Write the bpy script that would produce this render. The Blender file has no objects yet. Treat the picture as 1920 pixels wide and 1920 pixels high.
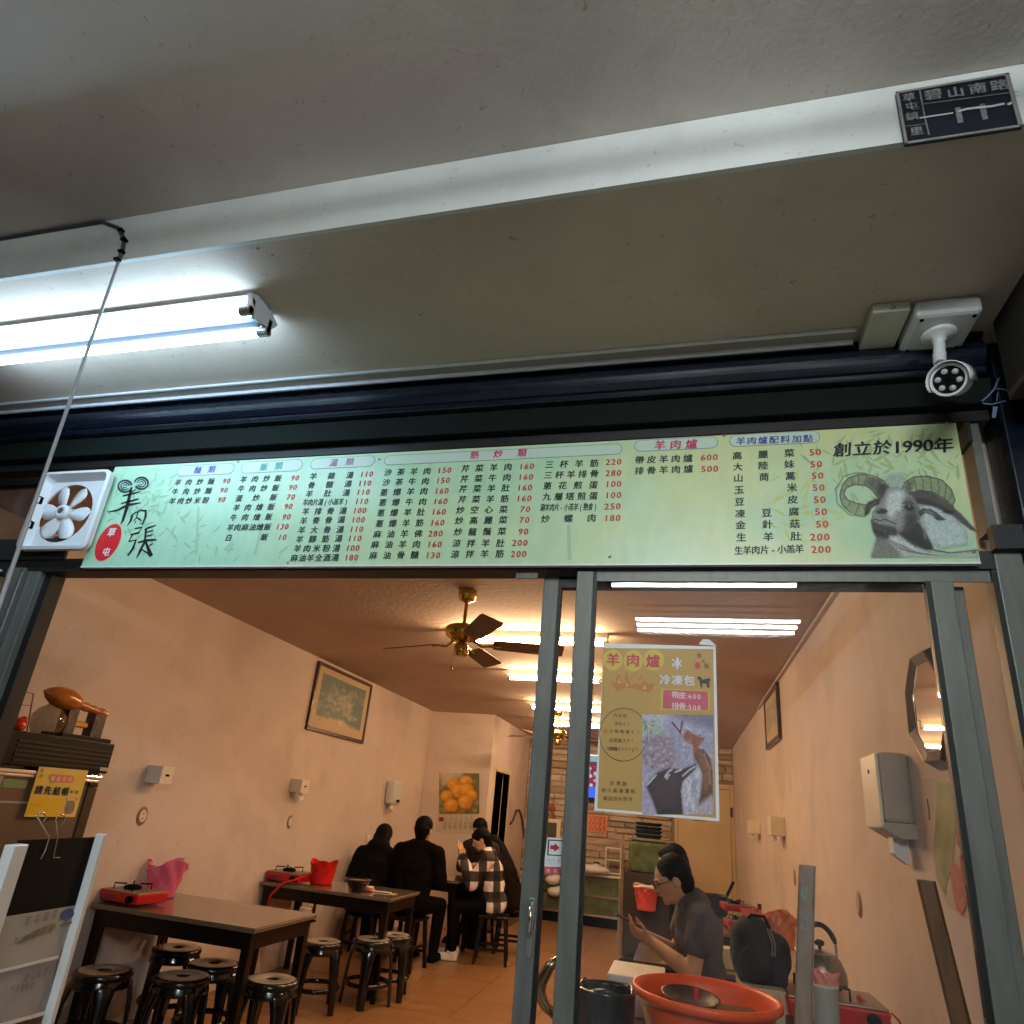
import bpy, bmesh, math, random
import numpy as np
from mathutils import Vector, Matrix, Euler
random.seed(7)
R = math.radians
# ------------------------------------------------------------------ camera, world, exposure
sc = bpy.context.scene
F, CX, CY = 1219.05, 953.66, 1065.10            # focal length and principal point, in pixels of a 1920 frame
YAW, PITCH, ROLL = R(-15.7157), R(20.4136), R(5.4202)
CAM = Vector((0, 0, 1.5))
_f = Vector((math.sin(YAW)*math.cos(PITCH), math.cos(YAW)*math.cos(PITCH), math.sin(PITCH)))
_r = Vector((math.cos(YAW), -math.sin(YAW), 0)); _u = _r.cross(_f)
RIGHT = math.cos(ROLL)*_r + math.sin(ROLL)*_u
UP = -math.sin(ROLL)*_r + math.cos(ROLL)*_u
cam_d = bpy.data.cameras.new('camera'); cam = bpy.data.objects.new('camera', cam_d); sc.collection.objects.link(cam)
cam.matrix_world = Matrix.Translation(CAM) @ Matrix((RIGHT, UP, -_f)).transposed().to_4x4()
cam_d.sensor_width = 36; cam_d.lens = F/1920*36
cam_d.shift_x = (960-CX)/1920; cam_d.shift_y = (CY-960)/1920
cam_d.clip_start = .02; cam_d.clip_end = 500
sc.camera = cam
world = bpy.data.worlds.new('World'); sc.world = world; world.use_nodes = True
wn = world.node_tree.nodes; wl = world.node_tree.links
sky = wn.new('ShaderNodeTexSky'); sky.sky_type = 'NISHITA'; sky.sun_disc = False
sky.sun_elevation = R(-3); sky.sun_rotation = R(200)
wl.new(sky.outputs[0], wn['Background'].inputs[0]); wn['Background'].inputs[1].default_value = .02
sc.view_settings.view_transform = 'Standard'; sc.view_settings.look = 'None'
sc.view_settings.exposure = 0; sc.view_settings.gamma = 1; sc.view_settings.use_curve_mapping = False
sc.cycles.use_denoising = True
sc.cycles.max_bounces = 8; sc.cycles.diffuse_bounces = 4; sc.cycles.transparent_max_bounces = 16
sc.cycles.sample_clamp_indirect = 6; sc.cycles.caustics_reflective = False; sc.cycles.caustics_refractive = False
WARM = (1.0, .65, .36); COOL = (.88, .97, 1.0)
E_IN, E_OUT, E_BACK = 205.0, 32.0, 140.0

def at(px, py, x=None, y=None, z=None):
    """point seen at pixel (px,py) of the 1920 frame, on the plane x= / y= / z="""
    d = (px-CX)/F*RIGHT - (py-CY)/F*UP + _f
    i, v = (0, x) if x is not None else (1, y) if y is not None else (2, z)
    return CAM + d*((v-CAM[i])/d[i])
def atp(px, py, P, n):
    d = (px-CX)/F*RIGHT - (py-CY)/F*UP + _f
    return CAM + d*((P-CAM).dot(n)/d.dot(n))

# ------------------------------------------------------------------ materials
MATS = {}
def mat(name, col, rough=.6, metal=0, spec=.5, noise=0, nscale=8, bump=0, bscale=60, emit=None, estr=0, coat=0, col2=None, trans=0, alpha=1, stretch=None, ior=1.45, dirt=0):
    if name in MATS: return MATS[name]
    m = bpy.data.materials.new(name); m.use_nodes = True; MATS[name] = m
    nt = m.node_tree; b = nt.nodes['Principled BSDF']
    b.inputs['Base Color'].default_value = (*col, 1); b.inputs['Roughness'].default_value = rough
    b.inputs['Metallic'].default_value = metal; b.inputs['Specular IOR Level'].default_value = spec
    b.inputs['Coat Weight'].default_value = coat; b.inputs['Transmission Weight'].default_value = trans
    b.inputs['Alpha'].default_value = alpha; b.inputs['IOR'].default_value = ior
    tc = nt.nodes.new('ShaderNodeTexCoord'); mp = nt.nodes.new('ShaderNodeMapping'); nt.links.new(tc.outputs['Object'], mp.inputs[0])
    if stretch: mp.inputs['Scale'].default_value = stretch
    if noise or col2:
        n = nt.nodes.new('ShaderNodeTexNoise'); n.inputs['Scale'].default_value = nscale; n.inputs['Detail'].default_value = 5
        n.inputs['Roughness'].default_value = .6
        nt.links.new(mp.outputs[0], n.inputs['Vector'])
        rp = nt.nodes.new('ShaderNodeValToRGB'); nt.links.new(n.outputs['Fac'], rp.inputs[0])
        a = rp.color_ramp.elements
        c2 = col2 or tuple(min(1, c*(1-noise)) for c in col)
        a[0].position = .33; a[0].color = (*c2, 1); a[1].position = .68; a[1].color = (*col, 1)
        nt.links.new(rp.outputs[0], b.inputs['Base Color'])
        rr = nt.nodes.new('ShaderNodeMapRange'); rr.inputs[3].default_value = max(0, rough-.08); rr.inputs[4].default_value = min(1, rough+.1)
        nt.links.new(n.outputs['Fac'], rr.inputs[0]); nt.links.new(rr.outputs[0], b.inputs['Roughness'])
    if dirt:
        src = b.inputs['Base Color'].links[0].from_socket
        for sc_, lo, hi, amt in ((1.3, .50, .72, dirt), (45, .66, .74, dirt*1.6), (7, .60, .8, dirt*.6)):
            nd = nt.nodes.new('ShaderNodeTexNoise'); nd.inputs['Scale'].default_value = sc_; nd.inputs['Detail'].default_value = 6; nd.inputs['Distortion'].default_value = .6; nt.links.new(tc.outputs['Object'], nd.inputs['Vector'])
            md = nt.nodes.new('ShaderNodeMapRange'); md.inputs[1].default_value = lo; md.inputs[2].default_value = hi; md.inputs[3].default_value = 1; md.inputs[4].default_value = 1-amt; nt.links.new(nd.outputs['Fac'], md.inputs[0])
            mm = nt.nodes.new('ShaderNodeMix'); mm.data_type = 'RGBA'; mm.blend_type = 'MULTIPLY'; mm.inputs[0].default_value = 1; nt.links.new(src, mm.inputs[6]); nt.links.new(md.outputs[0], mm.inputs[7]); src = mm.outputs[2]
        nt.links.new(src, b.inputs['Base Color'])
    if bump:
        n2 = nt.nodes.new('ShaderNodeTexNoise'); n2.inputs['Scale'].default_value = bscale; n2.inputs['Detail'].default_value = 4
        nt.links.new(mp.outputs[0], n2.inputs['Vector'])
        bp = nt.nodes.new('ShaderNodeBump'); bp.inputs['Strength'].default_value = bump; bp.inputs['Distance'].default_value = .01
        nt.links.new(n2.outputs['Fac'], bp.inputs['Height']); nt.links.new(bp.outputs[0], b.inputs['Normal'])
    if emit:
        b.inputs['Emission Color'].default_value = (*emit, 1); b.inputs['Emission Strength'].default_value = estr
    return m
def glass(name, tint=(1, 1, 1), haze=.03, refl=1.0):
    m = bpy.data.materials.new(name); m.use_nodes = True; nt = m.node_tree; nt.nodes.clear(); MATS[name] = m
    N = nt.nodes.new; L = nt.links.new
    out = N('ShaderNodeOutputMaterial'); tr = N('ShaderNodeBsdfTransparent'); tr.inputs[0].default_value = (*tint, 1)
    gl = N('ShaderNodeBsdfGlossy'); gl.inputs['Roughness'].default_value = .012
    df = N('ShaderNodeBsdfDiffuse'); df.inputs[0].default_value = (.75, .75, .75, 1)
    fr = N('ShaderNodeFresnel'); fr.inputs[0].default_value = 1.45
    mu = N('ShaderNodeMath'); mu.operation = 'MULTIPLY'; mu.inputs[1].default_value = refl; L(fr.outputs[0], mu.inputs[0])
    m1 = N('ShaderNodeMixShader'); L(mu.outputs[0], m1.inputs[0]); L(tr.outputs[0], m1.inputs[1]); L(gl.outputs[0], m1.inputs[2])
    tc = N('ShaderNodeTexCoord'); mp = N('ShaderNodeMapping'); mp.inputs['Scale'].default_value = (2.2, 2.2, .9); mp.inputs['Rotation'].default_value = (0, R(22), 0)
    L(tc.outputs['Object'], mp.inputs[0])
    no = N('ShaderNodeTexNoise'); no.inputs['Scale'].default_value = 3.5; no.inputs['Detail'].default_value = 8; no.inputs['Distortion'].default_value = 1.6; L(mp.outputs[0], no.inputs['Vector'])
    mr = N('ShaderNodeMapRange'); mr.inputs[1].default_value = .45; mr.inputs[2].default_value = .8; mr.inputs[3].default_value = haze*.35; mr.inputs[4].default_value = haze*2.5; L(no.outputs['Fac'], mr.inputs[0])
    m2 = N('ShaderNodeMixShader'); L(mr.outputs[0], m2.inputs[0]); L(m1.outputs[0], m2.inputs[1]); L(df.outputs[0], m2.inputs[2])
    L(m2.outputs[0], out.inputs[0]); return m
M_soffit = mat('painted_soffit', (.60, .50, .405), .75, noise=.12, nscale=2.2, bump=.10, bscale=90, dirt=.22)
M_soffit2 = mat('painted_upper_ceiling', (.66, .60, .54), .8, noise=.12, nscale=1.6, bump=.08, bscale=70, dirt=.22)
M_band = mat('painted_beam_face', (.64, .66, .63), .75, noise=.10, nscale=3, bump=.12, bscale=80, dirt=.2)
M_wall = mat('interior_wall_paint', (.78, .655, .58), .8, noise=.10, nscale=1.8, bump=.12, bscale=50, dirt=.16)
M_ceil = mat('interior_ceiling_paint', (.58, .45, .36), .8, noise=.15, nscale=2.5, bump=.3, bscale=30)
M_floor = mat('brown_floor_tile', (.34, .17, .07), .32, noise=.25, nscale=9, bump=.1, bscale=30)
M_floor2 = mat('brown_floor_tile_paler', (.37, .19, .085), .30, noise=.25, nscale=9, bump=.1, bscale=30)
M_pave = mat('arcade_floor', (.34, .32, .30), .6, noise=.3, nscale=6, bump=.3)
M_alu = mat('grey_anodised_aluminium', (.165, .168, .150), .45, metal=.25, noise=.25, nscale=7, stretch=(6, 6, .8), bump=.05)
M_alud = mat('dark_aluminium', (.028, .030, .030), .45, metal=.1, noise=.2, nscale=5)
M_gasket = mat('black_rubber', (.008, .008, .008), .5)
M_navy = mat('navy_enamel_metal', (.006, .010, .020), .25, metal=.0, coat=.3, noise=.3, nscale=4, stretch=(1, 5, 5))
M_shut = mat('dark_green_shutter_metal', (.007, .011, .009), .7, spec=.12, noise=.35, nscale=5, stretch=(.7, 3, 3), bump=.15, bscale=20)
M_white = mat('white_plastic', (.72, .73, .74), .35, noise=.06, nscale=6)
M_whitem = mat('white_enamel', (.75, .76, .76), .3, noise=.05)
M_cream = mat('cream_plastic', (.86, .78, .60), .4, noise=.06)
M_black = mat('black_glossy_plastic', (.006, .006, .006), .16, coat=.3)
M_blackm = mat('black_matt', (.004, .0035, .0035), .7, spec=.06)
M_wood = mat('black_brown_lacquer_wood', (.010, .0055, .004), .3, spec=.3, noise=.3, nscale=8, stretch=(1, 8, 1))
M_top = mat('dark_tabletop', (.18, .135, .10), .16, noise=.2, nscale=14, coat=.5)
M_fr = mat('dark_red_brown_wood', (.075, .022, .012), .3, noise=.3, nscale=10)
M_brass = mat('brass', (.62, .42, .10), .2, metal=1)
M_chrome = mat('chrome', (.75, .75, .74), .16, metal=1)
M_steel = mat('stainless_steel', (.55, .55, .53), .3, metal=.9, noise=.15, nscale=6)
M_red = mat('red_plastic', (.60, .018, .015), .35)
M_orange = mat('orange_red_plastic', (.97, .11, .018), .38, noise=.1, nscale=5)
M_pink = mat('pink_plastic_film', (.88, .16, .30), .3, alpha=.85)
M_cable = mat('grey_cable', (.30, .31, .33), .5)
M_cabled = mat('dark_cable', (.05, .05, .055), .5)
M_gw2 = mat('bright_white_plastic', (.88, .86, .80), .4)
M_gw = mat('white_print', (.80, .80, .80), .6)

def emat(name, col, s):
    m = bpy.data.materials.new(name); m.use_nodes = True; nt = m.node_tree; nt.nodes.clear()
    o = nt.nodes.new('ShaderNodeOutputMaterial'); e = nt.nodes.new('ShaderNodeEmission')
    e.inputs[0].default_value = (*col, 1); e.inputs[1].default_value = s; nt.links.new(e.outputs[0], o.inputs[0]); MATS[name] = m; return m
M_tin = emat('lit_warm_tube', WARM, E_IN)
M_tout = emat('lit_cool_tube', (.52, .76, 1.0), E_OUT)
M_tback = emat('lit_cool_tube_street_side', COOL, E_BACK)

# ------------------------------------------------------------------ mesh helpers
COL = sc.collection
def bvec(p): return Vector(p)
class MB:
    def __init__(s): s.v = []; s.f = []; s.text = False
    def add(s, vs, fs):
        o = len(s.v); s.v += [Vector(v) for v in vs]; s.f += [tuple(i+o for i in f) for f in fs]; return s
    def box(s, x0, x1, y0, y1, z0, z1):
        vs = [(x, y, z) for x in (x0, x1) for y in (y0, y1) for z in (z0, z1)]
        return s.add(vs, [(0, 1, 3, 2), (4, 6, 7, 5), (0, 4, 5, 1), (2, 3, 7, 6), (0, 2, 6, 4), (1, 5, 7, 3)])
    def hexa(s, a, b):
        """a, b: two rings of n points; closed prism between"""
        n = len(a); fs = [tuple(range(n))[::-1], tuple(range(n, 2*n))] + [(i, (i+1) % n, n+(i+1) % n, n+i) for i in range(n)]
        return s.add(list(a)+list(b), fs)
    def slab(s, pts, d):
        """polygon extruded by vector d"""
        d = Vector(d); return s.hexa([Vector(p) for p in pts], [Vector(p)+d for p in pts])
    def poly(s, pts): return s.add(pts, [tuple(range(len(pts)))])
    def frame_axes(s, d):
        d = d.normalized(); a = Vector((0, 0, 1)) if abs(d.z) < .9 else Vector((1, 0, 0))
        u = d.cross(a).normalized(); return u, d.cross(u).normalized()
    def cyl(s, p0, p1, r0, r1=None, n=16, caps=True):
        p0, p1 = Vector(p0), Vector(p1); r1 = r0 if r1 is None else r1; u, w = s.frame_axes(p1-p0)
        A = [p0+(u*math.cos(2*math.pi*i/n)+w*math.sin(2*math.pi*i/n))*r0 for i in range(n)]
        B = [p1+(u*math.cos(2*math.pi*i/n)+w*math.sin(2*math.pi*i/n))*r1 for i in range(n)]
        fs = [(i, (i+1) % n, n+(i+1) % n, n+i) for i in range(n)]
        if caps: fs += [tuple(range(n))[::-1], tuple(range(n, 2*n))]
        return s.add(A+B, fs)
    def tube(s, path, r, n=8):
        path = [Vector(p) for p in path]; rs = r if isinstance(r, (list, tuple)) else [r]*len(path); vs = []; fs = []
        u = None
        for i, p in enumerate(path):
            d = (path[min(i+1, len(path)-1)]-path[max(i-1, 0)]).normalized()
            if u is None: u, w = s.frame_axes(d)
            else:
                u = (u-d*u.dot(d)); u = u.normalized() if u.length > 1e-6 else s.frame_axes(d)[0]; w = d.cross(u)
            vs += [p+(u*math.cos(2*math.pi*k/n)+w*math.sin(2*math.pi*k/n))*rs[i] for k in range(n)]
        for i in range(len(path)-1):
            fs += [(i*n+k, i*n+(k+1) % n, (i+1)*n+(k+1) % n, (i+1)*n+k) for k in range(n)]
        fs += [tuple(range(n))[::-1], tuple((len(path)-1)*n+k for k in range(n))]
        return s.add(vs, fs)
    def lathe(s, prof, c=(0, 0, 0), axis=(0, 0, 1), n=28):
        """prof: list of (radius, height) along axis, open profile"""
        c = Vector(c); ax = Vector(axis).normalized(); u, w = s.frame_axes(ax); vs = []; fs = []
        for r, h in prof:
            vs += [c+ax*h+(u*math.cos(2*math.pi*k/n)+w*math.sin(2*math.pi*k/n))*max(r, 1e-5) for k in range(n)]
        for i in range(len(prof)-1):
            fs += [(i*n+k, i*n+(k+1) % n, (i+1)*n+(k+1) % n, (i+1)*n+k) for k in range(n)]
        return s.add(vs, fs)
    def ell(s, c, r, rot=None, n=14, m=9):
        c = Vector(c); r = (r, r, r) if not hasattr(r, '__len__') else r; vs = []; fs = []
        Mx = rot.to_matrix() if rot is not None else Matrix.Identity(3)
        for j in range(m+1):
            t = math.pi*j/m
            for k in range(n):
                a = 2*math.pi*k/n
                vs.append(c+Mx @ Vector((r[0]*math.sin(t)*math.cos(a), r[1]*math.sin(t)*math.sin(a), r[2]*math.cos(t))))
        for j in range(m):
            fs += [(j*n+k, (j+1)*n+k, (j+1)*n+(k+1) % n, j*n+(k+1) % n) for k in range(n)]
        return s.add(vs, fs)
    def caps(s, p0, r0, p1, r1, n=12):
        p0, p1 = Vector(p0), Vector(p1); s.ell(p0, r0, n=n, m=8); s.ell(p1, r1, n=n, m=8); return s.cyl(p0, p1, r0, r1, n)
    def build(s, name, m, parent=None, smooth=False, bevel=0, remesh=0, smoothit=0, solid=0, bseg=2):
        off = Vector((0, 0, 0))
        p = parent
        while p is not None: off += p.location; p = p.parent
        me = bpy.data.meshes.new(name); me.from_pydata([v-off for v in s.v], [], s.f); me.validate()
        bm = bmesh.new(); bm.from_mesh(me); bmesh.ops.remove_doubles(bm, verts=bm.verts, dist=1e-6) if smooth and not remesh else None
        bmesh.ops.recalc_face_normals(bm, faces=bm.faces); bm.to_mesh(me); bm.free()
        if smooth:
            for q in me.polygons: q.use_smooth = True
        me.materials.append(m); o = bpy.data.objects.new(name, me); COL.objects.link(o); o.parent = parent
        if s.text or name.endswith('_print'): o['kind'] = 'stuff'
        if solid: d = o.modifiers.new('solid', 'SOLIDIFY'); d.thickness = solid; d.offset = 0
        if remesh:
            d = o.modifiers.new('remesh', 'REMESH'); d.mode = 'VOXEL'; d.voxel_size = remesh; d.use_smooth_shade = True
            if smoothit: d = o.modifiers.new('smooth', 'SMOOTH'); d.iterations = smoothit; d.factor = .6
        if bevel: d = o.modifiers.new('bevel', 'BEVEL'); d.width = bevel; d.segments = bseg; d.limit_method = 'ANGLE'; d.angle_limit = R(40)
        return o
def box(name, m, parent, x0, x1, y0, y1, z0, z1, bevel=0): return MB().box(min(x0,x1), max(x0,x1), min(y0,y1), max(y0,y1), min(z0,z1), max(z0,z1)).build(name, m, parent, bevel=bevel)
def thing(name, label, cat, loc=(0, 0, 0), group=None):
    o = bpy.data.objects.new(name, None); COL.objects.link(o); o.location = loc; o.empty_display_size = .1
    o['label'] = label; o['category'] = cat
    if group: o['group'] = group
    return o
def tag(o, label, cat, group=None):
    o['label'] = label; o['category'] = cat
    if group: o['group'] = group
    return o
def struct(o): o['kind'] = 'structure'; return o
def dup(root, loc, rz=0, label=None, scale=None):
    r = root.copy(); COL.objects.link(r); r.location = loc; r.rotation_euler = (0, 0, rz)
    if scale: r.scale = scale
    if label: r['label'] = label
    for ch in list(root.children):
        c = ch.copy(); COL.objects.link(c); c.parent = r
        for g in ch.children:
            d = g.copy(); COL.objects.link(d); d.parent = c
    return r

# ------------------------------------------------------------------ lettering (built as flat print geometry)
MENU = '''內麵類飯類湯類熱炒類羊肉爐配料加點羊肉炒麵牛肉炒米粉蛋炒飯燴麻油白雜湯骨髓肚片(小羔羊)排脊大腳筋全酒沙茶蔥爆佛芹菜空心高麗龍鬚涼拌三杯花煎九層塔涮-熟食螺帶皮陸妹山茼蒿玉豆凍腐金針菇生創立於1234567890年草屯張碧南路鎮里冰冷包:內容物X豆沙醬總重量g請先結帳謝現交易Thankyou台灣鍋原汁濃縮自水使用出口→↑雞樂清潔中元月日一二四五六八十福'''
GL = {}
def load_glyphs():
    obs = []
    for ch in sorted(set(MENU)-{'\n', ' '}):
        cu = bpy.data.curves.new('glyph', 'FONT'); cu.body = ch; cu.size = 1; cu.resolution_u = 2; cu.fill_mode = 'FRONT'
        o = bpy.data.objects.new('glyph', cu); COL.objects.link(o); obs.append((ch, o, cu))
    bpy.context.view_layer.update(); dg = bpy.context.evaluated_depsgraph_get()
    for ch, o, cu in obs:
        ev = o.evaluated_get(dg); me = ev.to_mesh(); vs = [v.co.copy() for v in me.vertices]; fs = [tuple(p.vertices) for p in me.polygons]
        if vs:
            x0 = min(v.x for v in vs); x1 = max(v.x for v in vs); y0 = min(v.y for v in vs); y1 = max(v.y for v in vs)
        else: x0 = x1 = y0 = y1 = 0
        GL[ch] = (vs, fs, x0, x1, y0, y1); ev.to_mesh_clear()
    for ch, o, cu in obs: bpy.data.objects.remove(o); bpy.data.curves.remove(cu)
load_glyphs()
def put_text(mb, s, a, b, h, n, bold=0, shear=0, wide=1):
    """characters of s centred on points evenly from a to b (world, a plane with normal n), em height h"""
    a, b, n = Vector(a), Vector(b), Vector(n).normalized()
    X = (b-a); X = X.normalized() if X.length > 1e-6 else None
    if X is None: X = Vector((0, 0, 1)).cross(n)
    Y = n.cross(X).normalized()
    if Y.z < 0: Y = -Y
    k = max(1, len(s)-1); mb.text = True
    for i, ch in enumerate(s):
        if ch == ' ': continue
        vs, fs, x0, x1, y0, y1 = GL[ch]
        c = a+(b-a)*(i/k) if len(s) > 1 else (a+b)/2
        mx = (x0+x1)/2; my = .36
        st_ = ((0, 0), (.030, .008), (-.030, -.008), (.004, .022)) if bold and h > .0235 else ((0, 0),)
        if bold > 1: st_ = ((.045, .01), (-.045, -.01), (.02, .03), (-.02, -.03), (0, 0), (.03, -.02))
        for j, (sx, sy) in enumerate(st_):
            mb.add([c+n*(j*.00008)+X*((v.x+sx-mx)*h*wide+(v.y-my)*h*shear)+Y*((v.y+sy-my)*h) for v in vs], fs)
    return mb
def digits(mb, s, c, h, n, X, bold=1, sp=.56, shear=0, wide=1):
    X = Vector(X).normalized(); w = h*sp*(len(s)-1)*wide
    return put_text(mb, s, Vector(c)-X*w/2, Vector(c)+X*w/2, h, n, bold, shear, wide)
class Canvas:
    """a printed picture: soft-edged shapes painted into the vertex colours of a fine grid lying on a sheet"""
    def __init__(s, x0, x1, y0, y1, step, bg=None):
        s.W, s.H = int((x1-x0)/step)+1, int((y1-y0)/step)+1; s.step = step
        s.X, s.Y = np.meshgrid(np.linspace(x0, x1, s.W), np.linspace(y0, y1, s.H)); s.a = np.zeros((s.H, s.W, 4))
        if bg: s.a[..., :3] = bg; s.a[..., 3] = 1
    def blur(s, m, r):
        r = r/s.step
        if r < .4: return m
        k = int(max(1, round(r*1.6))); w = np.exp(-.5*(np.arange(-k, k+1)/max(r, .5))**2); w /= w.sum()
        for ax in (0, 1): m = np.apply_along_axis(lambda v: np.convolve(np.pad(v, k, mode='edge'), w, 'valid'), ax, m)
        return m
    def put(s, m, col, al):
        m = (m*al)[..., None]; A = s.a[..., 3:4]; na = m+A*(1-m)
        s.a[..., :3] = np.where(na > 1e-5, (np.array(col)*m+s.a[..., :3]*A*(1-m))/np.maximum(na, 1e-5), s.a[..., :3]); s.a[..., 3:4] = na
    def poly(s, P, col, soft=5, al=1):
        m = np.zeros_like(s.X, bool)
        for i in range(len(P)):
            (xa, ya), (xb, yb) = P[i], P[(i+1) % len(P)]
            if ya == yb: continue
            m ^= ((ya > s.Y) != (yb > s.Y)) & (s.X < (xb-xa)*(s.Y-ya)/(yb-ya)+xa)
        s.put(s.blur(m.astype(float), soft), col, al)
    def ell(s, cx, cy, rx, ry, col, soft=5, al=1, rot=0):
        c, n = math.cos(R(rot)), math.sin(R(rot)); u = (s.X-cx)*c+(s.Y-cy)*n; v = -(s.X-cx)*n+(s.Y-cy)*c
        s.put(s.blur(((u/rx)**2+(v/ry)**2 < 1).astype(float), soft), col, al)
    def line(s, P, w, col, soft=2, al=1):
        d = np.full(s.X.shape, 1e9)
        for (xa, ya), (xb, yb) in zip(P, P[1:]):
            L2 = max(1e-6, (xb-xa)**2+(yb-ya)**2); t = np.clip(((s.X-xa)*(xb-xa)+(s.Y-ya)*(yb-ya))/L2, 0, 1); d = np.minimum(d, np.hypot(s.X-xa-t*(xb-xa), s.Y-ya-t*(yb-ya)))
        s.put(np.clip((w/2+soft-d)/max(soft, 1e-3), 0, 1), col, al)
    def grain(s, amp, size, seed=0, sx=1):
        g = np.random.RandomState(seed).rand(s.H, s.W)-.5; g = s.blur(g, size); g /= max(1e-6, g.std()); s.a[..., :3] = np.clip(s.a[..., :3]*(1+amp*g[..., None]), 0, 1)
    def build(s, name, fn, o, parent, rough=.5):
        vs = [fn(float(x), float(y), o) for x, y in zip(s.X.ravel(), s.Y.ravel())]; W = s.W; A = s.a[..., 3]
        fs = [(j*W+i, j*W+i+1, (j+1)*W+i+1, (j+1)*W+i) for j in range(s.H-1) for i in range(W-1) if max(A[j, i], A[j, i+1], A[j+1, i+1], A[j+1, i]) > .02]
        off = Vector((0, 0, 0)); p = parent
        while p is not None: off += p.location; p = p.parent
        me = bpy.data.meshes.new(name); me.from_pydata([v-off for v in vs], [], fs)
        at_ = me.color_attributes.new('print', 'FLOAT_COLOR', 'POINT'); at_.data.foreach_set('color', s.a.reshape(-1).astype(np.float32))
        if 'printed_picture' not in MATS:
            m = bpy.data.materials.new('printed_picture'); m.use_nodes = True; nt = m.node_tree; b = nt.nodes['Principled BSDF']; b.inputs['Roughness'].default_value = rough; n = nt.nodes.new('ShaderNodeAttribute'); n.attribute_name = 'print'
            nt.links.new(n.outputs['Color'], b.inputs['Base Color']); nt.links.new(n.outputs['Alpha'], b.inputs['Alpha']); MATS['printed_picture'] = m
        me.materials.append(MATS['printed_picture']); ob_ = bpy.data.objects.new(name, me); COL.objects.link(ob_); ob_.parent = parent; return ob_
# ------------------------------------------------------------------ main dimensions (metres)
XL, XR, ZC, YB1, XS, YB2 = -3.50, .825, 2.77, 9.1, -2.55, 11.5
YF = 1.90           # plane of the shop front
# ------------------------------------------------------------------ setting: building shell
ZO, YBD, ZU = 2.90, 1.13, 3.075                   # soffit height, beam face, upper ceiling of the arcade
struct(MB().box(-30, 30, -30, 1.86, -.2, -.004).build('arcade_floor', M_pave))
sf = struct(MB().box(XL-.15, XR+.15, 1.862, YB2+.2, -.2, -.004).build('shop_floor', mat('floor_grout', (.12, .07, .04), .9)))
for i in range(8):
    for j in range(17):
        x0, y0 = XL+.002+i*.6, 1.97+j*.6; x1, y1 = min(x0+.595, XR-.002), min(y0+.595, YB2-.002)
        if x1 > x0 and y1 > y0 and not (x0 < XS and y0 > YB1+.1): MB().box(x0, x1, y0, y1, -.0038, -.0004*random.random()).build('floor_tile', (M_floor, M_floor2)[random.random() < .4], sf)
struct(MB().box(-9, 9, -6, YBD-.001, ZU, ZU+.2).build('arcade_ceiling', M_soffit2))
bm_ = MB()
bm_.box(-9, 9, YBD+.001, 2.02, ZO, ZU+.2); struct(bm_.build('shop_front_beam', M_soffit))
struct(MB().box(-9, 9, YBD-.012, YBD, ZO-.002, ZU-.001).build('beam_face', M_band))
struct(MB().box(XL-.15, XL, 1.96, YB2+.2, 0, ZC+.1).build('left_wall', M_wall))
struct(MB().box(XR, XR+.15, 1.96, YB2+.2, 0, ZC+.1).build('right_wall', M_wall))
struct(MB().box(XL, XR, 1.96, YB2+.2, ZC, ZC+.12).build('shop_ceiling', M_ceil))
struct(MB().box(XL, XS-.002, YB1, YB1+.1, 0, ZC-.002).build('rear_wall_segment', M_wall))
DY0, DY1, DZ = 9.38, 10.25, 2.02
w = MB(); w.box(XS-.1, XS, YB1+.001, DY0, 0, ZC-.002); w.box(XS-.1, XS, DY1, YB2, 0, ZC-.002); w.box(XS-.1, XS, DY0, DY1, DZ, ZC-.002)
struct(w.build('side_wall', M_wall))
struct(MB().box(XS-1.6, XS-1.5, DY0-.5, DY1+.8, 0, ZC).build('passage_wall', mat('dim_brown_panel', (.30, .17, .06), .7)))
# neighbouring wall to the right of the shop front, outside
struct(MB().box(.945, 1.3, -3, 1.86, 0, 2.58).build('pillar_wall', mat('white_render', (.62, .62, .60), .8, noise=.2, nscale=3, bump=.2)))
struct(MB().box(.853, 1.3, -3, 1.72, 2.64, 2.899).build('dark_bulkhead', mat('dark_brown_paint', (.028, .022, .018), .7, noise=.4, nscale=3)))
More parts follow.
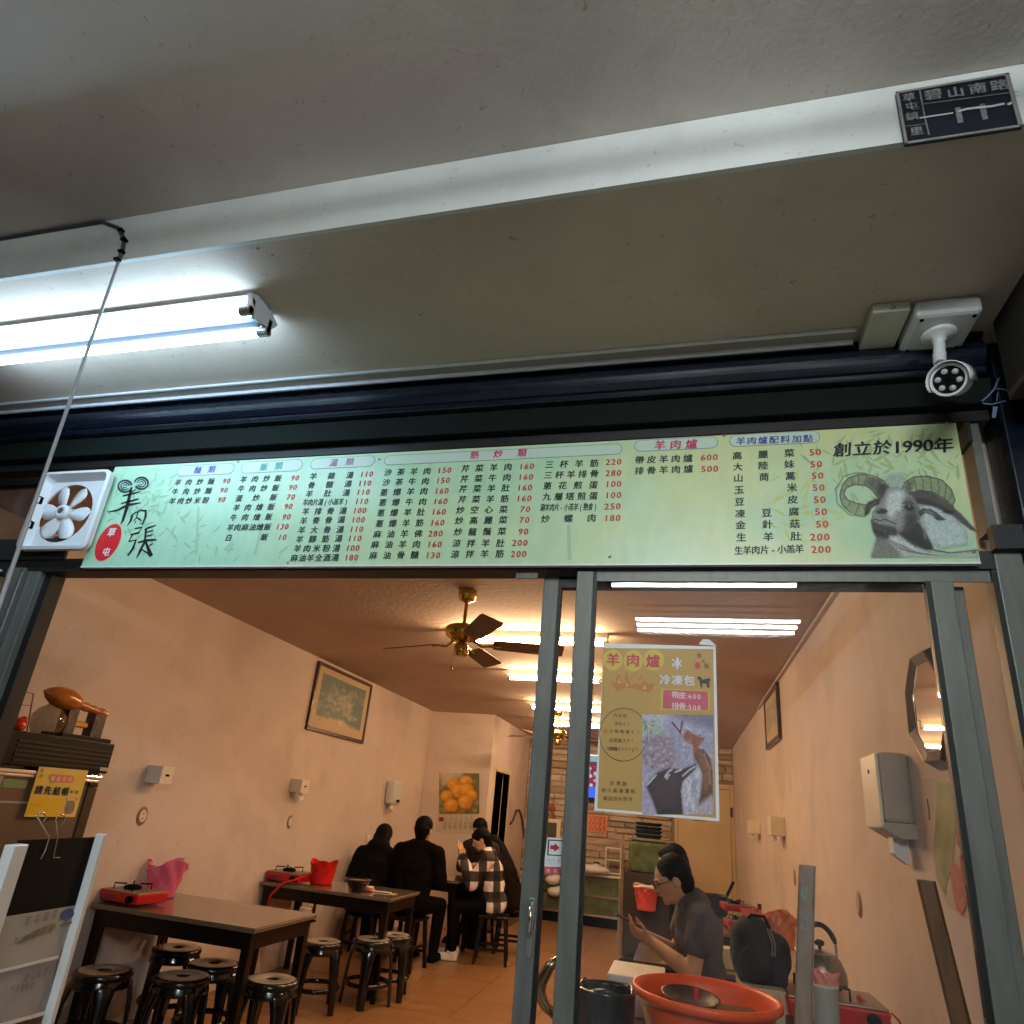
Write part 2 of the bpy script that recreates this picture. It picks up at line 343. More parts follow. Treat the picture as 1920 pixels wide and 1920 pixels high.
# stone-clad rear wall: each stone is a piece of it
sw = struct(MB().box(XS, XR, YB2, YB2+.1, 0, ZC-.002).build('stone_wall', mat('stone_mortar', (.30, .22, .16), .9)))
SM = [mat('ledge_stone_%s' % n, c, .85, noise=.35, nscale=7, bump=.6, bscale=25, stretch=(.6, 1, 2.5)) for n, c in (('tan', (.62, .50, .38)), ('rose', (.60, .45, .36)), ('pale', (.70, .60, .48)), ('brown', (.48, .36, .27)))]
z = .42; row = 0
while z < ZC-.07:
    h = random.choice((.085, .10, .12)); h = min(h, ZC-.006-z); x = XS+.01-random.random()*.25
    while x < XR-.02:
        L_ = random.uniform(.30, .62); x0 = max(x, XS+.004); x1 = min(x+L_, XR-.003)
        if x1-x0 > .05 and not (x0 > -.13 and x1 < .9 and z < 2.2):
            if z < 2.2 and x1 > -.13: x1 = -.13
            if x1-x0 > .05:
                d = random.uniform(.015, .07); n = 4
                a = [(x0+.004, YB2-.001, z+.004), (x1-.004, YB2-.001, z+.004), (x1-.004, YB2-.001, z+h-.004), (x0+.004, YB2-.001, z+h-.004)]
                b = [(p[0]+(.012 if i in (0, 3) else -.012)+random.uniform(-.014, .014), YB2-d*random.uniform(.45, 1.1), p[2]+(.010 if i < 2 else -.010)+random.uniform(-.011, .011)) for i, p in enumerate(a)]
                MB().hexa(a, b).build('stone', random.choice(SM), sw)
        x += L_
    z += h; row += 1
# ------------------------------------------------------------------ shop front: fixed frame
PX = lambda px, py, y=YF: at(px, py, y=y).x
ZL0, ZL1 = 2.211, 2.262                             # lintel track
ff = thing('shop_front_frame', 'dark aluminium frame of the shop front with track above the sliding doors', 'door frame', (-.7, YF, 0))
box('track', M_alud, ff, -4.2, XR+.03, YF-.045, YF+.035, ZL0, ZL1+.0)
box('track_cover', M_alud, ff, -4.2, -2.30, YF-.055, YF-.046, ZL0+.045, 2.345)
box('track_cover', M_alud, ff, .803, .90, YF-.075, YF-.046, ZL1-.005, 2.325)
box('head_rail', M_alu, ff, -.245, .808, YF-.0345, YF-.029, at(1400, 1090, y=YF-.0345).z, at(1400, 1068, y=YF-.0345).z)
box('head_rail', M_alu, ff, -.50, -.43, YF-.03, YF-.024, 2.188, 2.207)
box('transom_post', M_alu, ff, .812, .835, YF-.035, YF+.03, 2.325, 2.69)
box('transom_post', M_alud, ff, .80, .811, YF-.045, YF+.03, 2.60, 2.69)
box('jamb', M_alu, ff, .808, .872, YF-.05, YF-.004, 0, 2.262, bevel=.003)
box('gasket', M_gasket, ff, .797, .8075, YF-.045, YF-.006, 0, 2.208)
box('guide_rail', M_navy, ff, .873, .955, YF-.09, YF+.02, 0, 2.90, bevel=.004)
box('guide_lip', M_alu, ff, .8735, .878, YF-.096, YF-.09, 0, 2.30)
lx = PX(95, 1083)
box('jamb', M_alu, ff, lx-.062, lx-.004, YF-.045, YF+.04, 0, ZL0, bevel=.003)
box('gasket', M_gasket, ff, lx-.004, lx+.028, YF-.02, YF+.04, 0, ZL0)
box('jamb', M_alu, ff, lx-.155, lx-.07, YF-.06, YF+.0, 0, ZL0+.01, bevel=.003)
box('jamb_lip', M_chrome, ff, lx-.073, lx-.069, YF-.066, YF-.06, 0, ZL0+.005)
box('jamb', M_alu, ff, lx-.36, lx-.27, YF-.05, YF+.03, 0, ZL0, bevel=.003)
box('clip', M_white, ff, lx-.20, lx-.185, YF-.062, YF-.056, 2.205, 2.212)
G_door = glass('door_glass', (.995, .995, .99), .013, .75)
G_door2 = glass('inner_door_glass', (.995, .995, .99), .004, .05)
G_tr = glass('transom_glass', (.72, .70, .66), .03, .6)
box('transom_glass', G_tr, ff, -3.49, -2.56, YF, YF+.005, ZL1+.01, 2.69)
box('rail_strip', M_shut, ff, -3.49, -2.56, YF-.02, YF+.02, 2.615, 2.64)
# sliding doors
def door(label, x0, x1, y, sw_, topz, black_head=True, rs_=None):
    t = thing('sliding_door', label, 'glass door', ((x0+x1)/2, y, 0))
    box('stile', M_alu, t, x0, x0+sw_, y-.016, y+.016, .02, topz, bevel=.003)
    rs_ = rs_ or sw_
    box('stile', M_alu, t, x1-rs_, x1, y-.016, y+.016, .02, topz-.03, bevel=.003)
    box('gasket', M_gasket, t, x0+sw_, x0+sw_+.010, y-.011, y+.011, .02, topz)
    box('gasket', M_gasket, t, x1-rs_-.012, x1-rs_, y-.011, y+.011, .02, topz-.03)
    hh = (topz-at(1400, 1103, y=y-.015).z) if black_head else .004; box('top_rail', M_gasket, t, x0+sw_, x1-rs_, y-.015 if black_head else y-.004, y+.015 if black_head else y+.004, topz-hh, topz-.001)
    box('bottom_rail', M_alu, t, x0+sw_, x1-rs_, y-.015, y+.015, .02, .11)
    box('glass_pane', G_door2 if black_head else G_door, t, x0+sw_+.011, x1-rs_-.013, y-.003, y+.003, .112, topz-hh-.001)
    return t
YA, YB_ = YF-.025, YF+.022
xa0 = at(1081.5, 1080, y=YA-.016).x; xa0w = at(1113, 1080, y=YA-.016).x-xa0
xa1 = at(1791, 1110, y=YA-.016).x
xb0 = at(1020, 1083, y=YB_-.016).x; xb0w = at(1048, 1083, y=YB_-.016).x-xb0
dA = door('outer sliding glass door with the hotpot poster on it', xa0, xa1, YA, xa0w, 2.209, False, .054)
dB = door('inner sliding glass door with the red arrow sticker and latch on its stile', xb0, xa1+.040, YB_, xb0w, 2.209, True, .040)
# latch and pull on inner door
hx = at(992, 1740, y=YB_-.03)
m = MB(); m.box(hx.x-.008, hx.x+.008, YB_-.022, YB_-.016, hx.z-.07, hx.z+.07); lpl = m.build('latch_plate', M_steel, dB, bevel=.002)
m = MB(); m.tube([(hx.x, YB_-.022, hx.z+.055), (hx.x+.004, YB_-.045, hx.z+.05), (hx.x+.006, YB_-.05, hx.z), (hx.x, YB_-.022, hx.z-.02)], .006); m.build('latch', M_chrome, lpl, smooth=True)
pts = [at(*p, y=2.25) for p in ((1046, 1800), (1030, 1812), (1014, 1840), (1011, 1862), (1022, 1885), (1040, 1905))]
t = thing('metal_hoop', 'curved brass-coloured metal hoop behind the door stiles low down', 'handle', pts[3])
MB().tube(pts, [.012, .016, .019, .019, .016, .012], 12).build('hoop', mat('aged_brass', (.45, .36, .2), .25, metal=1), t, smooth=True)
# ------------------------------------------------------------------ roller shutter housing above the sign
hs = thing('shutter_housing', 'long black roller shutter housing above the menu sign', 'shutter box', (-.7, 1.8, 2.8))
prof = [(1.745, 2.899), (1.745, 2.885), (1.752, 2.862), (1.742, 2.845), (1.738, 2.825), (1.745, 2.80), (1.765, 2.783)]
# bulging front cover
def extrude_x(prof, x0, x1, mt, name, parent, smooth=False, bevel=0):
    a = [(x0, p[0], p[1]) for p in prof]; b = [(x1, p[0], p[1]) for p in prof]
    return MB().hexa(a, b).build(name, mt, parent, smooth=smooth, bevel=bevel)
arc = [(1.80+.055*math.cos(R(a)), 2.838+.05*math.sin(R(a))) for a in range(100, 281, 12)]
extrude_x([(1.87, 2.897), (1.75, 2.897), (1.75, 2.882), (1.87, 2.882)], -4.4, .84, M_navy, 'upper_plate', hs, bevel=.002)
a = [(-4.4, p[0], p[1]) for p in arc]; b = [(.84, p[0], p[1]) for p in arc]
MB().hexa(a+[(-4.4, 1.86, 2.79), (-4.4, 1.86, 2.88)], b+[(.84, 1.86, 2.79), (.84, 1.86, 2.88)]).build('roller_cover', M_navy, hs, bevel=.004)
extrude_x([(1.765, 2.79), (1.86, 2.79), (1.86, 2.775), (1.772, 2.775)], -4.4, .84, M_navy, 'lower_lip', hs, bevel=.004)
extrude_x([(1.80, 2.774), (1.849, 2.774), (1.849, 2.70), (1.815, 2.70)], -4.4, .86, M_shut, 'lower_panel', hs, bevel=.003)
extrude_x([(1.850, 2.665), (1.95, 2.665), (1.95, 2.773), (1.850, 2.773)], -4.4, .86, M_gasket, 'bottom_slot', hs)
tr = thing('ceiling_trim', 'thin white trim strip along the corner of soffit and shutter housing', 'trim', (-.7, 1.74, 2.89))
box('strip', M_whitem, tr, -4.6, .50, 1.690, 1.700, 2.890, 2.899, bevel=.002)
box('strip', M_whitem, tr, -4.6, .50, 1.735, 1.745, 2.880, 2.899, bevel=.002)
box('backing', mat('taupe_trim', (.30, .26, .22), .7), tr, -4.6, .50, 1.7005, 1.7345, 2.892, 2.899)
# ------------------------------------------------------------------ menu sign
YS = 1.835
def S(px, py, off=0): return at(px, py, y=YS-off)
NS = Vector((0, -1, 0))
def sign_mat():
    m = bpy.data.materials.new('menu_sign_print'); m.use_nodes = True; nt = m.node_tree; b = nt.nodes['Principled BSDF']; b.inputs['Roughness'].default_value = .35
    N = nt.nodes.new; L = nt.links.new
    tc = N('ShaderNodeTexCoord'); mp = N('ShaderNodeMapping'); mp.inputs['Scale'].default_value = (1, 1, 1.6); L(tc.outputs['Object'], mp.inputs[0])
    n = N('ShaderNodeTexNoise'); n.inputs['Scale'].default_value = 1.9; n.inputs['Detail'].default_value = 2; L(mp.outputs[0], n.inputs['Vector'])
    r = N('ShaderNodeValToRGB'); L(n.outputs['Fac'], r.inputs[0]); e = r.color_ramp.elements
    e[0].position = .36; e[0].color = (.40, .62, .42, 1); e[1].position = .64; e[1].color = (.60, .64, .31, 1)
    x = r.color_ramp.elements.new(.52); x.color = (.55, .65, .38, 1)
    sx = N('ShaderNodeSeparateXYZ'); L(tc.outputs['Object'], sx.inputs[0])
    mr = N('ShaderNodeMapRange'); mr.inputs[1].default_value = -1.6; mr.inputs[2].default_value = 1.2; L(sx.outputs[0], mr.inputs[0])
    mx = N('ShaderNodeMix'); mx.data_type = 'RGBA'; mx.inputs[6].default_value = (.42, .70, .50, 1); L(mr.outputs[0], mx.inputs[0]); L(r.outputs[0], mx.inputs[7])  # the lamp's cool tint put into the board colour, stronger towards the left end
    n2 = N('ShaderNodeTexNoise'); n2.inputs['Scale'].default_value = 26; n2.inputs['Detail'].default_value = 3
    mp2 = N('ShaderNodeMapping'); mp2.inputs['Scale'].default_value = (1, 1, .35); mp2.inputs['Rotation'].default_value = (0, R(35), 0); L(tc.outputs['Object'], mp2.inputs[0]); L(mp2.outputs[0], n2.inputs['Vector'])
    m2 = N('ShaderNodeMix'); m2.data_type = 'RGBA'; m2.blend_type = 'MULTIPLY'; m2.inputs[0].default_value = .35
    r2 = N('ShaderNodeValToRGB'); r2.color_ramp.elements[0].position = .40; r2.color_ramp.elements[0].color = (.80, .88, .78, 1); r2.color_ramp.elements[1].position = .6; L(n2.outputs['Fac'], r2.inputs[0])
    L(mx.outputs[2], m2.inputs[6]); L(r2.outputs[0], m2.inputs[7]); L(m2.outputs[2], b.inputs['Base Color']); return m
sg = thing('menu_sign', 'long pale green menu board with rows of dishes, red prices and a goat head', 'sign', (-.74, YS, 2.47))
c = [S(152, 1063), S(1838, 1052), S(1795, 790), S(210, 878)]
X0, X1 = c[0].x, c[1].x; Z0, Z1 = (c[0].z+c[1].z)/2, (c[2].z+c[3].z)/2
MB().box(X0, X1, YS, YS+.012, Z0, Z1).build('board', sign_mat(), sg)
box('edge_trim', M_whitem, sg, X0, X1, YS-.003, YS+.014, Z0-.006, Z0-.0005)
INK = mat('green_black_ink', (.012, .030, .022), .5); PRICE = mat('red_ink', (.50, .035, .030), .5)
def rows(s, ox, oy, k, data):
    for txt, a, b, pr, pc in data:
        A = S(ox+a[0]/k, oy+a[1]/k, .0012); B = S(ox+b[0]/k, oy+b[1]/k, .0012)
        n = len(txt); h = .029 if n <= 6 else .0285
        wd = 1 if n < 7 else .62 if n > 7 else .78
        put_text(MB(), txt, A, B, h if n < 6 else h, NS, 1, .12 if ox == 0 else .06, min(1, max(.55, (B-A).length/(n-1)/h*1.04)) if n > 4 else 1).build('dish_name', INK, sg)
        if pr: digits(MB(), pr, S(ox+pc[0]/k, oy+pc[1]/k, .0012), .030, NS, (1, 0, 0), 1, .60, .08 if ox == 0 else .04).build('price', PRICE, sg)
rows(sg, 0, 780, 3, [('羊肉炒麵', (1000, 375), (1187, 368), '90', (1275, 365)), ('牛肉炒麵', (985, 427), (1172, 421), '90', (1260, 416)), ('羊肉炒米粉', (970, 480), (1157, 474), '90', (1247, 470)),
  ('羊肉炒飯', (1370, 357), (1565, 350), '90', (1660, 348)), ('牛肉炒飯', (1357, 410), (1550, 404), '90', (1648, 401)), ('蛋炒飯', (1345, 464), (1538, 457), '70', (1637, 455)),
  ('羊肉燴飯', (1330, 516), (1525, 511), '90', (1623, 508)), ('牛肉燴飯', (1313, 572), (1512, 567), '90', (1612, 566)), ('羊肉麻油燴飯', (1295, 628), (1505, 624), '130', (1588, 622)), ('白飯', (1287, 685), (1487, 681), '10', (1588, 681))])
rows(sg, 500, 780, 3, [('羊雜湯', (262, 340), (468, 334), '110', (562, 327)), ('骨髓湯', (252, 390), (458, 382), '110', (552, 378)), ('羊肚湯', (240, 438), (448, 432), '110', (543, 428)),
  ('羊肉片湯(小羔羊)', (218, 487), (448, 482), '110', (534, 480)), ('羊排骨湯', (220, 537), (430, 534), '100', (523, 531)), ('羊脊骨湯', (208, 590), (420, 584), '100', (515, 583)),
  ('羊大骨湯', (197, 642), (413, 640), '110', (505, 636)), ('羊腳筋湯', (185, 694), (405, 690), '110', (495, 688)), ('羊肉米粉湯', (173, 746), (392, 744), '100', (484, 742)), ('麻油羊全酒湯', (155, 800), (385, 797), '180', (476, 796)),
  ('沙茶羊肉', (683, 318), (903, 310), '150', (1000, 305)), ('沙茶牛肉', (673, 374), (893, 367), '150', (992, 362)), ('蔥爆羊肉', (660, 431), (885, 423), '160', (984, 421)), ('蔥爆牛肉', (653, 487), (878, 483), '160', (977, 480)),
  ('蔥爆羊肚', (643, 546), (868, 541), '160', (968, 539)), ('蔥爆羊筋', (635, 606), (860, 602), '160', (960, 600)), ('麻油羊佛', (622, 666), (852, 662), '280', (950, 661)), ('麻油羊肉', (610, 724), (843, 722), '160', (944, 721)), ('麻油骨髓', (600, 785), (833, 782), '130', (935, 783)),
  ('芹菜羊肉', (1118, 297), (1358, 287), '160', (1462, 283)), ('芹菜牛肉', (1112, 355), (1352, 346), '160', (1457, 343)), ('芹菜羊肚', (1105, 411), (1345, 405), '160', (1451, 403)), ('芹菜羊筋', (1100, 471), (1338, 466), '160', (1447, 463)),
  ('炒空心菜', (1090, 530), (1332, 526), '70', (1455, 524)), ('炒高麗菜', (1083, 589), (1330, 586), '70', (1450, 585)), ('炒龍鬚菜', (1077, 653), (1323, 650), '90', (1444, 650)), ('涼拌羊肚', (1068, 717), (1315, 716), '200', (1424, 713)), ('涼拌羊筋', (1060, 779), (1310, 776), '200', (1417, 776))])
rows(sg, 960, 780, 3, [('三杯羊筋', (210, 274), (462, 266), '220', (571, 258)), ('三杯羊排骨', (203, 334), (463, 325), '280', (570, 320)), ('蔥花煎蛋', (200, 394), (458, 388), '100', (570, 382)), ('九層塔煎蛋', (196, 455), (458, 450), '100', (569, 445)),
  ('涮羊肉片-小羔羊(熟食)', (172, 516), (470, 510), '250', (565, 508)), ('炒螺肉', (188, 580), (448, 574), '180', (564, 573)),
  ('帶皮羊肉爐', (718, 248), (990, 238), '600', (1109, 232)), ('排骨羊肉爐', (716, 309), (992, 298), '500', (1111, 297)),
  ('高麗菜', (1267, 224), (1560, 209), '50', (1705, 203)), ('大陸妹', (1270, 287), (1560, 272), '50', (1711, 270)), ('山茼蒿', (1273, 350), (1566, 338), '50', (1718, 335)), ('玉 米', (1277, 416), (1575, 403), '50', (1724, 402)), ('豆 皮', (1280, 483), (1579, 471), '50', (1730, 470)),
  ('凍豆腐', (1283, 550), (1585, 539), '50', (1737, 538)), ('金針菇', (1286, 614), (1590, 607), '50', (1744, 608)), ('生羊肚', (1290, 683), (1597, 677), '200', (1731, 680)), ('生羊肉片-小羔羊', (1275, 757), (1617, 748), '200', (1738, 750))])
def header(ox, x0, x1, y0, y1, dy, txt, a, b, col, h=.033):
    """pill: x0..x1 at left mid height y0..y1 (crop pixels), dy = rise of the right end"""
    k = 3; A = S(ox+x0/k, 780+(y0+y1)/2/k, .0006); B = S(ox+x1/k, 780+((y0+y1)/2+dy)/k, .0006); hh = (S(ox+x0/k, 780+y0/k)-S(ox+x0/k, 780+y1/k)).length/2*.96; zc = (A.z+B.z)/2
    def pill(r, o):
        p = []
        for sx, cx_, a0 in ((1, B.x-hh, -90), (-1, A.x+hh, 90)):
            for q in range(0, 181, 15): t = R(a0+q); p.append(Vector((cx_+r*math.cos(t), YS-o, zc+r*math.sin(t))))
        return p
    MB().poly(pill(hh, .0006)).build('header_outline', mat('grey_green_ink', (.16, .27, .22), .5), sg)
    MB().poly(pill(hh-.0022, .0010)).build('header_panel', mat('pale_header', (.52, .64, .54), .4), sg)
    put_text(MB(), txt, S(ox+a[0]/k, 780+a[1]/k, .0016), S(ox+b[0]/k, 780+b[1]/k, .0016), h, NS, 1, .1).build('header_text', col, sg)
CB = mat('blue_violet_ink', (.10, .12, .42), .5); CT = mat('teal_ink', (.05, .36, .30), .5); CG = mat('mauve_grey_ink', (.24, .16, .24), .5); CM = mat('magenta_ink', (.50, .03, .18), .5); CN = mat('navy_ink', (.06, .08, .28), .5)
header(0, 997, 1318, 282, 342, -18, '麵類', (1112, 305), (1192, 300), CB)
header(0, 1357, 1702, 258, 323, -14, '飯類', (1485, 287), (1568, 281), CT)
header(500, 247, 610, 240, 302, -20, '湯類', (378, 263), (468, 258), CG)
header(500, 661, 2000, 221, 278, -64, '熱炒類', (1170, 220), (1437, 207), CM)
header(960, 687, 1160, 136, 204, -24, '羊肉爐', (832, 165), (1010, 158), mat('crimson_ink', (.50, .03, .10), .5), .036)
header(960, 1222, 1733, 107, 178, -28, '羊肉爐配料加點', (1287, 142), (1665, 127), CN, .028)
kk = 3.2; q = lambda x, y, o=.0014: S(1320+x/kk, 760+y/kk, o)
BLK = mat('black_ink', (.006, .008, .008), .5)
mb = MB(); put_text(mb, '創立於', q(828, 268), q(1072, 254), .050, NS, 1, .15); put_text(mb, '1990', q(1160, 250), q(1345, 238), .055, NS, 1, .12); put_text(mb, '年', q(1438, 240), q(1438, 240), .052, NS, 1, .15); mb.build('founding_line', BLK, sg)
# logo at the left end
g = lambda x, y, o=.0014: S(x/3, 780+y/3, o)
lg = MB()
def stroke(mb, pts, ws, f=g, o=.0014):
    if mb is lg: ws = [w_*1.55+.0008 for w_ in ws]
    P = [f(x, y, o) for x, y in pts]; Lf = []; Rt = []
    for i, p in enumerate(P):
        d = (P[min(i+1, len(P)-1)]-P[max(i-1, 0)]).normalized(); nn = Vector((-d.z, 0, d.x)); wv = ws[i] if hasattr(ws, '__len__') else ws
        Lf.append(p+nn*wv/2); Rt.append(p-nn*wv/2)
    for i in range(len(P)-1): mb.add([Lf[i], Lf[i+1], Rt[i+1], Rt[i]], [(0, 1, 2, 3)])
for pts, ws in (([(690, 450), (730, 440), (790, 425)], [.004, .006, .003]), ([(680, 492), (730, 480), (780, 466)], [.003, .006, .004]), ([(608, 540), (660, 530), (720, 500), (792, 488)], [.002, .006, .008, .002]), ([(740, 400), (728, 450), (712, 520), (690, 590), (678, 608)], [.006, .009, .010, .007, .001]),
   ([(745, 552), (735, 590), (715, 618)], [.006, .006, .001]), ([(745, 552), (790, 530), (820, 533), (818, 570), (800, 610), (785, 600)], [.003, .004, .006, .006, .005, .001]), ([(775, 540), (768, 570), (752, 590)], [.003, .003, .002]), ([(768, 572), (785, 580), (796, 592)], [.002, .004, .002]), ([(765, 590), (755, 606)], [.003, .001]),
   ([(758, 634), (800, 625), (780, 655)], [.004, .005, .003]), ([(735, 668), (785, 655)], [.003, .005]), ([(745, 668), (725, 705), (765, 698), (748, 745), (718, 785), (712, 768)], [.004, .004, .005, .007, .005, .001]),
   ([(812, 640), (835, 628), (878, 614)], [.003, .005, .002]), ([(822, 632), (812, 720), (800, 735)], [.005, .005, .003]), ([(820, 655), (862, 643)], [.003, .003]), ([(818, 678), (858, 667)], [.003, .003]), ([(775, 712), (820, 700), (880, 695)], [.003, .007, .003]),
   ([(815, 705), (790, 755), (768, 800)], [.005, .008, .002]), ([(820, 705), (835, 750), (852, 788)], [.004, .008, .009]), ([(862, 716), (840, 730)], [.002, .004]), ([(800, 752), (830, 770), (845, 790)], [.002, .004, .003])): stroke(lg, pts, ws)
lg.build('brush_lettering', BLK, sg)
hn = MB()
for cx_, cy_, sgn in ((703, 395, 1), (795, 378, -1)):
    for rr, ww in ((1, .0085), (.62, .0055), (.28, .004)):
        pts = [(cx_-sgn*38*rr*math.cos(R(a_)), cy_-33*rr*math.sin(R(a_))) for a_ in range(-150, 171, 20)]
        stroke(hn, pts, ww)
stroke(hn, [(722, 420), (745, 425), (765, 412)], .006)
hn.build('horn_emblem', mat('dark_navy_ink', (.012, .018, .05), .5), sg)
ov = []
for a_ in range(0, 360, 12):
    u_, v_ = math.cos(R(a_)), math.sin(R(a_)); ov.append(g(608+68*u_-32*v_, 711+103*v_-14*u_, .0012))
ovb = [p+(p-g(608, 711, .0012))*.05 for p in ov]
MB().poly([p+Vector((0, .0004, 0)) for p in ovb]).build('seal_border', mat('pale_orange_ink', (.75, .50, .30), .5), sg)
MB().poly(ov).build('seal', mat('bright_red_ink', (.66, .018, .025), .5), sg)
mb = MB(); put_text(mb, '草', g(628, 655, .0018), g(628, 655, .0018), .038, NS, 1, .1); put_text(mb, '屯', g(598, 765, .0018), g(598, 765, .0018), .036, NS, 1, .1); mb.build('seal_lettering', M_gw, sg)
# bamboo leaf print
def leaves(cx_, cy_, sx, sy, n, mt, fn, seed, sz=1.0):
    rr = random.Random(seed); mb = MB()
    for i in range(n):
        x, y = cx_+rr.gauss(0, sx), cy_+rr.gauss(0, sy); P = fn(x, y, .0003)
        a_ = rr.choice((-60, -35, 40, 65, 75, -75, 20))+rr.uniform(-15, 15); l = rr.uniform(.025, .06)*sz; d = Vector((math.cos(R(a_)), 0, math.sin(R(a_)))); nn = Vector((-d.z, 0, d.x))*l*.09
        pts = [P, P+d*l*.3+nn, P+d*l*.6+nn*.8, P+d*l, P+d*l*.6-nn*.8, P+d*l*.3-nn]
        if all(X0+.002 < p.x < X1-.002 and Z0+.002 < p.z < Z1-.002 for p in pts): mb.poly([Vector((p.x, YS-.0003-i*1e-6, p.z)) for p in pts])
    o = mb.build('bamboo_print', mt, sg); o['kind'] = 'stuff'
ident = lambda x, y, o: S(x, y, o)
leaves(270, 960, 40, 45, 90, mat('leaf_print_mint', (.30, .52, .34), .5), ident, 1)
leaves(250, 905, 30, 20, 30, mat('leaf_print_fresh', (.34, .60, .40), .5), ident, 2)
leaves(430, 1030, 60, 20, 22, MATS['leaf_print_mint'], ident, 3, .9)
leaves(1600, 860, 60, 35, 70, mat('leaf_print_olive', (.36, .46, .22), .5), ident, 4)
leaves(1740, 840, 40, 35, 60, MATS['leaf_print_olive'], ident, 5)
leaves(1500, 970, 35, 45, 40, mat('leaf_print_yellow', (.52, .58, .22), .5), ident, 6)
leaves(1650, 880, 90, 60, 60, mat('leaf_print_pale', (.48, .58, .36), .5), ident, 8, 1.3)
mb = MB()
for xa, xb, ya, yb in ((368, 372, 1040, 950), (1068, 1066, 1050, 985), (478, 492, 1040, 985)):
    P, Q = S(xa, ya, .0004), S(xb, yb, .0004); mb.add([P+Vector((-.006, 0, 0)), P+Vector((.006, 0, 0)), Q+Vector((.005, 0, 0)), Q+Vector((-.005, 0, 0))], [(0, 1, 2, 3)])
mb.build('bamboo_stem_print', mat('stem_print', (.36, .55, .36), .5), sg)
# goat head print
gc = Canvas(775, 1650, 400, 918, 3.4)
dk_, sh_, md_, lt_, pa_, hn_, ln_ = (.014, .012, .012), (.055, .050, .046), (.13, .125, .115), (.30, .31, .29), (.62, .66, .64), (.36, .43, .27), (.07, .08, .06)
gc.poly([(1010, 918), (1030, 830), (1100, 770), (1200, 790), (1290, 860), (1440, 890), (1646, 875), (1650, 918)], (.56, .60, .55), 14, .8)
gc.poly([(1290, 600), (1400, 590), (1490, 650), (1570, 740), (1590, 830), (1420, 862), (1340, 800)], (.58, .66, .66), 12, .9)
gc.poly([(1060, 480), (1100, 420), (1200, 410), (1240, 480), (1180, 520)], (.55, .62, .58), 14, .6)
LH = [(1110, 495), (1075, 450), (1010, 420), (930, 412), (870, 435), (830, 480), (815, 540), (830, 600), (880, 645), (960, 668), (990, 600), (915, 588), (862, 568), (838, 530), (855, 492), (905, 474), (975, 480), (1015, 515), (1050, 562), (1090, 540)]
gc.poly(LH, hn_, 3, .9); gc.poly([(1110, 495), (1060, 445), (990, 425), (960, 470), (1010, 500), (1050, 560), (1090, 540)], md_, 9, .8); gc.poly([(1100, 480), (1060, 470), (1035, 520), (1060, 565), (1100, 530)], sh_, 8, .8)
RH_ = [(1188, 505), (1205, 460), (1260, 430), (1340, 424), (1430, 450), (1485, 505), (1506, 570), (1490, 605), (1440, 560), (1370, 520), (1300, 512), (1250, 530)]
gc.poly(RH_, hn_, 3, .9); gc.poly([(1195, 500), (1215, 460), (1260, 445), (1250, 500), (1230, 530)], md_, 8, .7)
gc.poly([(1230, 528), (1290, 510), (1370, 522), (1450, 575), (1540, 650), (1640, 760), (1600, 745), (1500, 670), (1420, 620), (1330, 590), (1260, 580)], md_, 5, .95); gc.poly([(1250, 560), (1330, 556), (1430, 600), (1510, 655), (1450, 640), (1360, 602), (1280, 590)], sh_, 6, .9)
gc.poly([(1095, 505), (1150, 488), (1205, 500), (1255, 550), (1285, 600), (1298, 660), (1290, 740), (1255, 790), (1175, 790), (1100, 765), (1040, 745), (1003, 700), (1012, 640), (1040, 600), (1075, 550)], lt_, 3)
gc.poly([(1120, 510), (1190, 508), (1215, 560), (1185, 620), (1130, 690), (1095, 640), (1092, 570)], pa_, 12, .95)
gc.poly([(1190, 560), (1250, 560), (1285, 620), (1290, 720), (1240, 780), (1190, 740), (1215, 650)], md_, 14, .9); gc.poly([(1200, 660), (1270, 650), (1290, 720), (1250, 780), (1175, 770)], sh_, 16, .85)
gc.poly([(1130, 690), (1180, 640), (1210, 700), (1180, 750), (1140, 740)], (.34, .33, .31), 12, .9)
gc.poly([(1001, 690), (1060, 715), (1150, 730), (1165, 765), (1130, 800), (1060, 800), (1015, 760)], sh_, 6, .95); gc.poly([(1020, 745), (1080, 770), (1150, 780), (1140, 805), (1070, 805), (1030, 785)], dk_, 7, .9)
gc.poly([(1028, 638), (1055, 618), (1090, 622), (1106, 638), (1085, 652), (1045, 652)], dk_, 3, .95); gc.ell(1045, 630, 8, 4, lt_, 2, .7); gc.line([(1005, 690), (1035, 684), (1055, 694), (1085, 682), (1125, 700), (1150, 712)], 4, dk_, 2)
gc.poly([(1196, 612), (1216, 594), (1246, 596), (1264, 614), (1250, 632), (1220, 632)], dk_, 4, .95); gc.ell(1232, 606, 5, 3, pa_, 2, .8); gc.line([(1190, 590), (1225, 578), (1262, 592)], 5, sh_, 3, .8)
gc.poly([(962, 615), (985, 580), (1035, 560), (1065, 562), (1045, 595), (1005, 615), (990, 650), (965, 668)], sh_, 4, .95); gc.poly([(985, 600), (1030, 575), (1045, 580), (1005, 610), (985, 640)], md_, 5, .8)
gc.poly([(1283, 640), (1312, 617), (1360, 620), (1400, 645), (1425, 668), (1455, 685), (1430, 692), (1395, 690), (1368, 662), (1330, 645), (1298, 668)], sh_, 3, .95); gc.poly([(1300, 640), (1340, 625), (1380, 645), (1400, 672), (1370, 655), (1330, 640)], lt_, 4, .7)
gc.poly([(1420, 640), (1460, 625), (1510, 640), (1470, 655)], dk_, 5, .9)
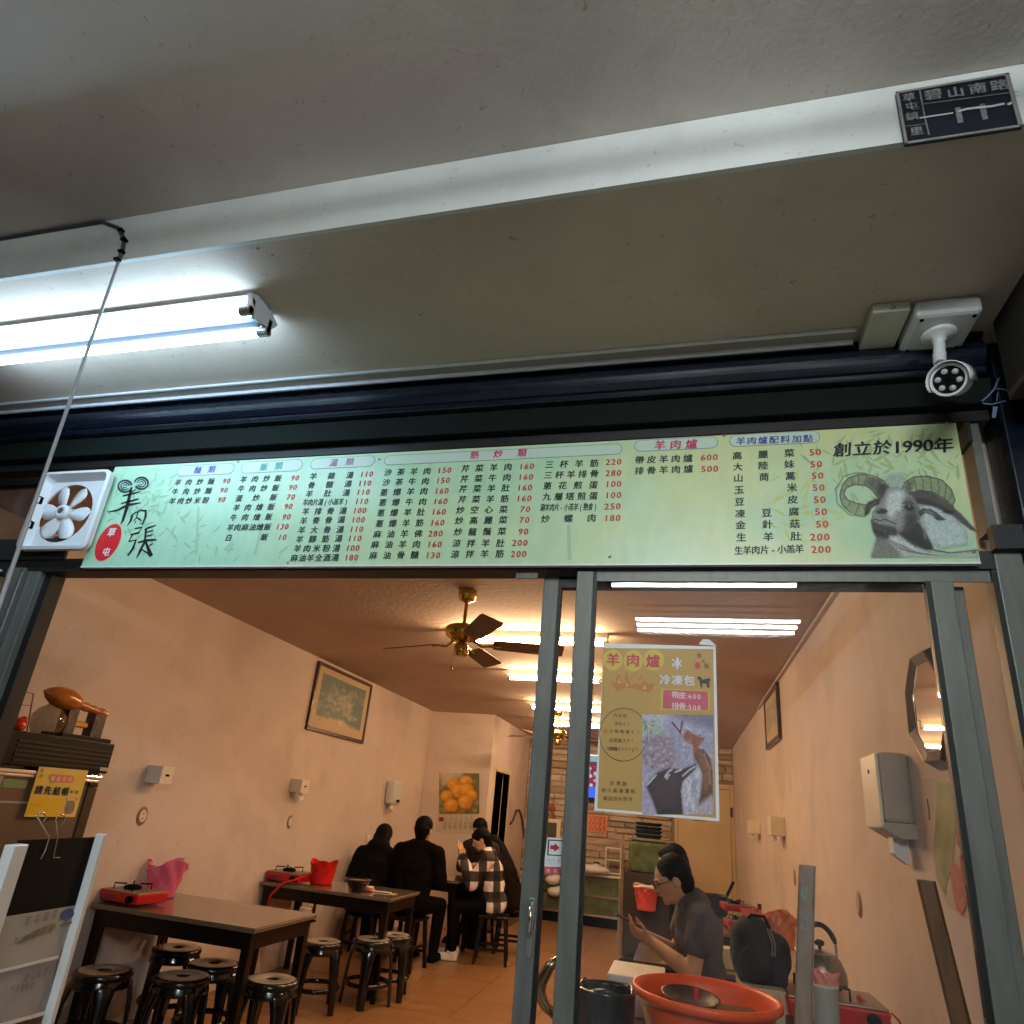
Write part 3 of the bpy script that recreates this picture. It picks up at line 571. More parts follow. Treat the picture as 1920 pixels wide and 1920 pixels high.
gc.poly([(1165, 765), (1230, 740), (1290, 700), (1335, 770), (1380, 866), (1300, 862), (1220, 825)], sh_, 6, .98); gc.poly([(1200, 775), (1270, 740), (1300, 790), (1370, 866), (1290, 850), (1225, 812)], dk_, 10, .9); gc.line([(1285, 690), (1320, 750), (1328, 800)], 5, lt_, 4, .8)
gc.poly([(1040, 780), (1100, 805), (1130, 840), (1170, 880), (1190, 918), (1000, 918), (1025, 860)], (.20, .20, .16), 10, .85); gc.poly([(1110, 780), (1180, 790), (1250, 840), (1320, 870), (1230, 880), (1160, 840), (1110, 810)], pa_, 8, .85)
for i in range(9): gc.line([(1100+i*14, 800+i*6), (1150+i*18, 850+i*5), (1230+i*22, 885+i*2)], 2.5, (lt_, sh_, md_)[i % 3], 3, .55)
for P_l in (LH[:9], [(1050, 562), (1015, 515), (975, 480), (905, 474), (855, 492), (838, 530), (862, 568), (915, 588), (990, 602)], RH_[:8], [(1230, 530), (1290, 508), (1370, 518), (1450, 565), (1500, 612)]): gc.line(P_l, 3, ln_, 2.5, .9)
for a_, b_, c_, d_ in ((1060, 445, 1030, 505), (1090, 475, 1062, 540), (1020, 424, 1000, 486), (975, 414, 962, 474), (925, 412, 925, 472), (878, 432, 895, 476), (842, 465, 868, 490), (820, 510, 842, 515), (822, 570, 848, 550), (850, 622, 880, 580), (905, 655, 930, 592), (1215, 455, 1240, 520), (1255, 432, 1275, 508), (1305, 425, 1318, 508), (1355, 426, 1365, 515), (1405, 440, 1408, 540), (1452, 470, 1440, 560), (1488, 515, 1466, 580)): gc.line([(a_, b_), ((a_+c_)/2+4, (b_+d_)/2), (c_, d_)], 2.6, ln_, 2.5, .75)
gc.line([(1380, 868), (1480, 886), (1646, 868)], 4, ln_, 4, .7); gc.line([(1640, 760), (1560, 690), (1505, 655)], 3, ln_, 3, .8)
for i in range(40):
    rr_ = random.Random(i); x_, y_ = rr_.uniform(1020, 1280), rr_.uniform(520, 860); gc.line([(x_, y_), (x_+rr_.uniform(-14, 14), y_+rr_.uniform(14, 34))], 1.6, (sh_, lt_, dk_)[i % 3], 2.5, .35)
gc.line([(1040, 430), (930, 400), (840, 425), (790, 500), (800, 590), (870, 655), (960, 668)], 3, hn_, 5, .6); gc.a[..., :3] = gc.a[..., :3]**1.25*.95; gc.grain(.10, 3.5, 2); gc.build('goat_print', q, .0010, sg)
# screws of the sign
for px, py in ((447, 866), (711, 861), (1357, 817), (1776, 794), (540, 1055), (1143, 1044), (1825, 1035)):
    P = S(px, py); MB().lathe([(0, -.004), (.004, -.003), (.005, 0)], P, (0, 1, 0), 10).build('screw', M_steel, sg, smooth=True)
# ------------------------------------------------------------------ exhaust fan in the transom
YE = 1.80
fl, fr_, fb, ft = -2.505, -2.160, 2.280, 2.620
fan = thing('exhaust_fan', 'white square exhaust fan with six blades left of the menu sign', 'fan', ((fl+fr_)/2, YE, fb))
def rrect(x0, x1, z0, z1, r, n=5):
    p = []
    for cx_, cz_, a0 in ((x1-r, z0+r, -90), (x1-r, z1-r, 0), (x0+r, z1-r, 90), (x0+r, z0+r, 180)):
        for k in range(n+1): a_ = R(a0+90*k/n); p.append((cx_+r*math.cos(a_), cz_+r*math.sin(a_)))
    return p
fc = at(124, 963, y=YE+.04); fcx, fcz = fc.x, fc.z; RR = .127
def ringgrid(outer, inner, yo, yi):
    a = [(p[0], yo, p[1]) for p in outer]; b = [(p[0], yi, p[1]) for p in inner]; n = len(a)
    return a+b, [(i, (i+1) % n, n+(i+1) % n, n+i) for i in range(n)]
o4 = rrect(fl, fr_, fb, ft, .03); i1 = rrect(fl+.012, fr_-.012, fb+.012, ft-.012, .024); i2 = rrect(fl+.03, fr_-.022, fb+.02, ft-.03, .02)
mb = MB()
mb.add(*ringgrid(o4, o4, YE+.02, YE)); mb.add(*ringgrid(o4, i1, YE, YE-.004)); mb.add(*ringgrid(i1, i2, YE-.004, YE+.034))
n = len(i2); circ = []
for p in i2: a_ = math.atan2(p[1]-fcz, p[0]-fcx); circ.append((fcx+RR*math.cos(a_), fcz+RR*math.sin(a_)))
# refine: insert subdivisions along straight edges so the hole reads round
def densify(P, m=4):
    o = []
    for i, p in enumerate(P):
        qn = P[(i+1) % len(P)]; L_ = math.hypot(qn[0]-p[0], qn[1]-p[1]); k = max(1, int(L_/.02))
        o += [(p[0]+(qn[0]-p[0])*t/k, p[1]+(qn[1]-p[1])*t/k) for t in range(k)]
    return o
d2 = densify(i2); circ = [(fcx+RR*math.cos(math.atan2(p[1]-fcz, p[0]-fcx)), fcz+RR*math.sin(math.atan2(p[1]-fcz, p[0]-fcx))) for p in d2]
mb.add(*ringgrid(d2, circ, YE+.034, YE+.035)); mb.add(*ringgrid(circ, circ, YE+.035, YE+.043))
mb.build('frame', M_white, fan)
for zf in (.60, .28):
    zz = fb+(ft-fb)*zf; mb = MB()
    for dz in (0, .028): mb.box(fl+.010, fl+.024, YE+.006, YE+.022, zz+dz, zz+dz+.003)
    mb.box(fl+.021, fl+.024, YE+.010, YE+.022, zz, zz+.028); mb.build('catch', M_blackm, fan)
for k in range(6):
    a0 = R(62+60*k-90*0); mb = MB(); rows_ = []
    prof_ = [(.024, -.012, .010), (.045, -.024, .016), (.070, -.038, .022), (.095, -.044, .022), (.112, -.036, .014), (.121, -.020, .002)]
    top = []
    for r_, l_, rt in prof_:
        top.append([Vector((r_, l_, -.005)), Vector((r_+.004, (l_+rt)/2, 0)), Vector((r_, rt, .006))])
    vs = []; fs = []
    for tr_ in top:
        for v in tr_:
            x = v.x*math.cos(a0)-v.y*math.sin(a0); zz = v.x*math.sin(a0)+v.y*math.cos(a0)
            vs.append((fcx+x, YE+.034+v.z, fcz+zz))
    for i in range(len(top)-1):
        for j in range(2): fs.append((i*3+j, i*3+j+1, (i+1)*3+j+1, (i+1)*3+j))
    mb.add(vs, fs).build('blade', M_white, fan, smooth=True, solid=.0025)
MB().lathe([(0, -.012), (.013, -.012), (.013, -.018), (.026, -.016), (.030, -.006), (.031, .03), (0, .03)], (fcx, YE+.030, fcz), (0, 1, 0)).build('hub', M_white, fan, smooth=True)
MB().cyl((fcx, YE+.0125, fcz), (fcx, YE+.011, fcz), .0125).build('hub_cap', mat('olive_grey_plastic', (.10, .11, .08), .5), fan)
MB().box(fcx-RR, fcx+RR, YE+.125, YE+.135, fcz-.075, fcz-.06).build('motor_bracket', M_steel, fan)
# ------------------------------------------------------------------ outside lamp fixture
def tube_light(name, label, x0, x1, ys, zt, r, mt, body, group=None, caps=True, E=None):
    t = thing(name, label, 'ceiling light', ((x0+x1)/2, sum(ys)/len(ys), zt), group)
    body(t)
    for y in ys:
        MB().cyl((x0+.03, y, zt), (x1-.03, y, zt), r, n=14, caps=False).build('lamp_tube', mt, t, smooth=True)
        if caps:
            for xa, xb in ((x0, x0+.035), (x1-.035, x1)):
                MB().cyl((xa, y, zt), (xb, y, zt), r+.001, n=14).build('end_cap', M_steel, t, smooth=False)
            for xx in (x0+.004, x1-.010):
                MB().box(xx-.004, xx+.010, y-.011, y+.011, zt-.012, zt+.045).build('lamp_holder', M_white, t, bevel=.003)
    return t
xe = at(500, 622, z=2.815).x; y1_, y2_ = at(440, 580, z=2.835).y, at(490, 626, z=2.815).y
M_refl = mat('white_reflector_enamel', (.78, .80, .84), .35)
def obody(t):
    x0, x1 = xe-1.24, xe-.015
    a = [(x0, y1_-.006, ZO-.022), (x0, y1_-.006, ZO-.020), (x0, (y1_+y2_)/2-.025, ZO-.06), (x0, (y1_+y2_)/2+.025, ZO-.06), (x0, y2_+.010, ZO-.022), (x0, y2_+.010, ZO-.020), (x0, (y1_+y2_)/2+.02, ZO-.001), (x0, (y1_+y2_)/2-.02, ZO-.001)]
    rf_ = MB().hexa(a, [(x1, p[1], p[2]) for p in a]).build('reflector', M_refl, t); ym_ = y2_-.032
    MB().box(x0, x1, ym_-.014, ym_+.010, ZO-.078, ZO-.045).build('channel', mat('channel_shade_blue', (.16, .19, .26), .5), rf_)  # bluish shade between the tubes, put into the channel's colour
    e = [(x1+.001, y1_-.020, ZO-.028), (x1+.001, (y1_+y2_)/2-.02, ZO-.085), (x1+.001, y2_+.01, ZO-.065), (x1+.001, y2_+.035, ZO-.026), (x1+.001, (y1_+y2_)/2+.02, ZO-.001), (x1+.001, (y1_+y2_)/2-.02, ZO-.001)]
    MB().slab(e, (.014, 0, 0)).build('end_plate', mat('lilac_grey_enamel', (.52, .54, .60), .4), t, bevel=.002)
    MB().lathe([(0, -.006), (.006, -.004), (.007, 0)], (x1-.05, (y1_+y2_)/2, ZO-.0605), (0, 0, 1), 10).build('screw', M_steel, t, smooth=True)
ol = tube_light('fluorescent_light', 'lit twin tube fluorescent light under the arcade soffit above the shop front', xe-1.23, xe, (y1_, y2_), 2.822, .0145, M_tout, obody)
def bbody(x0, x1, ya, yb):
    def f(t): MB().box(x0-.02, x1+.02, ya, yb, ZU-.016, ZU-.001).build('reflector', M_whitem, t, bevel=.004)
    return f
tube_light('fluorescent_light', 'single tube light on the arcade ceiling, mirrored above the poster in the door glass', -.47, .74, (2*(YA-.003)-at(1320, 1096.5, z=2.97).y,), 2.97, .012, M_tback, bbody(-.47, .74, -.37, -.33))
tube_light('fluorescent_light', 'three tube light on the arcade ceiling behind the viewer, mirrored in the door glass', -.36, .88, [2*(YA-.003)-at(1340, py_, z=2.965).y for py_ in (1163, 1173.5, 1184)], 2.965, .011, M_tback, lambda t: [MB().box(-.38, .90, y-.012, y+.012, ZU-.014, ZU-.001).build('batten', mat('dark_batten', (.02, .02, .02), .8), t, bevel=.004) for y in (-1.12, -1.27, -1.42)])
# ------------------------------------------------------------------ cable with clips
YC = YBD-.016
edge = [at(0, 460, z=ZU-.006), at(90, 448, z=ZU-.006), at(200, 424, z=ZU-.008)]
down = [at(222, 427, y=YC), at(233, 447, y=YC), at(230, 470, y=YC)]
c1 = [Vector((p.x, YC, p.z)) for p in edge]
ct = thing('cable', 'dark cable clipped along the top of the beam and hanging down past the fluorescent light', 'cable', down[-1])
MB().tube([Vector((-3.2, YC, ZU-.012))]+c1+down+[at(223, 489, y=YC)], .0055).build('clipped_run', M_cabled, ct, smooth=True)
a_, b_ = at(223, 489, y=YC), at(0, 1130, y=.95)
mid = [a_.lerp(b_, t)+Vector((0, 0, -.06*math.sin(math.pi*t)*.35)) for t in [i/10 for i in range(11)]]
ext = b_+(b_-a_)*.5
MB().tube(mid+[ext], .0042).build('hanging_run', M_cable, ct, smooth=True)
for px, py in ((228, 432), (234, 450), (229, 472), (221, 487)):
    P = at(px, py, y=YC-.004); MB().box(P.x-.010, P.x+.006, YC-.012, YC+.003, P.z-.004, P.z+.004).build('clip', M_blackm, ct, bevel=.001)
# ------------------------------------------------------------------ house number plate
YP = YBD-.019
pl = thing('house_number_plate', 'dark blue house number plate with 11 on the beam at top right', 'number plate', at(1800, 200, y=YP))
c4 = [at(1692, 270, y=YP), at(1917, 243, y=YP), at(1892, 137, y=YP), at(1682, 176, y=YP)]
x0, x1, z0, z1 = (c4[0].x+c4[3].x)/2, (c4[1].x+c4[2].x)/2, (c4[0].z+c4[1].z)/2, (c4[2].z+c4[3].z)/2
MB().box(x0, x1, YP, YBD-.013, z0, z1).build('plate', mat('midnight_blue_enamel', (.006, .007, .018), .4, noise=.4, nscale=14), pl, bevel=.003)
MFR = mat('worn_grey_metal', (.22, .22, .20), .5, noise=.3, nscale=20)
for a in ((x0, x1, z1-.006, z1), (x0, x1, z0, z0+.006), (x0, x0+.006, z0, z1), (x1-.008, x1, z0, z1)):
    MB().box(a[0], a[1], YP-.004, YP-.0005, a[2], a[3]).build('rim', MFR, pl, bevel=.001)
MP = mat('faded_white_paint', (.22, .23, .22), .6, noise=.5, nscale=60)
P_ = lambda x, y, o=.0012: at(1640+x/6.857, 100+y/6.857, y=YP-o)
mb = MB()
for ch, x, y, h in (('碧', 750, 530, .034), ('山', 1040, 500, .034), ('南', 1325, 450, .034), ('路', 1605, 410, .034), ('草', 440, 565, .026), ('屯', 480, 680, .026), ('鎮', 480, 810, .026), ('里', 540, 1000, .026)):
    p = P_(x, y); put_text(mb, ch, p, p, h, NS, 1)
mb.build('road_name', MP, pl)
mb = MB(); put_text(mb, '1', P_(1085, 790), P_(1085, 790), .066, NS, 1); put_text(mb, '1', P_(1400, 745), P_(1400, 745), .066, NS, 1, 0); mb.build('house_number', MP, pl)
mb = MB()
def ln(mb, pts, wd, o=.0016, f=P_): stroke(mb, pts, wd, lambda x, y, o_: f(x, y, o_), o)
ln(mb, [(575, 450), (640, 800), (700, 1050)], .0028); ln(mb, [(630, 650), (1850, 490)], .0025); ln(mb, [(380, 940), (660, 905)], .002); mb.build('ruled_lines', MP, pl)
mb = MB(); ln(mb, [(580, 830), (1010, 765)], .004, .0022); ln(mb, [(1070, 745), (1180, 715), (1330, 695), (1500, 680), (1670, 645)], .006, .0022); ln(mb, [(1710, 660), (1770, 630)], .006, .0022)
mb.build('paint_streak', mat('bright_paint_streak', (.50, .52, .50), .5), pl)
# ------------------------------------------------------------------ junction boxes and camera
jb = thing('junction_box', 'cream junction box cover on the soffit left of the camera box', 'junction box', at(1660, 600, z=ZO))
bl, br = at(1628, 575, z=ZO-.03), at(1700, 640, z=ZO-.03)
MB().box(.517, .612, 1.60, 1.758, ZO-.032, ZO-.001).build('cover', mat('aged_cream_plastic', (.62, .62, .50), .5, noise=.2), jb, bevel=.004)
mb = MB(); ln(mb, [(1668, 577), (1675, 579), (1679, 575), (1672, 572)], .003, .0, lambda x, y, o: at(x, y, y=1.5995)); mb.build('ink_mark', M_blackm, jb)
cb = thing('camera_box', 'white square camera mounting box on the soffit at the corner', 'junction box', at(1765, 600, z=ZO))
MB().box(.622, .782, 1.60, 1.765, ZO-.055, ZO-.001).build('box', M_white, cb, bevel=.012)
for x, y in ((.64, 1.62), (.765, 1.62), (.64, 1.745), (.765, 1.745)): MB().cyl((x, y, ZO-.0575), (x, y, ZO-.054), .005).build('screw', M_blackm, cb)
cc = Vector(at(1778, 712, y=1.60)); base = Vector((.700, 1.685, ZO-.056))
cv = thing('security_camera', 'white bullet security camera hanging from the box at the right corner', 'camera', base)
MB().lathe([(.045, 0), (.045, -.006), (.040, -.012), (.018, -.014), (.017, -.03)], base, (0, 0, 1)).build('mount_disc', M_white, cv, smooth=True)
j0 = base+Vector((0, 0, -.014)); ctop = cc+Vector((.004, .05, .052))
j1 = j0.lerp(ctop, .42); j2 = j0.lerp(ctop, .68)
MB().cyl(j0, j1, .0145).build('arm', M_white, cv, smooth=False, bevel=.002); MB().cyl(j1, j2, .0165, .015).build('arm_sleeve', M_white, cv, bevel=.003)
MB().cyl(j2, j2.lerp(ctop, .45), .011, .008).build('joint', M_steel, cv); MB().tube([j2, ctop], .005).build('pin', M_steel, cv)
ax = (at(1808, 716, y=1.78)-cc).normalized()      # towards the back of the body
MB().lathe([(.0, .01), (.034, .010), (.036, 0), (.041, 0), (.042, .004), (.042, .020), (.039, .022), (.039, .115), (.034, .135), (0, .137)], cc, ax).build('body', M_white, cv, smooth=False, bevel=0)
MB().lathe([(.0, .0), (.035, .0)], cc+ax*.006, ax).build('lens_panel', M_black, cv)
u_, w_ = MB().frame_axes(ax)
for k in range(6):
    t_ = R(20+60*k); P = cc+(u_*math.cos(t_)+w_*math.sin(t_))*.0235; MB().lathe([(.0075, .005), (.0075, .002), (.005, 0.0), (0, -.001)], P, ax, 14).build('infrared_lamp', mat('grey_lens', (.42, .42, .42), .3), cv, smooth=True)
MB().lathe([(0, .002), (.006, .002), (.007, .006)], cc, ax, 14).build('lens', mat('lens_black', (.004, .004, .006), .05), cv)
hood = []
for rr_ in (.047,):
    A, B = [], []
    for k in range(13):
        t_ = R(-20+ (220/12)*k); dirv = None
        s_ = ax.cross(Vector((0, 0, 1))).normalized(); upv = s_.cross(ax).normalized()
        d_ = s_*math.cos(t_)+upv*math.sin(t_)
        A.append(cc-ax*.014+d_*rr_); B.append(cc+ax*.115+d_*rr_)
    MB().add(A+B, [(i, i+1, 13+i+1, 13+i) for i in range(12)]).build('hood', M_white, cv, smooth=True, solid=.002)
# painted mark on the shutter guide and small bracket
mk = MB(); YM = YF-.0912
fm = lambda x, y, o: at(x, y, y=YM)
for pts, wd in (([(1873, 708), (1864, 730)], .005), ([(1864, 730), (1850, 745), (1841, 752)], .004), ([(1866, 728), (1884, 730), (1893, 738)], .004), ([(1842, 756), (1860, 758), (1886, 751)], .004), ([(1871, 735), (1869, 752)], .003)): stroke(mk, pts, wd, fm)
mk.poly([at(x, y, y=YM) for x, y in ((1862, 762), (1871, 762), (1867, 783), (1860, 783))])
tag(mk.build('chalk_mark', mat('faded_blue_paint', (.12, .18, .30), .7), None), 'faded blue painted squiggle on the dark shutter guide below the camera', 'painted mark')
# ------------------------------------------------------------------ poster on the outer door
YQ = YA-.006
def T(px, py, o=0): return at(px, py, y=YQ-o)
po = thing('hotpot_poster', 'ochre and white frozen lamb hotpot poster taped to the glass door', 'poster', T(1235, 1370))
MB().slab([T(1133, 1206), T(1342, 1212), T(1349, 1540), T(1114, 1520)], (0, .0006, 0)).build('sheet', M_gw, po)
Z = lambda x, y, o: T(1080+x/4, 1080+y/4, o)
MO = mat('ochre_print', (.50, .30, .085), .55)
def pr(name, mt, o, *polys):
    mb = MB()
    for p in polys: mb.poly([Z(x, y, o) for x, y in p])
    return mb.build(name, mt, po)
pr('ground', MO, .0004, [(206, 540), (1030, 548), (1050, 1815), (160, 1742)])
def circ_(cx_, cy_, r, ry=None, n=26): return [(cx_+r*math.cos(2*math.pi*i/n), cy_+(ry or r)*math.sin(2*math.pi*i/n)) for i in range(n)]
pr('title_disc', mat('yellow_print', (.62, .46, .07), .5), .0007, circ_(275, 630, 75, 78), ); pr('title_disc', MATS['yellow_print'], .0008, circ_(430, 635, 72, 80)); pr('title_disc', MATS['yellow_print'], .0009, circ_(583, 630, 76, 80))
RD = mat('deep_red_print', (.50, .04, .07), .5); WH = mat('lilac_white_print', (.68, .68, .80), .5); DK = mat('dark_brown_print', (.06, .045, .03), .5)
mb = MB(); put_text(mb, '羊肉爐', Z(278, 628, .0014), Z(578, 640, .0014), .040, NS, 1); mb.build('title', RD, po)
put_text(MB(), '冰', Z(757, 655, .0014), Z(757, 655, .0014), .030, NS, 1).build('snow_mark', WH, po)
put_text(MB(), '冷凍包', Z(668, 778, .0014), Z(850, 786, .0014), .030, NS, 1).build('subtitle', WH, po)
mb = MB()
for t_ in (0, 60, 120): 
    d_ = (40*math.cos(R(t_+90)), 46*math.sin(R(t_+90))); mb.poly([Z(757-d_[0]-4, 655-d_[1], .001), Z(757-d_[0]+4, 655-d_[1], .001), Z(757+d_[0]+4, 655+d_[1], .001), Z(757+d_[0]-4, 655+d_[1], .001)]) if t_ == 0 else None
mb.build('snow_mark', WH, po)
mb = MB(); put_text(mb, '羊', Z(925, 600, .0014), Z(925, 600, .0014), .017, NS, 1); put_text(mb, '張', Z(980, 675, .0014), Z(980, 675, .0014), .016, NS, 0); put_text(mb, '肉', Z(955, 640, .0014), Z(955, 640, .0014), .010, NS, 0); mb.build('small_logo', DK, po)
pr('small_seal', RD, .0010, circ_(912, 672, 22, 26))
pr('goat_silhouette', mat('black_print', (.02, .02, .02), .5), .001, [(905, 765), (920, 753), (935, 758), (950, 778), (985, 768), (1003, 768), (1010, 778), (1000, 790), (1000, 838), (985, 838), (978, 808), (950, 806), (945, 838), (935, 836), (928, 800), (925, 780)])
pr('flame_drawing', mat('flame_orange_print', (.50, .17, .045), .5), .0008, [(260, 790), (300, 800), (300, 760), (325, 735), (345, 800), (370, 800), (365, 755), (375, 715), (400, 790), (410, 825), (440, 800), (470, 815), (500, 800), (510, 775), (545, 815), (590, 795), (575, 850), (540, 875), (490, 860), (440, 845), (380, 840), (330, 850), (310, 865), (280, 830)])
pr('flame_drawing', MATS['flame_orange_print'], .0011, [(430, 745), (460, 712), (462, 722), (440, 748)]); pr('flame_drawing', MATS['flame_orange_print'], .0012, [(465, 780), (495, 740), (500, 750), (475, 785)], [(405, 745), (412, 750), (420, 775), (412, 775)])
pr('flame_drawing', MATS['yellow_print'], .0013, [(310, 800), (325, 765), (338, 810)], [(500, 850), (515, 815), (530, 850)], [(375, 830), (380, 790), (395, 830)])
pr('price_box_border', MATS['yellow_print'], .0008, [(638, 845), (1000, 860), (1000, 1015), (635, 1000)])
pr('price_box', mat('rose_red_print', (.52, .08, .12), .5), .0011, [(655, 853), (990, 866), (990, 1008), (650, 993)])
mb = MB(); put_text(mb, '帶皮', Z(745, 893, .0016), Z(797, 896, .0016), .021, NS, 1); put_text(mb, ':', Z(832, 900, .0016), Z(832, 900, .0016), .018, NS, 1); digits(mb, '600', Z(888, 903, .0016), .019, NS, (1, 0, 0), 1, .62)
put_text(mb, '排骨', Z(745, 975, .0016), Z(797, 978, .0016), .021, NS, 1); put_text(mb, ':', Z(832, 982, .0016), Z(832, 982, .0016), .018, NS, 1); digits(mb, '500', Z(888, 985, .0016), .019, NS, (1, 0, 0), 1, .62); mb.build('price_lettering', M_gw, po)
# round stamp
mb = MB()
for r0, r1, o in ((183, 178, .0010), (181, 179, .0010)):
    a = circ_(357, 1190, r0, r0*1.1, 48)
    b = circ_(357, 1190 if r0 == 183 else 1196, r1, r1*1.1, 48)
    for i in range(48): mb.poly([Z(*a[i], o), Z(*a[(i+1) % 48], o), Z(*b[(i+1) % 48], o), Z(*b[i], o)])
    break
mb.build('stamp_ring', DK, po)
mb = MB()
for s_, xa, xb, yy, h in (('內容物:', 295, 400, 1046, .0115), ('羊肉X1', 302, 390, 1107, .0115), ('豆沙骨高湯X2', 222, 468, 1165, .0115), ('豆腐醬汁X1', 262, 425, 1232, .0115), ('總重量3000g↑', 248, 452, 1295, .0115)):
    put_text(mb, s_, Z(xa, yy, .0012), Z(xb, yy+4, .0012), h, NS, 1)
mb.build('contents_lettering', DK, po)
mb = MB()
for s_, xa, xb, yy in (('台灣鍋', 270, 362, 1552), ('原汁高湯濃縮', 207, 425, 1608), ('請自加水使用', 220, 405, 1668)): put_text(mb, s_, Z(xa, yy, .0012), Z(xb, yy+6, .0012), .0125, NS, 1)
mb.build('cooking_lettering', DK, po)
# food photograph printed on the poster
fc_ = Canvas(496, 1030, 1040, 1788, 4, (.40, .37, .50))
fc_.poly([(690, 1030), (1040, 1030), (1040, 1170), (930, 1120), (800, 1070)], (.20, .18, .27), 20, .9); fc_.poly([(496, 1040), (700, 1040), (640, 1200), (496, 1260)], (.52, .50, .60), 25, .8)
fc_.poly([(505, 1220), (620, 1190), (720, 1230), (750, 1330), (720, 1430), (640, 1470), (560, 1420), (505, 1360)], (.34, .25, .30), 12, .9)
rr_ = random.Random(5)
for i in range(90): fc_.ell(rr_.uniform(500, 740), rr_.uniform(1215, 1440), rr_.uniform(8, 26), rr_.uniform(5, 12), ((.50, .42, .48), (.20, .13, .16), (.60, .55, .60), (.28, .18, .20))[i % 4], 4, .6, rr_.uniform(0, 180))
for i in range(40): fc_.line([(rr_.uniform(760, 960), rr_.uniform(1120, 1400)), (rr_.uniform(800, 1020), rr_.uniform(1120, 1400))], rr_.uniform(2, 9), ((.66, .62, .72), (.30, .28, .36))[i % 2], 5, .45)
fc_.poly([(890, 1290), (960, 1300), (1005, 1360), (1030, 1480), (1030, 1650), (930, 1725), (895, 1740), (925, 1650), (945, 1540), (930, 1440), (878, 1350)], (.15, .062, .028), 7)
fc_.poly([(900, 1310), (950, 1320), (985, 1400), (1000, 1520), (975, 1640), (950, 1560), (945, 1430)], (.30, .14, .06), 16, .8); fc_.line([(960, 1340), (1000, 1440), (1005, 1560)], 8, (.42, .26, .16), 8, .6)
fc_.poly([(830, 1150), (880, 1185), (965, 1215), (930, 1270), (900, 1330), (880, 1320), (880, 1270), (820, 1240), (800, 1200)], (.30, .10, .05), 6)
for i in range(16): fc_.ell(rr_.uniform(820, 940), rr_.uniform(1170, 1300), rr_.uniform(6, 22), 6, ((.48, .20, .10), (.16, .04, .02), (.55, .32, .2))[i % 3], 4, .7, rr_.uniform(0, 180))
fc_.poly([(775, 1540), (900, 1405), (945, 1480), (930, 1640), (905, 1745), (850, 1790), (790, 1790)], (.56, .52, .62), 8); 
for i in range(14): fc_.line([(rr_.uniform(780, 930), rr_.uniform(1430, 1560)), (rr_.uniform(790, 930), rr_.uniform(1600, 1790))], rr_.uniform(3, 12), ((.74, .72, .78), (.32, .28, .36))[i % 2], 8, .5)
fc_.poly([(518, 1570), (600, 1478), (700, 1440), (790, 1450), (860, 1425), (908, 1402), (895, 1450), (800, 1545), (788, 1610), (805, 1790), (608, 1790), (568, 1680)], (.045, .024, .028), 5)
fc_.poly([(560, 1560), (640, 1490), (760, 1480), (770, 1600), (740, 1740), (640, 1740)], (.085, .052, .060), 22, .8)
for P_l in ([(668, 1508), (690, 1470), (720, 1450)], [(680, 1520), (700, 1490)], [(745, 1470), (790, 1452)], [(800, 1500), (850, 1455), (890, 1430)], [(530, 1570), (600, 1495)]): fc_.line(P_l, 7, (.72, .68, .74), 5, .85)
for P_l in ([(722, 1100), (785, 1175)], [(798, 1090), (783, 1178)]): fc_.line(P_l, 9, (.14, .015, .045), 4)
for i in range(22): x_, y_ = rr_.uniform(505, 650), rr_.uniform(1085, 1185); fc_.ell(x_, y_, rr_.uniform(10, 24), 7, ((.26, .46, .07), (.12, .26, .03), (.40, .58, .18))[i % 3], 4, .85, rr_.uniform(0, 180))
fc_.poly([(496, 1440), (590, 1470), (520, 1570), (570, 1690), (600, 1790), (496, 1790)], (.46, .42, .54), 14, .8); fc_.poly([(920, 1720), (1030, 1630), (1030, 1790), (850, 1790)], (.52, .44, .50), 12, .9)
fc_.a[..., :3] **= 1.15; fc_.grain(.10, 5, 3); fc_.build('food_print', Z, .0010, po)
MB().slab([T(1310, 1208, .002), T(1318, 1198, .002), T(1330, 1199, .002), T(1344, 1211, .002)], (0, .0005, 0)).build('tape', mat('clear_tape', (.7, .7, .7), .2, alpha=.35), po)
# sticker on the inner door
YK = YB_-.006
st = thing('arrow_sticker', 'white pull sticker with red arrow on the inner glass door between the stiles', 'sticker', at(1040, 1600, y=YK))
K = lambda x, y, o=0: at(1000+x/4, 1440+y/4, y=YK-o)
def sk(name, mt, o, *polys):
    mb = MB()
    for p in polys: mb.poly([K(x, y, o) for x, y in p])
    mb.build(name, mt, st)
sk('label_sheet', M_gw, .0003, [(104, 520), (290, 530), (280, 745), (78, 738)])
sk('label_sheet', mat('coral_print', (.55, .10, .09), .5), .0003, [(76, 740), (280, 748), (276, 800), (84, 800)])
sk('arrow_border', BLK, .0006, [(110, 536), (290, 545), (282, 665), (104, 655)]); sk('arrow_panel', M_gw, .0009, [(120, 545), (280, 553), (273, 656), (114, 648)])
sk('arrow', mat('crimson_arrow_print', (.50, .02, .06), .5), .0012, [(128, 578), (158, 580), (160, 562), (197, 598), (156, 630), (157, 612), (126, 608)])
mb = MB(); put_text(mb, '自現請', K(120, 690, .0008), K(188, 694, .0008), .007, NS, 0); put_text(mb, '出口清', K(128, 715, .0008), K(180, 718, .0008), .006, NS, 0); mb.build('small_print', mat('grey_print', (.3, .35, .4), .5), st)
mb = MB(); put_text(mb, '請先', K(110, 770, .0008), K(165, 774, .0008), .011, NS, 1); mb.build('red_label_print', M_gw, st)
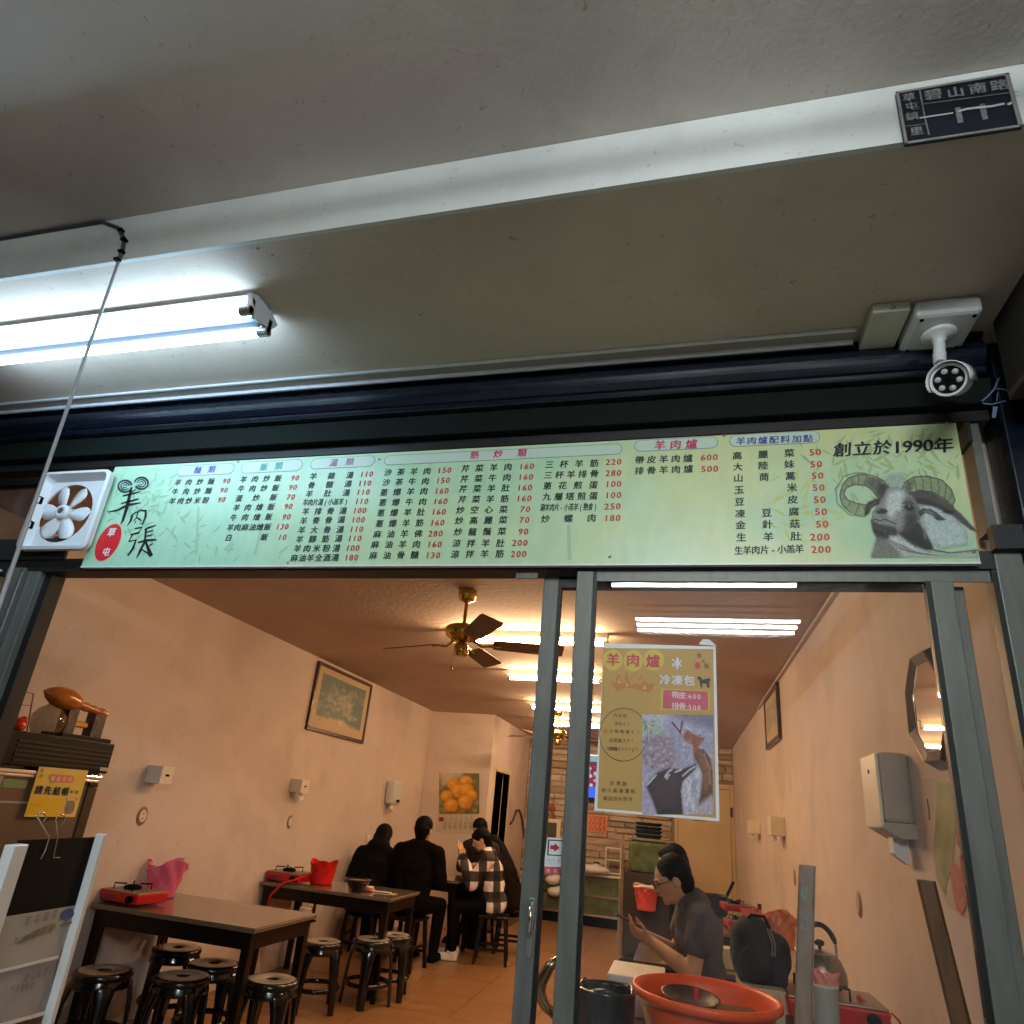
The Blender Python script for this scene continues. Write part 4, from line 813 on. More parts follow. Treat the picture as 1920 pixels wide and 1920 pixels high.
# ------------------------------------------------------------------ display rack at bottom left, outside
P0 = at(186, 1566, y=1.5); zt = P0.z
P1 = at(40, 1576, z=zt) if False else P0+Vector((.38485, -1.0, 0))*.46
nr = Vector((-(P1-P0).y, (P1-P0).x, 0)).normalized(); nr = nr if nr.dot(CAM-P0) > 0 else -nr
D_ = lambda px, py, o=0: atp(px, py, P0+nr*o, nr)
rk = thing('notice_rack', 'white framed notice rack with a black panel and printed sheets at the lower left', 'notice rack', (P0.x, P0.y, 0))
dx = (P0-P1).normalized()
def rpost(A, wv, name, dep=.03):
    MB().slab([Vector((A.x, A.y, .55)), Vector((A.x, A.y, .55))+dx*wv, Vector((A.x, A.y, zt+.004))+dx*wv, Vector((A.x, A.y, zt+.004))], nr*dep).build(name, M_whitem, rk, bevel=.002)
rpost(P0-dx*.022, .022, 'post', .02)
A1 = D_(33, 1590); MB().slab([Vector((A1.x, A1.y, .55))-dx*.05, Vector((A1.x, A1.y, .55)), Vector((A1.x, A1.y, zt-.0)), Vector((A1.x, A1.y, zt))-dx*.05], nr*.02).build('post', M_whitem, rk, bevel=.002)
# black panel and sheets
def sheet(name, m, pts, o=.0):
    return MB().slab([D_(x, y, o) for x, y in pts], -nr*.002).build(name, m, rk)
B_ = lambda x, y: (x/5.053, 1540+y/5.053)
sheet('black_panel', M_blackm, [B_(180, 180), B_(925, 148), B_(750, 790), B_(0, 915), B_(-40, 915)], .0)
sheet('paper_sheet', mat('grey_paper', (.42, .40, .37), .8, noise=.12, nscale=9), [B_(-40, 918), B_(750, 792), B_(640, 1070), B_(540, 1300), B_(-40, 1420)], .001)
sheet('paper_sheet', mat('grey_paper_lower', (.38, .36, .36), .8, noise=.2, nscale=9), [B_(-40, 1440), B_(545, 1290), B_(430, 1800), B_(-40, 1930)], .001)
sheet('rail', M_whitem, [B_(-40, 1418), B_(560, 1270), B_(555, 1300), B_(-40, 1445)], .012)
sheet('rail', M_whitem, [B_(-40, 1930), B_(430, 1800), B_(425, 1835), B_(-40, 1965)], .012)
pb = MB(); lev2 = 0
for pts in ([(585, 905), (600, 850), (640, 825), (690, 830), (705, 870), (690, 905), (640, 920), (590, 935)],): pb.poly([D_(*B_(x, y), .0042) for x, y in pts])
pb.build('blue_seal_print', mat('blue_ink', (.04, .06, .25), .5), rk)
pb = MB()
for pts in ([(150, 1160), (320, 1040), (520, 960), (530, 1010), (400, 1060), (200, 1150)], [(560, 980), (690, 945), (680, 970), (580, 1000)]): pb.poly([D_(*B_(x, y), .0040) for x, y in pts])
pb.build('olive_print', mat('olive_ink', (.25, .26, .12), .6, noise=.5, nscale=60), rk)
mb = MB()
for s_, x0, x1, y0, y1, h in (('草屯鎮農', 260, 520, 950, 880, .022), ('羊肉爐湯飯', 150, 480, 1130, 1040, .014), ('碧山南路', 250, 430, 1480, 1430, .02), ('牛肉麵飯湯', 120, 300, 1590, 1560, .014)):
    s_ = s_.replace('農', '里'); put_text(mb, s_, D_(*B_(x0, y0), .0046), D_(*B_(x1, y1), .0046), h, nr, 1)
mb.build('lettering', mat('violet_grey_ink', (.16, .13, .18), .6), rk)
for pts in ([(80, 1556), (68, 1535), (72, 1524), (82, 1526), (86, 1536)], [(104, 1545), (103, 1530), (112, 1526), (123, 1530), (122, 1540), (116, 1548)]):
    base_ = [D_(x, y, .02) for x, y in pts]
for pts in ([(81, 1542), (86, 1534), (82, 1525), (73, 1524), (69, 1530), (97, 1566) if False else (70, 1532)], ): pass
hk = [([(80, 1541), (87, 1532), (82, 1524), (74, 1524), (69, 1530)], [(92, 1570), (84, 1596), (76, 1611)]), ([(115, 1547), (123, 1537), (120, 1529), (110, 1528), (104, 1536)], [(108, 1570), (100, 1608), (112, 1608)])]
for top_, bot_ in hk: MB().tube([D_(x, y, .012) for x, y in top_+bot_], .0016, 6).build('wire_hook', M_chrome, rk, smooth=True)
# uprights leaning outside the door
def upright(label, top, bot, ww, m, patch=None):
    T0 = at(*top, y=1.80); B0 = at(*bot, y=1.80); d = (B0-T0).normalized(); B1 = T0+d*((T0.z-0)/-d.z)
    t = thing('upright_post', label, 'post', (B1.x, 1.80, 0)); wv = Vector((ww, 0, 0))
    MB().slab([T0, T0+wv*.92, B1+wv*1.1, B1], (0, .02, 0)).build('bar', m, t, bevel=.0025)
    MB().slab([T0+wv*.86+Vector((0, -.007, 0)), T0+wv*.92+Vector((0, -.007, 0)), B1+wv*1.1+Vector((0, -.007, 0)), B1+wv*1.02+Vector((0, -.007, 0))], (0, .0065, 0)).build('flange', m, t)
    return t, d
up1, d1 = upright('grey steel upright post with flaking paint in front of the kettle', (1500, 1621), (1490.5, 1920), .036, mat('worn_steel_post', (.27, .19, .14), .5, metal=.1, noise=.45, nscale=9, stretch=(3, 3, .8), bump=.1))
mb = MB()
for pts in ([(1502, 1662), (1505, 1658), (1514, 1661), (1514, 1678), (1508, 1690), (1502, 1680)], [(1503, 1716), (1508, 1708), (1514, 1718), (1518, 1736), (1512, 1730), (1506, 1722)], [(1500, 1733), (1506, 1728), (1512, 1744), (1506, 1746)]): mb.poly([at(x, y, y=1.7985) for x, y in pts])
mb.build('paint_patch', mat('chalky_green_paint', (.22, .25, .22), .7, noise=.4, nscale=60), up1)
up2, d2_ = upright('brown wooden upright post slanting right beside the door stile', (1722, 1649), (1787, 1920), .035, mat('worn_brown_wood', (.13, .062, .024), .5, noise=.5, nscale=9, stretch=(6, 6, .8), bump=.15))
# flaked paint along the beam edge
rr_ = random.Random(12); bmo = bpy.data.objects['shop_front_beam']
for i in range(12):
    p = at(rr_.uniform(235, 560), 0, z=ZO) if False else Vector((rr_.uniform(-1.75, -.9), YBD+.004+abs(rr_.gauss(0, .05)), ZO)); w_ = rr_.uniform(.002, .007)
    MB().slab([p+Vector((w_*math.cos(a_)*rr_.uniform(.6, 1.4), w_*.6*math.sin(a_)*rr_.uniform(.6, 1.4), -.0012)) for a_ in [k*1.047 for k in range(6)]], (0, 0, .001)).build('paint_flake', mat('flaked_paint', (.34, .36, .36), .8) if i % 3 else mat('flaked_dark', (.26, .24, .21), .8), bmo)
# ------------------------------------------------------------------ interior lights and ceiling fans
def ibody(x0, x1, y):
    def f(t):
        MB().slab([(x0, y-.035, ZC-.001), (x0, y+.035, ZC-.001), (x0, y+.02, ZC-.040), (x0, y-.02, ZC-.040)], (x1-x0, 0, 0)).build('reflector', M_cream, t)
    return f
for i, (x0, x1, y, tail) in enumerate(((-1.70, -.50, 4.62, 'nearest the window, above the ceiling fan'), (-1.60, -.69, 6.0, 'second from the window'), (-1.75, -.85, 7.75, 'third from the window'), (-1.85, -1.0, 9.2, 'furthest back before the stone wall'))):
    tube_light('fluorescent_light', 'lit warm tube light on the shop ceiling, %s' % tail, x0, x1, (y,), ZC-.075, .016, M_tin, ibody(x0, x1, y), 'warm tube lights in a row on the shop ceiling')
def ceiling_fan(label, cx, cy, zb, a0, length=.62, nb=5):
    t = thing('ceiling_fan', label, 'ceiling fan', (cx, cy, ZC), 'ceiling fans of the shop')
    MB().lathe([(.058, -.001), (.060, -.03), (.050, -.062), (.018, -.078), (0, -.08)], (cx, cy, ZC), (0, 0, 1)).build('canopy', M_brass, t, smooth=True)
    MB().cyl((cx, cy, ZC-.07), (cx, cy, zb+.115), .011).build('rod', M_brass, t)
    MB().lathe([(0, .125), (.02, .12), (.03, .10), (.085, .098), (.108, .085), (.112, .055), (.105, .035), (.075, .012), (.04, .0), (0, 0)], (cx, cy, zb), (0, 0, 1), 32).build('motor', M_brass, t, smooth=False, bevel=0)
    MB().lathe([(.02, 0), (.035, -.012), (.045, -.03), (.045, -.072), (.036, -.088), (0, -.09)], (cx, cy, zb), (0, 0, 1)).build('switch_housing', M_brass, t, smooth=True)
    for k in range(nb):
        a_ = R(a0-72*k); ux = Vector((math.cos(a_), math.sin(a_), 0)); uy = Vector((-math.sin(a_), math.cos(a_), 0)); c_ = Vector((cx, cy, zb))
        mb = MB(); tilt = .26
        prof_ = [(.19, .048), (.23, .056), (.5, .064), (length-.03, .066), (length, .058)]
        A = [c_+ux*r_+uy*w_-Vector((0, 0, w_*tilt)) for r_, w_ in prof_]; B = [c_+ux*r_-uy*w_+Vector((0, 0, w_*tilt)) for r_, w_ in prof_]
        bl_o = mb.slab(A+B[::-1], (0, 0, -.006)).build('blade', mat('blade_walnut', (.24, .15, .11), .35, noise=.3, nscale=9), t, bevel=.001)
        MB().tube([c_+ux*.07+Vector((0, 0, .01)), c_+ux*.12+Vector((0, 0, -.018)), c_+ux*.17+Vector((0, 0, -.012)), c_+ux*.24+Vector((0, 0, -.010))], [.010, .008, .010, .006]).build('blade_iron', M_brass, bl_o, smooth=True)
    MB().tube([(cx-.04, cy-.01, zb-.05), (cx-.045, cy-.01, zb-.16)], .0018, 6).build('pull_chain', M_brass, t); MB().ell((cx-.045, cy-.01, zb-.17), (.008, .008, .012)).build('pull_knob', M_brass, t, smooth=True)
ceiling_fan('brass ceiling fan with brown blades hanging nearest the shop front', -1.285, 3.68, 2.44, 159, nb=4)
ceiling_fan('brass ceiling fan at the back, mostly behind the door stiles', -1.50, 8.35, 2.42, 172, .66)
cbt = thing('cable_duct', 'thin pale cable trunking along the top corner of the right wall', 'cable trunking', (XR-.03, 4, ZC-.02))
MB().box(XR-.028, XR-.001, 2.0, 7.4, ZC-.03, ZC-.006).build('trunk', mat('beige_trunk', (.52, .40, .30), .6), cbt, bevel=.002)
# ------------------------------------------------------------------ left wall things
def framed_picture(label, x, y0, y1, z0, z1, sgn, fw, seed, tones):
    t = thing('framed_picture', label, 'picture', (x, (y0+y1)/2, z0)); e = .001*sgn; d = .03*sgn
    MB().box(min(x+e, x+d*.6), max(x+e, x+d*.6), y0+fw*.6, y1-fw*.6, z0+fw*.6, z1-fw*.6).build('mount_board', mat('mat_board_'+seed, tones[0], .7), t)
    for nm, a in (('top', (y0, y1, z1-fw, z1)), ('bottom', (y0, y1, z0, z0+fw)), ('a', (y0, y0+fw, z0+fw+.0005, z1-fw-.0005)), ('b', (y1-fw, y1, z0+fw+.0005, z1-fw-.0005))):
        MB().box(min(x+e, x+d), max(x+e, x+d), a[0], a[1], a[2], a[3]).build('frame_bar', M_fr, t, bevel=.003)
    i0, i1, j0, j1 = y0+fw+.09, y1-fw-.09, z0+fw+.085, z1-fw-.06; xx = x+d*.6+.0008*sgn
    cv_ = Canvas(0, 1, 0, 1, .011, tones[1]); rr = random.Random(seed)
    for k in range(160):
        cv_.ell(min(.98, max(.02, rr.gauss(.5, .26))), min(.98, max(.02, rr.gauss(.5, .28))), rr.uniform(.015, .07), rr.uniform(.01, .03), tones[rr.choice((1, 3, 3, 2))], .015, .45, rr.uniform(0, 180))
    for k in range(46): cv_.ell(rr.gauss(.5, .12), rr.gauss(.45, .15), rr.uniform(.03, .10), rr.uniform(.015, .04), tones[2], .02, .6, rr.uniform(20, 160))
    for k in range(18): cv_.ell(rr.choice((.2, .78))+rr.gauss(0, .06), rr.gauss(.72, .06), rr.uniform(.02, .05), .02, tones[2], .015, .7, rr.uniform(0, 180))
    cv_.poly([(0, .93), (.4, .9), (.55, .86), (.7, .95), (1, .98), (1, 1.02), (0, 1.02)], tones[0], .03, .9); cv_.grain(.12, .02, 4)
    fl_ = (lambda u, v, o: Vector((xx+sgn*o, i0+(i1-i0)*u, j1+(j0-j1)*v)))
    cv_.build('painting', fl_, .0004, t)
framed_picture('framed bird painting with green ground high on the left wall', XL, 5.74, 6.98, 2.065, 2.735, 1, .035, 'birds', ((.66, .50, .30), (.11, .17, .13), (.46, .44, .34), (.20, .23, .15)))
framed_picture('narrow-looking framed picture high on the right wall', XR, 5.93, 6.84, 2.265, 2.735, -1, .04, 'scroll', ((.55, .42, .27), (.36, .32, .20), (.40, .34, .22), (.28, .25, .15)))
def wall_box(label, nx, mx_, fx, ty, by, py, group):
    """box dispenser on the left wall: px of wall corner, front corner, far end; top/bottom py"""
    y0 = at(nx, py, x=XL).y; xf = at(mx_, py, y=y0).x; y1 = at(fx, py, x=xf).y; z1 = at(mx_, ty, y=y0).z; z0 = at(mx_, by, y=y0).z
    t = thing('napkin_dispenser', label, 'dispenser', (XL, (y0+y1)/2, z0), group)
    MB().box(XL+.001, xf-.012, y0, y1, z0, z1).build('case', M_white, t, bevel=.004); MB().box(xf-.012, xf, y0-.001, y1+.001, z0-.001, z1+.001).build('front_cover', M_cream, t, bevel=.003)  # cover paler than the case: light from the lamps put into its colour
    MB().box(xf, xf+.0015, (y0+y1)/2-.018, (y0+y1)/2+.018, (z0+z1)/2-.007, (z0+z1)/2+.007).build('slot', M_blackm, t)
    return t, y0, y1, xf, z0
g_ = 'napkin dispensers on the left wall'
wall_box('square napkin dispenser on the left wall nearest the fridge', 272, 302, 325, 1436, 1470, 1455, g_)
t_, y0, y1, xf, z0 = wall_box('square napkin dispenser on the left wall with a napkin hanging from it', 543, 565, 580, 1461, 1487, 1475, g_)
MB().slab([(xf-.06, y0+.06, z0), (xf-.06, y0+.18, z0), (xf-.05, y0+.15, z0-.06), (xf-.045, y0+.10, z0-.075)], (.004, 0, 0)).build('napkin', M_gw, t_)
dt = thing('towel_dispenser', 'tall rounded towel dispenser on the left wall near the calendar', 'dispenser', (XL, 7.95, 1.42))
MB().box(XL+.001, XL+.13, 7.82, 8.08, 1.45, 1.73).build('case', M_white, dt, bevel=.04, ); MB().box(XL+.128, XL+.133, 7.90, 8.0, 1.48, 1.51).build('slot', M_blackm, dt)
MB().ell((XL+.07, 7.92, 1.40), (.035, .05, .04)).build('paper', M_cream, dt, smooth=True)
def outlet(label, wall, px, py, wx, wz, m):
    p = at(px, py, x=wall); s_ = 1 if wall < 0 else -1
    t = thing('wall_outlet', label, 'outlet', p, 'oval outlets on the walls')
    MB().lathe([(.0, .008), (.8, .008), (1, .0)], (0, 0, 0), (1, 0, 0), 20); mb = MB()
    mb.lathe([(0, .007*s_), (.80, .007*s_), (1, .001*s_)], (0, 0, 0), (1, 0, 0), 24); mb.v = [Vector((p.x+v.x, p.y+v.y*wx, p.z+v.z*wz)) for v in mb.v]; mb.build('rim', mat('brown_rim', (.30, .15, .08), .5), t, smooth=True)
    mb = MB(); mb.lathe([(0, .010*s_), (.62, .010*s_), (.64, .006*s_)], (0, 0, 0), (1, 0, 0), 24); mb.v = [Vector((p.x+v.x, p.y+v.y*wx, p.z+v.z*wz)) for v in mb.v]; mb.build('plate', m, t)
    for dz in (-.25, .25): mb = MB(); mb.box(p.x+.0101*s_-.0005, p.x+.0101*s_+.0008, p.y-.15*wx, p.y+.15*wx, p.z+(dz-.12)*wz, p.z+(dz+.12)*wz); mb.build('socket', mat('outlet_face', (.50, .36, .26), .5), t)
outlet('oval outlet with a pale plate on the left wall under the nearest dispenser', XL, 266, 1530, .048, .062, M_cream)
outlet('oval outlet on the left wall under the second dispenser', XL, 543, 1541, .045, .060, M_cream)
outlet('brown rimmed oval outlet on the right wall above the kettle', XR, 1612, 1695, .048, .062, mat('wall_tone_plate', (.60, .44, .32), .5))
outlet('small oval outlet on the right wall beside the grey post', XR, 1490.5, 1645, .048, .058, MATS['wall_tone_plate'])
sp = at(690, 1572, x=XL); t = thing('switch_plate', 'small white switch plate on the left wall between two heads', 'switch', sp); MB().box(XL+.001, XL+.012, sp.y-.05, sp.y+.05, sp.z-.04, sp.z+.04).build('plate', M_cream, t, bevel=.003)
# calendars
def flat(name, m, par, pts, fn, o):
    mb = MB(); mb.poly([fn(x, y, o) for x, y in pts]); return mb.build(name, m, par)
KC = lambda x, y, o=0: at(480+x/3.43, 1440+y/3.43, y=YB1-.004-o)
cal = thing('wall_calendar', 'wall calendar with a picture of orange mangoes on the back wall', 'calendar', KC(1300, 220))
MB().slab([KC(1200, 30), KC(1437, 42), KC(1400, 430), KC(1155, 410)], (0, .003, 0)).build('backing', mat('calendar_paper', (.62, .56, .46), .7), cal)
cc_ = Canvas(1178, 1436, 34, 296, 5, (.16, .17, .06)); rr_ = random.Random(2)
for i in range(70): cc_.ell(rr_.uniform(1180, 1436), rr_.uniform(40, 296), rr_.uniform(8, 26), rr_.uniform(5, 12), ((.07, .14, .03), (.26, .22, .10), (.50, .42, .28))[i % 3], 6, .6, rr_.uniform(0, 180))
cc_.poly([(1178, 34), (1330, 34), (1300, 70), (1195, 120)], (.60, .52, .44), 10)
for x, y, r_ in ((1270, 105, 40), (1350, 88, 42), (1300, 145, 48), (1225, 180, 38), (1355, 140, 45), (1385, 175, 35), (1255, 240, 44), (1345, 218, 46)):
    cc_.ell(x+4, y+6, r_+4, r_+2, (.25, .08, .01), 8, .8); cc_.ell(x, y, r_, r_*.92, (.82, .36, .03), 4); cc_.ell(x-r_*.2, y-r_*.25, r_*.5, r_*.45, (.95, .55, .10), 14, .9); cc_.ell(x+r_*.35, y+r_*.4, r_*.5, r_*.4, (.58, .20, .015), 14, .6)
cc_.a[..., 3] = 1; cc_.grain(.05, 6, 5); cc_.build('mango_print', KC, .0020, cal)
flat('photo_ground', mat('leafy_photo', (.10, .15, .05), .6, noise=.6, nscale=20, col2=(.30, .26, .18)), cal, [(1195, 100), (1435, 45), (1412, 295), (1180, 270)], KC, .001)
flat('photo_sky', mat('pale_photo', (.55, .50, .42), .6), cal, [(1203, 34), (1330, 40), (1300, 70), (1200, 110)], KC, .0013)
flat('date_mark', mat('date_red', (.3, .03, .02), .6), cal, [(1178, 315), (1208, 317), (1205, 345), (1176, 343)], KC, .0012)
mb = MB()
for i in range(6): put_text(mb, '一二三四五', KC(1222+i*33, 315, .0013), KC(1213+i*33, 385, .0013), .055, NS, 0)
mb.build('dates_lettering', mat('faded_text', (.25, .20, .16), .6), cal)
KR = lambda x, y, o=0: at(1560+x/4.364, 1480+y/4.364, x=XR-.004-o)
ca2 = thing('carp_poster', 'paper scroll with green plants and orange carp on the right wall', 'poster', KR(930, 400))
MB().slab([KR(735, -80), KR(1085, -150), KR(1270, 900), KR(1230, 1100), KR(940, 960), KR(850, 720)], (.003, 0, 0)).build('sheet', mat('scroll_paper', (.62, .50, .38), .7, noise=.1), ca2)
flat('plant_print', mat('scroll_green', (.17, .24, .04), .6, noise=.6, nscale=14, col2=(.40, .36, .14)), ca2, [(860, -60), (1040, -60), (1090, 350), (1010, 320), (990, 600), (940, 760), (930, 880), (860, 720), (830, 480), (850, 200)], KR, .001)
for i, pts in enumerate(([(1010, 310), (1060, 320), (1090, 420), (1105, 540), (1060, 520), (1020, 440)], [(965, 620), (1010, 610), (1060, 680), (1060, 860), (1040, 900), (990, 840), (970, 720)], [(1040, 540), (1100, 570), (1140, 760), (1130, 900), (1080, 960), (1060, 800), (1050, 640)], [(990, 860), (1040, 900), (1100, 940), (1060, 1040), (1020, 980)])):
    flat('carp_print', mat('carp_orange_%d' % (i % 2), ((.60, .10, .02), (.68, .16, .04))[i % 2], .6, noise=.35, nscale=25), ca2, pts, KR, .0016+i*.0003)
mb = MB(); stroke(mb, [(780, 80), (795, 160), (800, 250)], .006, KR, .001); mb.build('brush_print', mat('scroll_red', (.35, .10, .06), .6), ca2)
# ------------------------------------------------------------------ mirror on the right wall
mr_ = thing('octagonal_mirror', 'tall octagonal mirror with dark frame and gilt edge on the right wall', 'mirror', (XR, 2.43, 1.75))
U7 = lambda x, y: (1560+x/4.364, 1060+y/4.364)
xm = XR-.045
inn = [at(*U7(x, y), x=xm) for x, y in ((640, 768), (603, 1035), (635, 1372), (757, 1605), (885, 1583), (925, 1290), (872, 900), (745, 705))]
cen = sum(inn, Vector())/8
# true octagon in the wall plane fitted to the visible corners
hy = max(abs(p.y-cen.y) for p in inn); hz = max(abs(p.z-cen.z) for p in inn)
out_ = [cen+(p-cen)*1.0+Vector(((XR-.001)-xm, (p.y-cen.y)*.12-.0, (p.z-cen.z)*.14)) for p in inn]
inn2 = [cen+(p-cen)*.84+Vector((.012, 0, 0)) for p in inn]
mb = MB(); mb.add(inn+out_, [(i, (i+1) % 8, 8+(i+1) % 8, 8+i) for i in range(8)]); mb.build('frame_side', mat('dark_mirror_frame', (.035, .012, .012), .3, coat=.3), mr_, solid=.004)
mb = MB(); mb.add(inn+inn2, [(i, (i+1) % 8, 8+(i+1) % 8, 8+i) for i in range(8)]); mb.build('frame_bevel', MATS['dark_mirror_frame'], mr_, solid=.003)
MB().tube(inn+[inn[0]], .0035, 8).build('gilt_edge', M_brass, mr_)
mb = MB(); mb.poly(inn2); mb.build('mirror_glass', mat('mirror', (.9, .88, .85), .015, metal=1), mr_)
# towel dispenser on the right wall
tz1, tz0 = 1.835, 1.575; td = thing('towel_dispenser', 'large pale towel dispenser on the right wall below the mirror', 'dispenser', (XR, 2.95, tz0))
xl_ = at(1653, 1480, y=2.80).x
MB().box(xl_, XR-.001, 2.80, 3.02, tz0+.01, tz1).build('case', mat('shaded_case_plastic', (.46, .37, .30), .4), td, bevel=.015); MB().box(xl_-.012, xl_-.001, 2.80, 3.02, tz0-.01, tz1-.005).build('front_cover', M_cream, td, bevel=.005)  # case side coloured as in shade, front cover as lit by the lamps
MB().box(xl_-.0135, xl_-.0125, 2.90, 2.915, 1.76, 1.775).build('lock', M_blackm, td); MB().slab([(xl_-.012, 2.80, tz0-.01), (xl_+.05, 2.80, tz0-.045), (xl_+.13, 2.80, tz0-.04), (xl_+.13, 2.80, tz0+.01), (xl_, 2.80, tz0+.01)], (0, .2, 0)).build('lip', MATS['shaded_case_plastic'], td, bevel=.003)
MB().slab([(xl_+.035, 2.86, tz0-.041), (xl_+.085, 2.86, tz0-.041), (xl_+.085, 2.86, tz0-.13), (xl_+.07, 2.86, tz0-.125), (xl_+.035, 2.86, tz0-.095)], (0, .06, 0)).build('paper_towel', M_gw, td)
g_ = 'square white boxes on the right wall'
for lab, y0, y1, z0, z1 in (('smaller square white box on the far right wall above the seated men', 7.75, 8.85, 1.515, 1.625), ('larger square white box on the right wall, nearer the window', 5.95, 6.75, 1.515, 1.645)):
    t = thing('napkin_dispenser', lab, 'dispenser', (XR, (y0+y1)/2, z0), g_); d = .10
    yn = y0; xw = .03 if d < 0 else .11
    MB().box(XR-xw, XR-.001, yn+.1, yn+.32, z0-.01, z1+.01).build('case', M_cream, t, bevel=.006); MB().box(XR-xw+.02, XR-xw+.05, yn+.16, yn+.24, z0-.05, z0-.012).build('napkin', M_gw, t)
# ------------------------------------------------------------------ display fridge and what stands on it
FX = -2.90
W3 = lambda x, y, o=0: at(x/5.333, 1260+y/5.333, x=FX+.006+o)
fg = thing('display_fridge', 'black and silver glass door display fridge against the left wall by the window', 'fridge', (-3.2, 2.64, 0))
fz = 1.645
box('cabinet', M_blackm, fg, XL+.02, FX-.02, 2.36, 2.94, .1, 1.44); box('top_panel', M_black, fg, XL+.02, FX-.03, 2.36, 2.94, 1.44, fz)
hd = box('header', mat('header_black', (.008, .006, .005), .35, spec=.3), fg, FX-.029, FX+.012, 2.33, 2.945, 1.495, fz, bevel=.006)
for k in range(5): MB().box(FX+.0125, FX+.017, 2.40, 2.925, 1.515+k*.021, 1.524+k*.021).build('header_rib', mat('ribbed_black', (.022, .015, .012), .35), fg)
box('header_badge', M_steel, fg, FX+.0175, FX+.020, 2.885, 2.935, 1.508, 1.525)
box('silver_trim', M_chrome, fg, FX-.019, FX+.010, 2.35, 2.925, 1.462, 1.482, bevel=.006); box('silver_trim', M_steel, fg, FX-.019, FX+.006, 2.35, 2.915, 1.448, 1.4615, bevel=.004)
box('hinge', M_black, fg, FX-.018, FX+.012, 2.86, 2.91, 1.430, 1.4475)
box('door_frame', mat('bronze_frame', (.10, .075, .05), .3, metal=.6), fg, FX-.019, FX+.004, 2.865, 2.92, .15, 1.429, bevel=.004)
box('door_frame', mat('pale_frame', (.40, .36, .30), .4), fg, FX-.019, FX+.004, 2.352, 2.40, .15, 1.4475, bevel=.004)
box('door_glass', mat('dark_door_glass', (.17, .11, .07), .08, coat=.3), fg, FX-.019, FX-.006, 2.401, 2.864, .15, 1.4475)
box('shelf', MATS['pale_frame'], fg, FX-.0055, FX-.002, 2.402, 2.60, 1.335, 1.345)
box('sticker', mat('green_sticker', (.22, .32, .14), .6), fg, FX-.0055, FX-.004, 2.41, 2.53, 1.40, 1.435)
nt_ = thing('payment_notice', 'yellow please pay first notice stuck on the display fridge door', 'notice', W3(560, 1200, .008))
WN = Vector((1, 0, 0))
mb = MB(); mb.slab([W3(395, 945, .008), W3(885, 985, .008), W3(750, 1450, .008), W3(238, 1447, .008)], (-.001, 0, 0)); mb.build('sheet', mat('yellow_paper', (.78, .50, .06), .6, col2=(.80, .58, .16), nscale=6), nt_)
flat('banner', mat('salmon_print', (.72, .24, .10), .6), nt_, [(500, 1020), (730, 1035), (745, 1070), (725, 1110), (510, 1105), (490, 1060)], W3, .0095)
flat('yellow_band', mat('deep_yellow_print', (.80, .50, .012), .6), nt_, [(300, 1245), (640, 1260), (600, 1435), (250, 1430)], W3, .009)
mb = MB(); put_text(mb, '請先結帳', W3(388, 1180, .0105), W3(655, 1195, .0105), .040, WN, 2); mb.build('notice_lettering', BLK, nt_)
mb = MB(); put_text(mb, '謝謝', W3(717, 1198, .0105), W3(768, 1203, .0105), .018, WN, 1); put_text(mb, '羊', W3(420, 985, .0105), W3(420, 985, .0105), .018, WN, 1); put_text(mb, '肉', W3(412, 1040, .0105), W3(412, 1040, .0105), .016, WN, 1); mb.build('small_lettering', BLK, nt_)
mb = MB(); put_text(mb, '現金交易', W3(525, 1068, .0105), W3(700, 1075, .0105), .024, WN, 1); mb.build('banner_lettering', mat('pale_pink_print', (.85, .60, .45), .6), nt_)
mb = MB(); put_text(mb, 'Thank', W3(310, 1325, .0105), W3(395, 1330, .0105), .016, WN, 1, .3); put_text(mb, 'you', W3(310, 1385, .0105), W3(355, 1388, .0105), .015, WN, 1, .3); mb.build('thanks_lettering', mat('orange_print', (.75, .22, .03), .6), nt_)
flat('ox_print', mat('taupe_print', (.30, .22, .15), .6), nt_, [(668, 1290), (700, 1285), (745, 1290), (752, 1340), (735, 1390), (705, 1422), (650, 1420), (645, 1370), (660, 1330)], W3, .0098)
mb = MB(); stroke(mb, [(668, 1290), (660, 1265), (675, 1250), (695, 1255)], .004, W3, .0102); stroke(mb, [(735, 1290), (765, 1275), (768, 1255), (745, 1255)], .004, W3, .0102); stroke(mb, [(650, 1350), (690, 1395), (740, 1360)], .004, W3, .0104); mb.build('ox_horns_print', BLK, nt_)
GX = -3.10
G3 = lambda x, y, xx=GX: at(x/5.333, 1260+y/5.333, x=xx)
gs = thing('display_stand', 'dark wooden two post stand on top of the fridge', 'stand', (GX, 2.9, fz))
b0, b1 = G3(500, 650), G3(1008, 690)
box('base', M_wood, gs, GX-.07, GX+.07, b0.y, b1.y, fz+.001, fz+.028, bevel=.004)
pA = (G3(655, 640), G3(640, 330)); yA = (pA[0].y+G3(700, 500).y)/2
MWD = mat('carved_dark_wood', (.07, .028, .016), .4, noise=.5, nscale=30, bump=.3, bscale=60)
ya0, ya1 = G3(585, 600).y, G3(690, 600).y; yb0, yb1 = G3(850, 640).y, G3(970, 640).y
ztA = G3(700, 320).z; ztB = G3(960, 420).z
box('post', MWD, gs, GX-.03, GX+.03, ya0, ya1, fz+.028, ztA, bevel=.004); box('post', MWD, gs, GX-.03, GX+.03, yb0, yb1, fz+.028, ztB, bevel=.004)
box('ornament', M_brass, gs, GX-.012, GX+.012, ya1+.002, yb0-.002, G3(800, 560).z, G3(800, 490).z, bevel=.008)
go = thing('wooden_gourd', 'polished orange wooden gourd club lying on the two post stand', 'ornament', (GX, (ya0+yb1)/2, ztA))
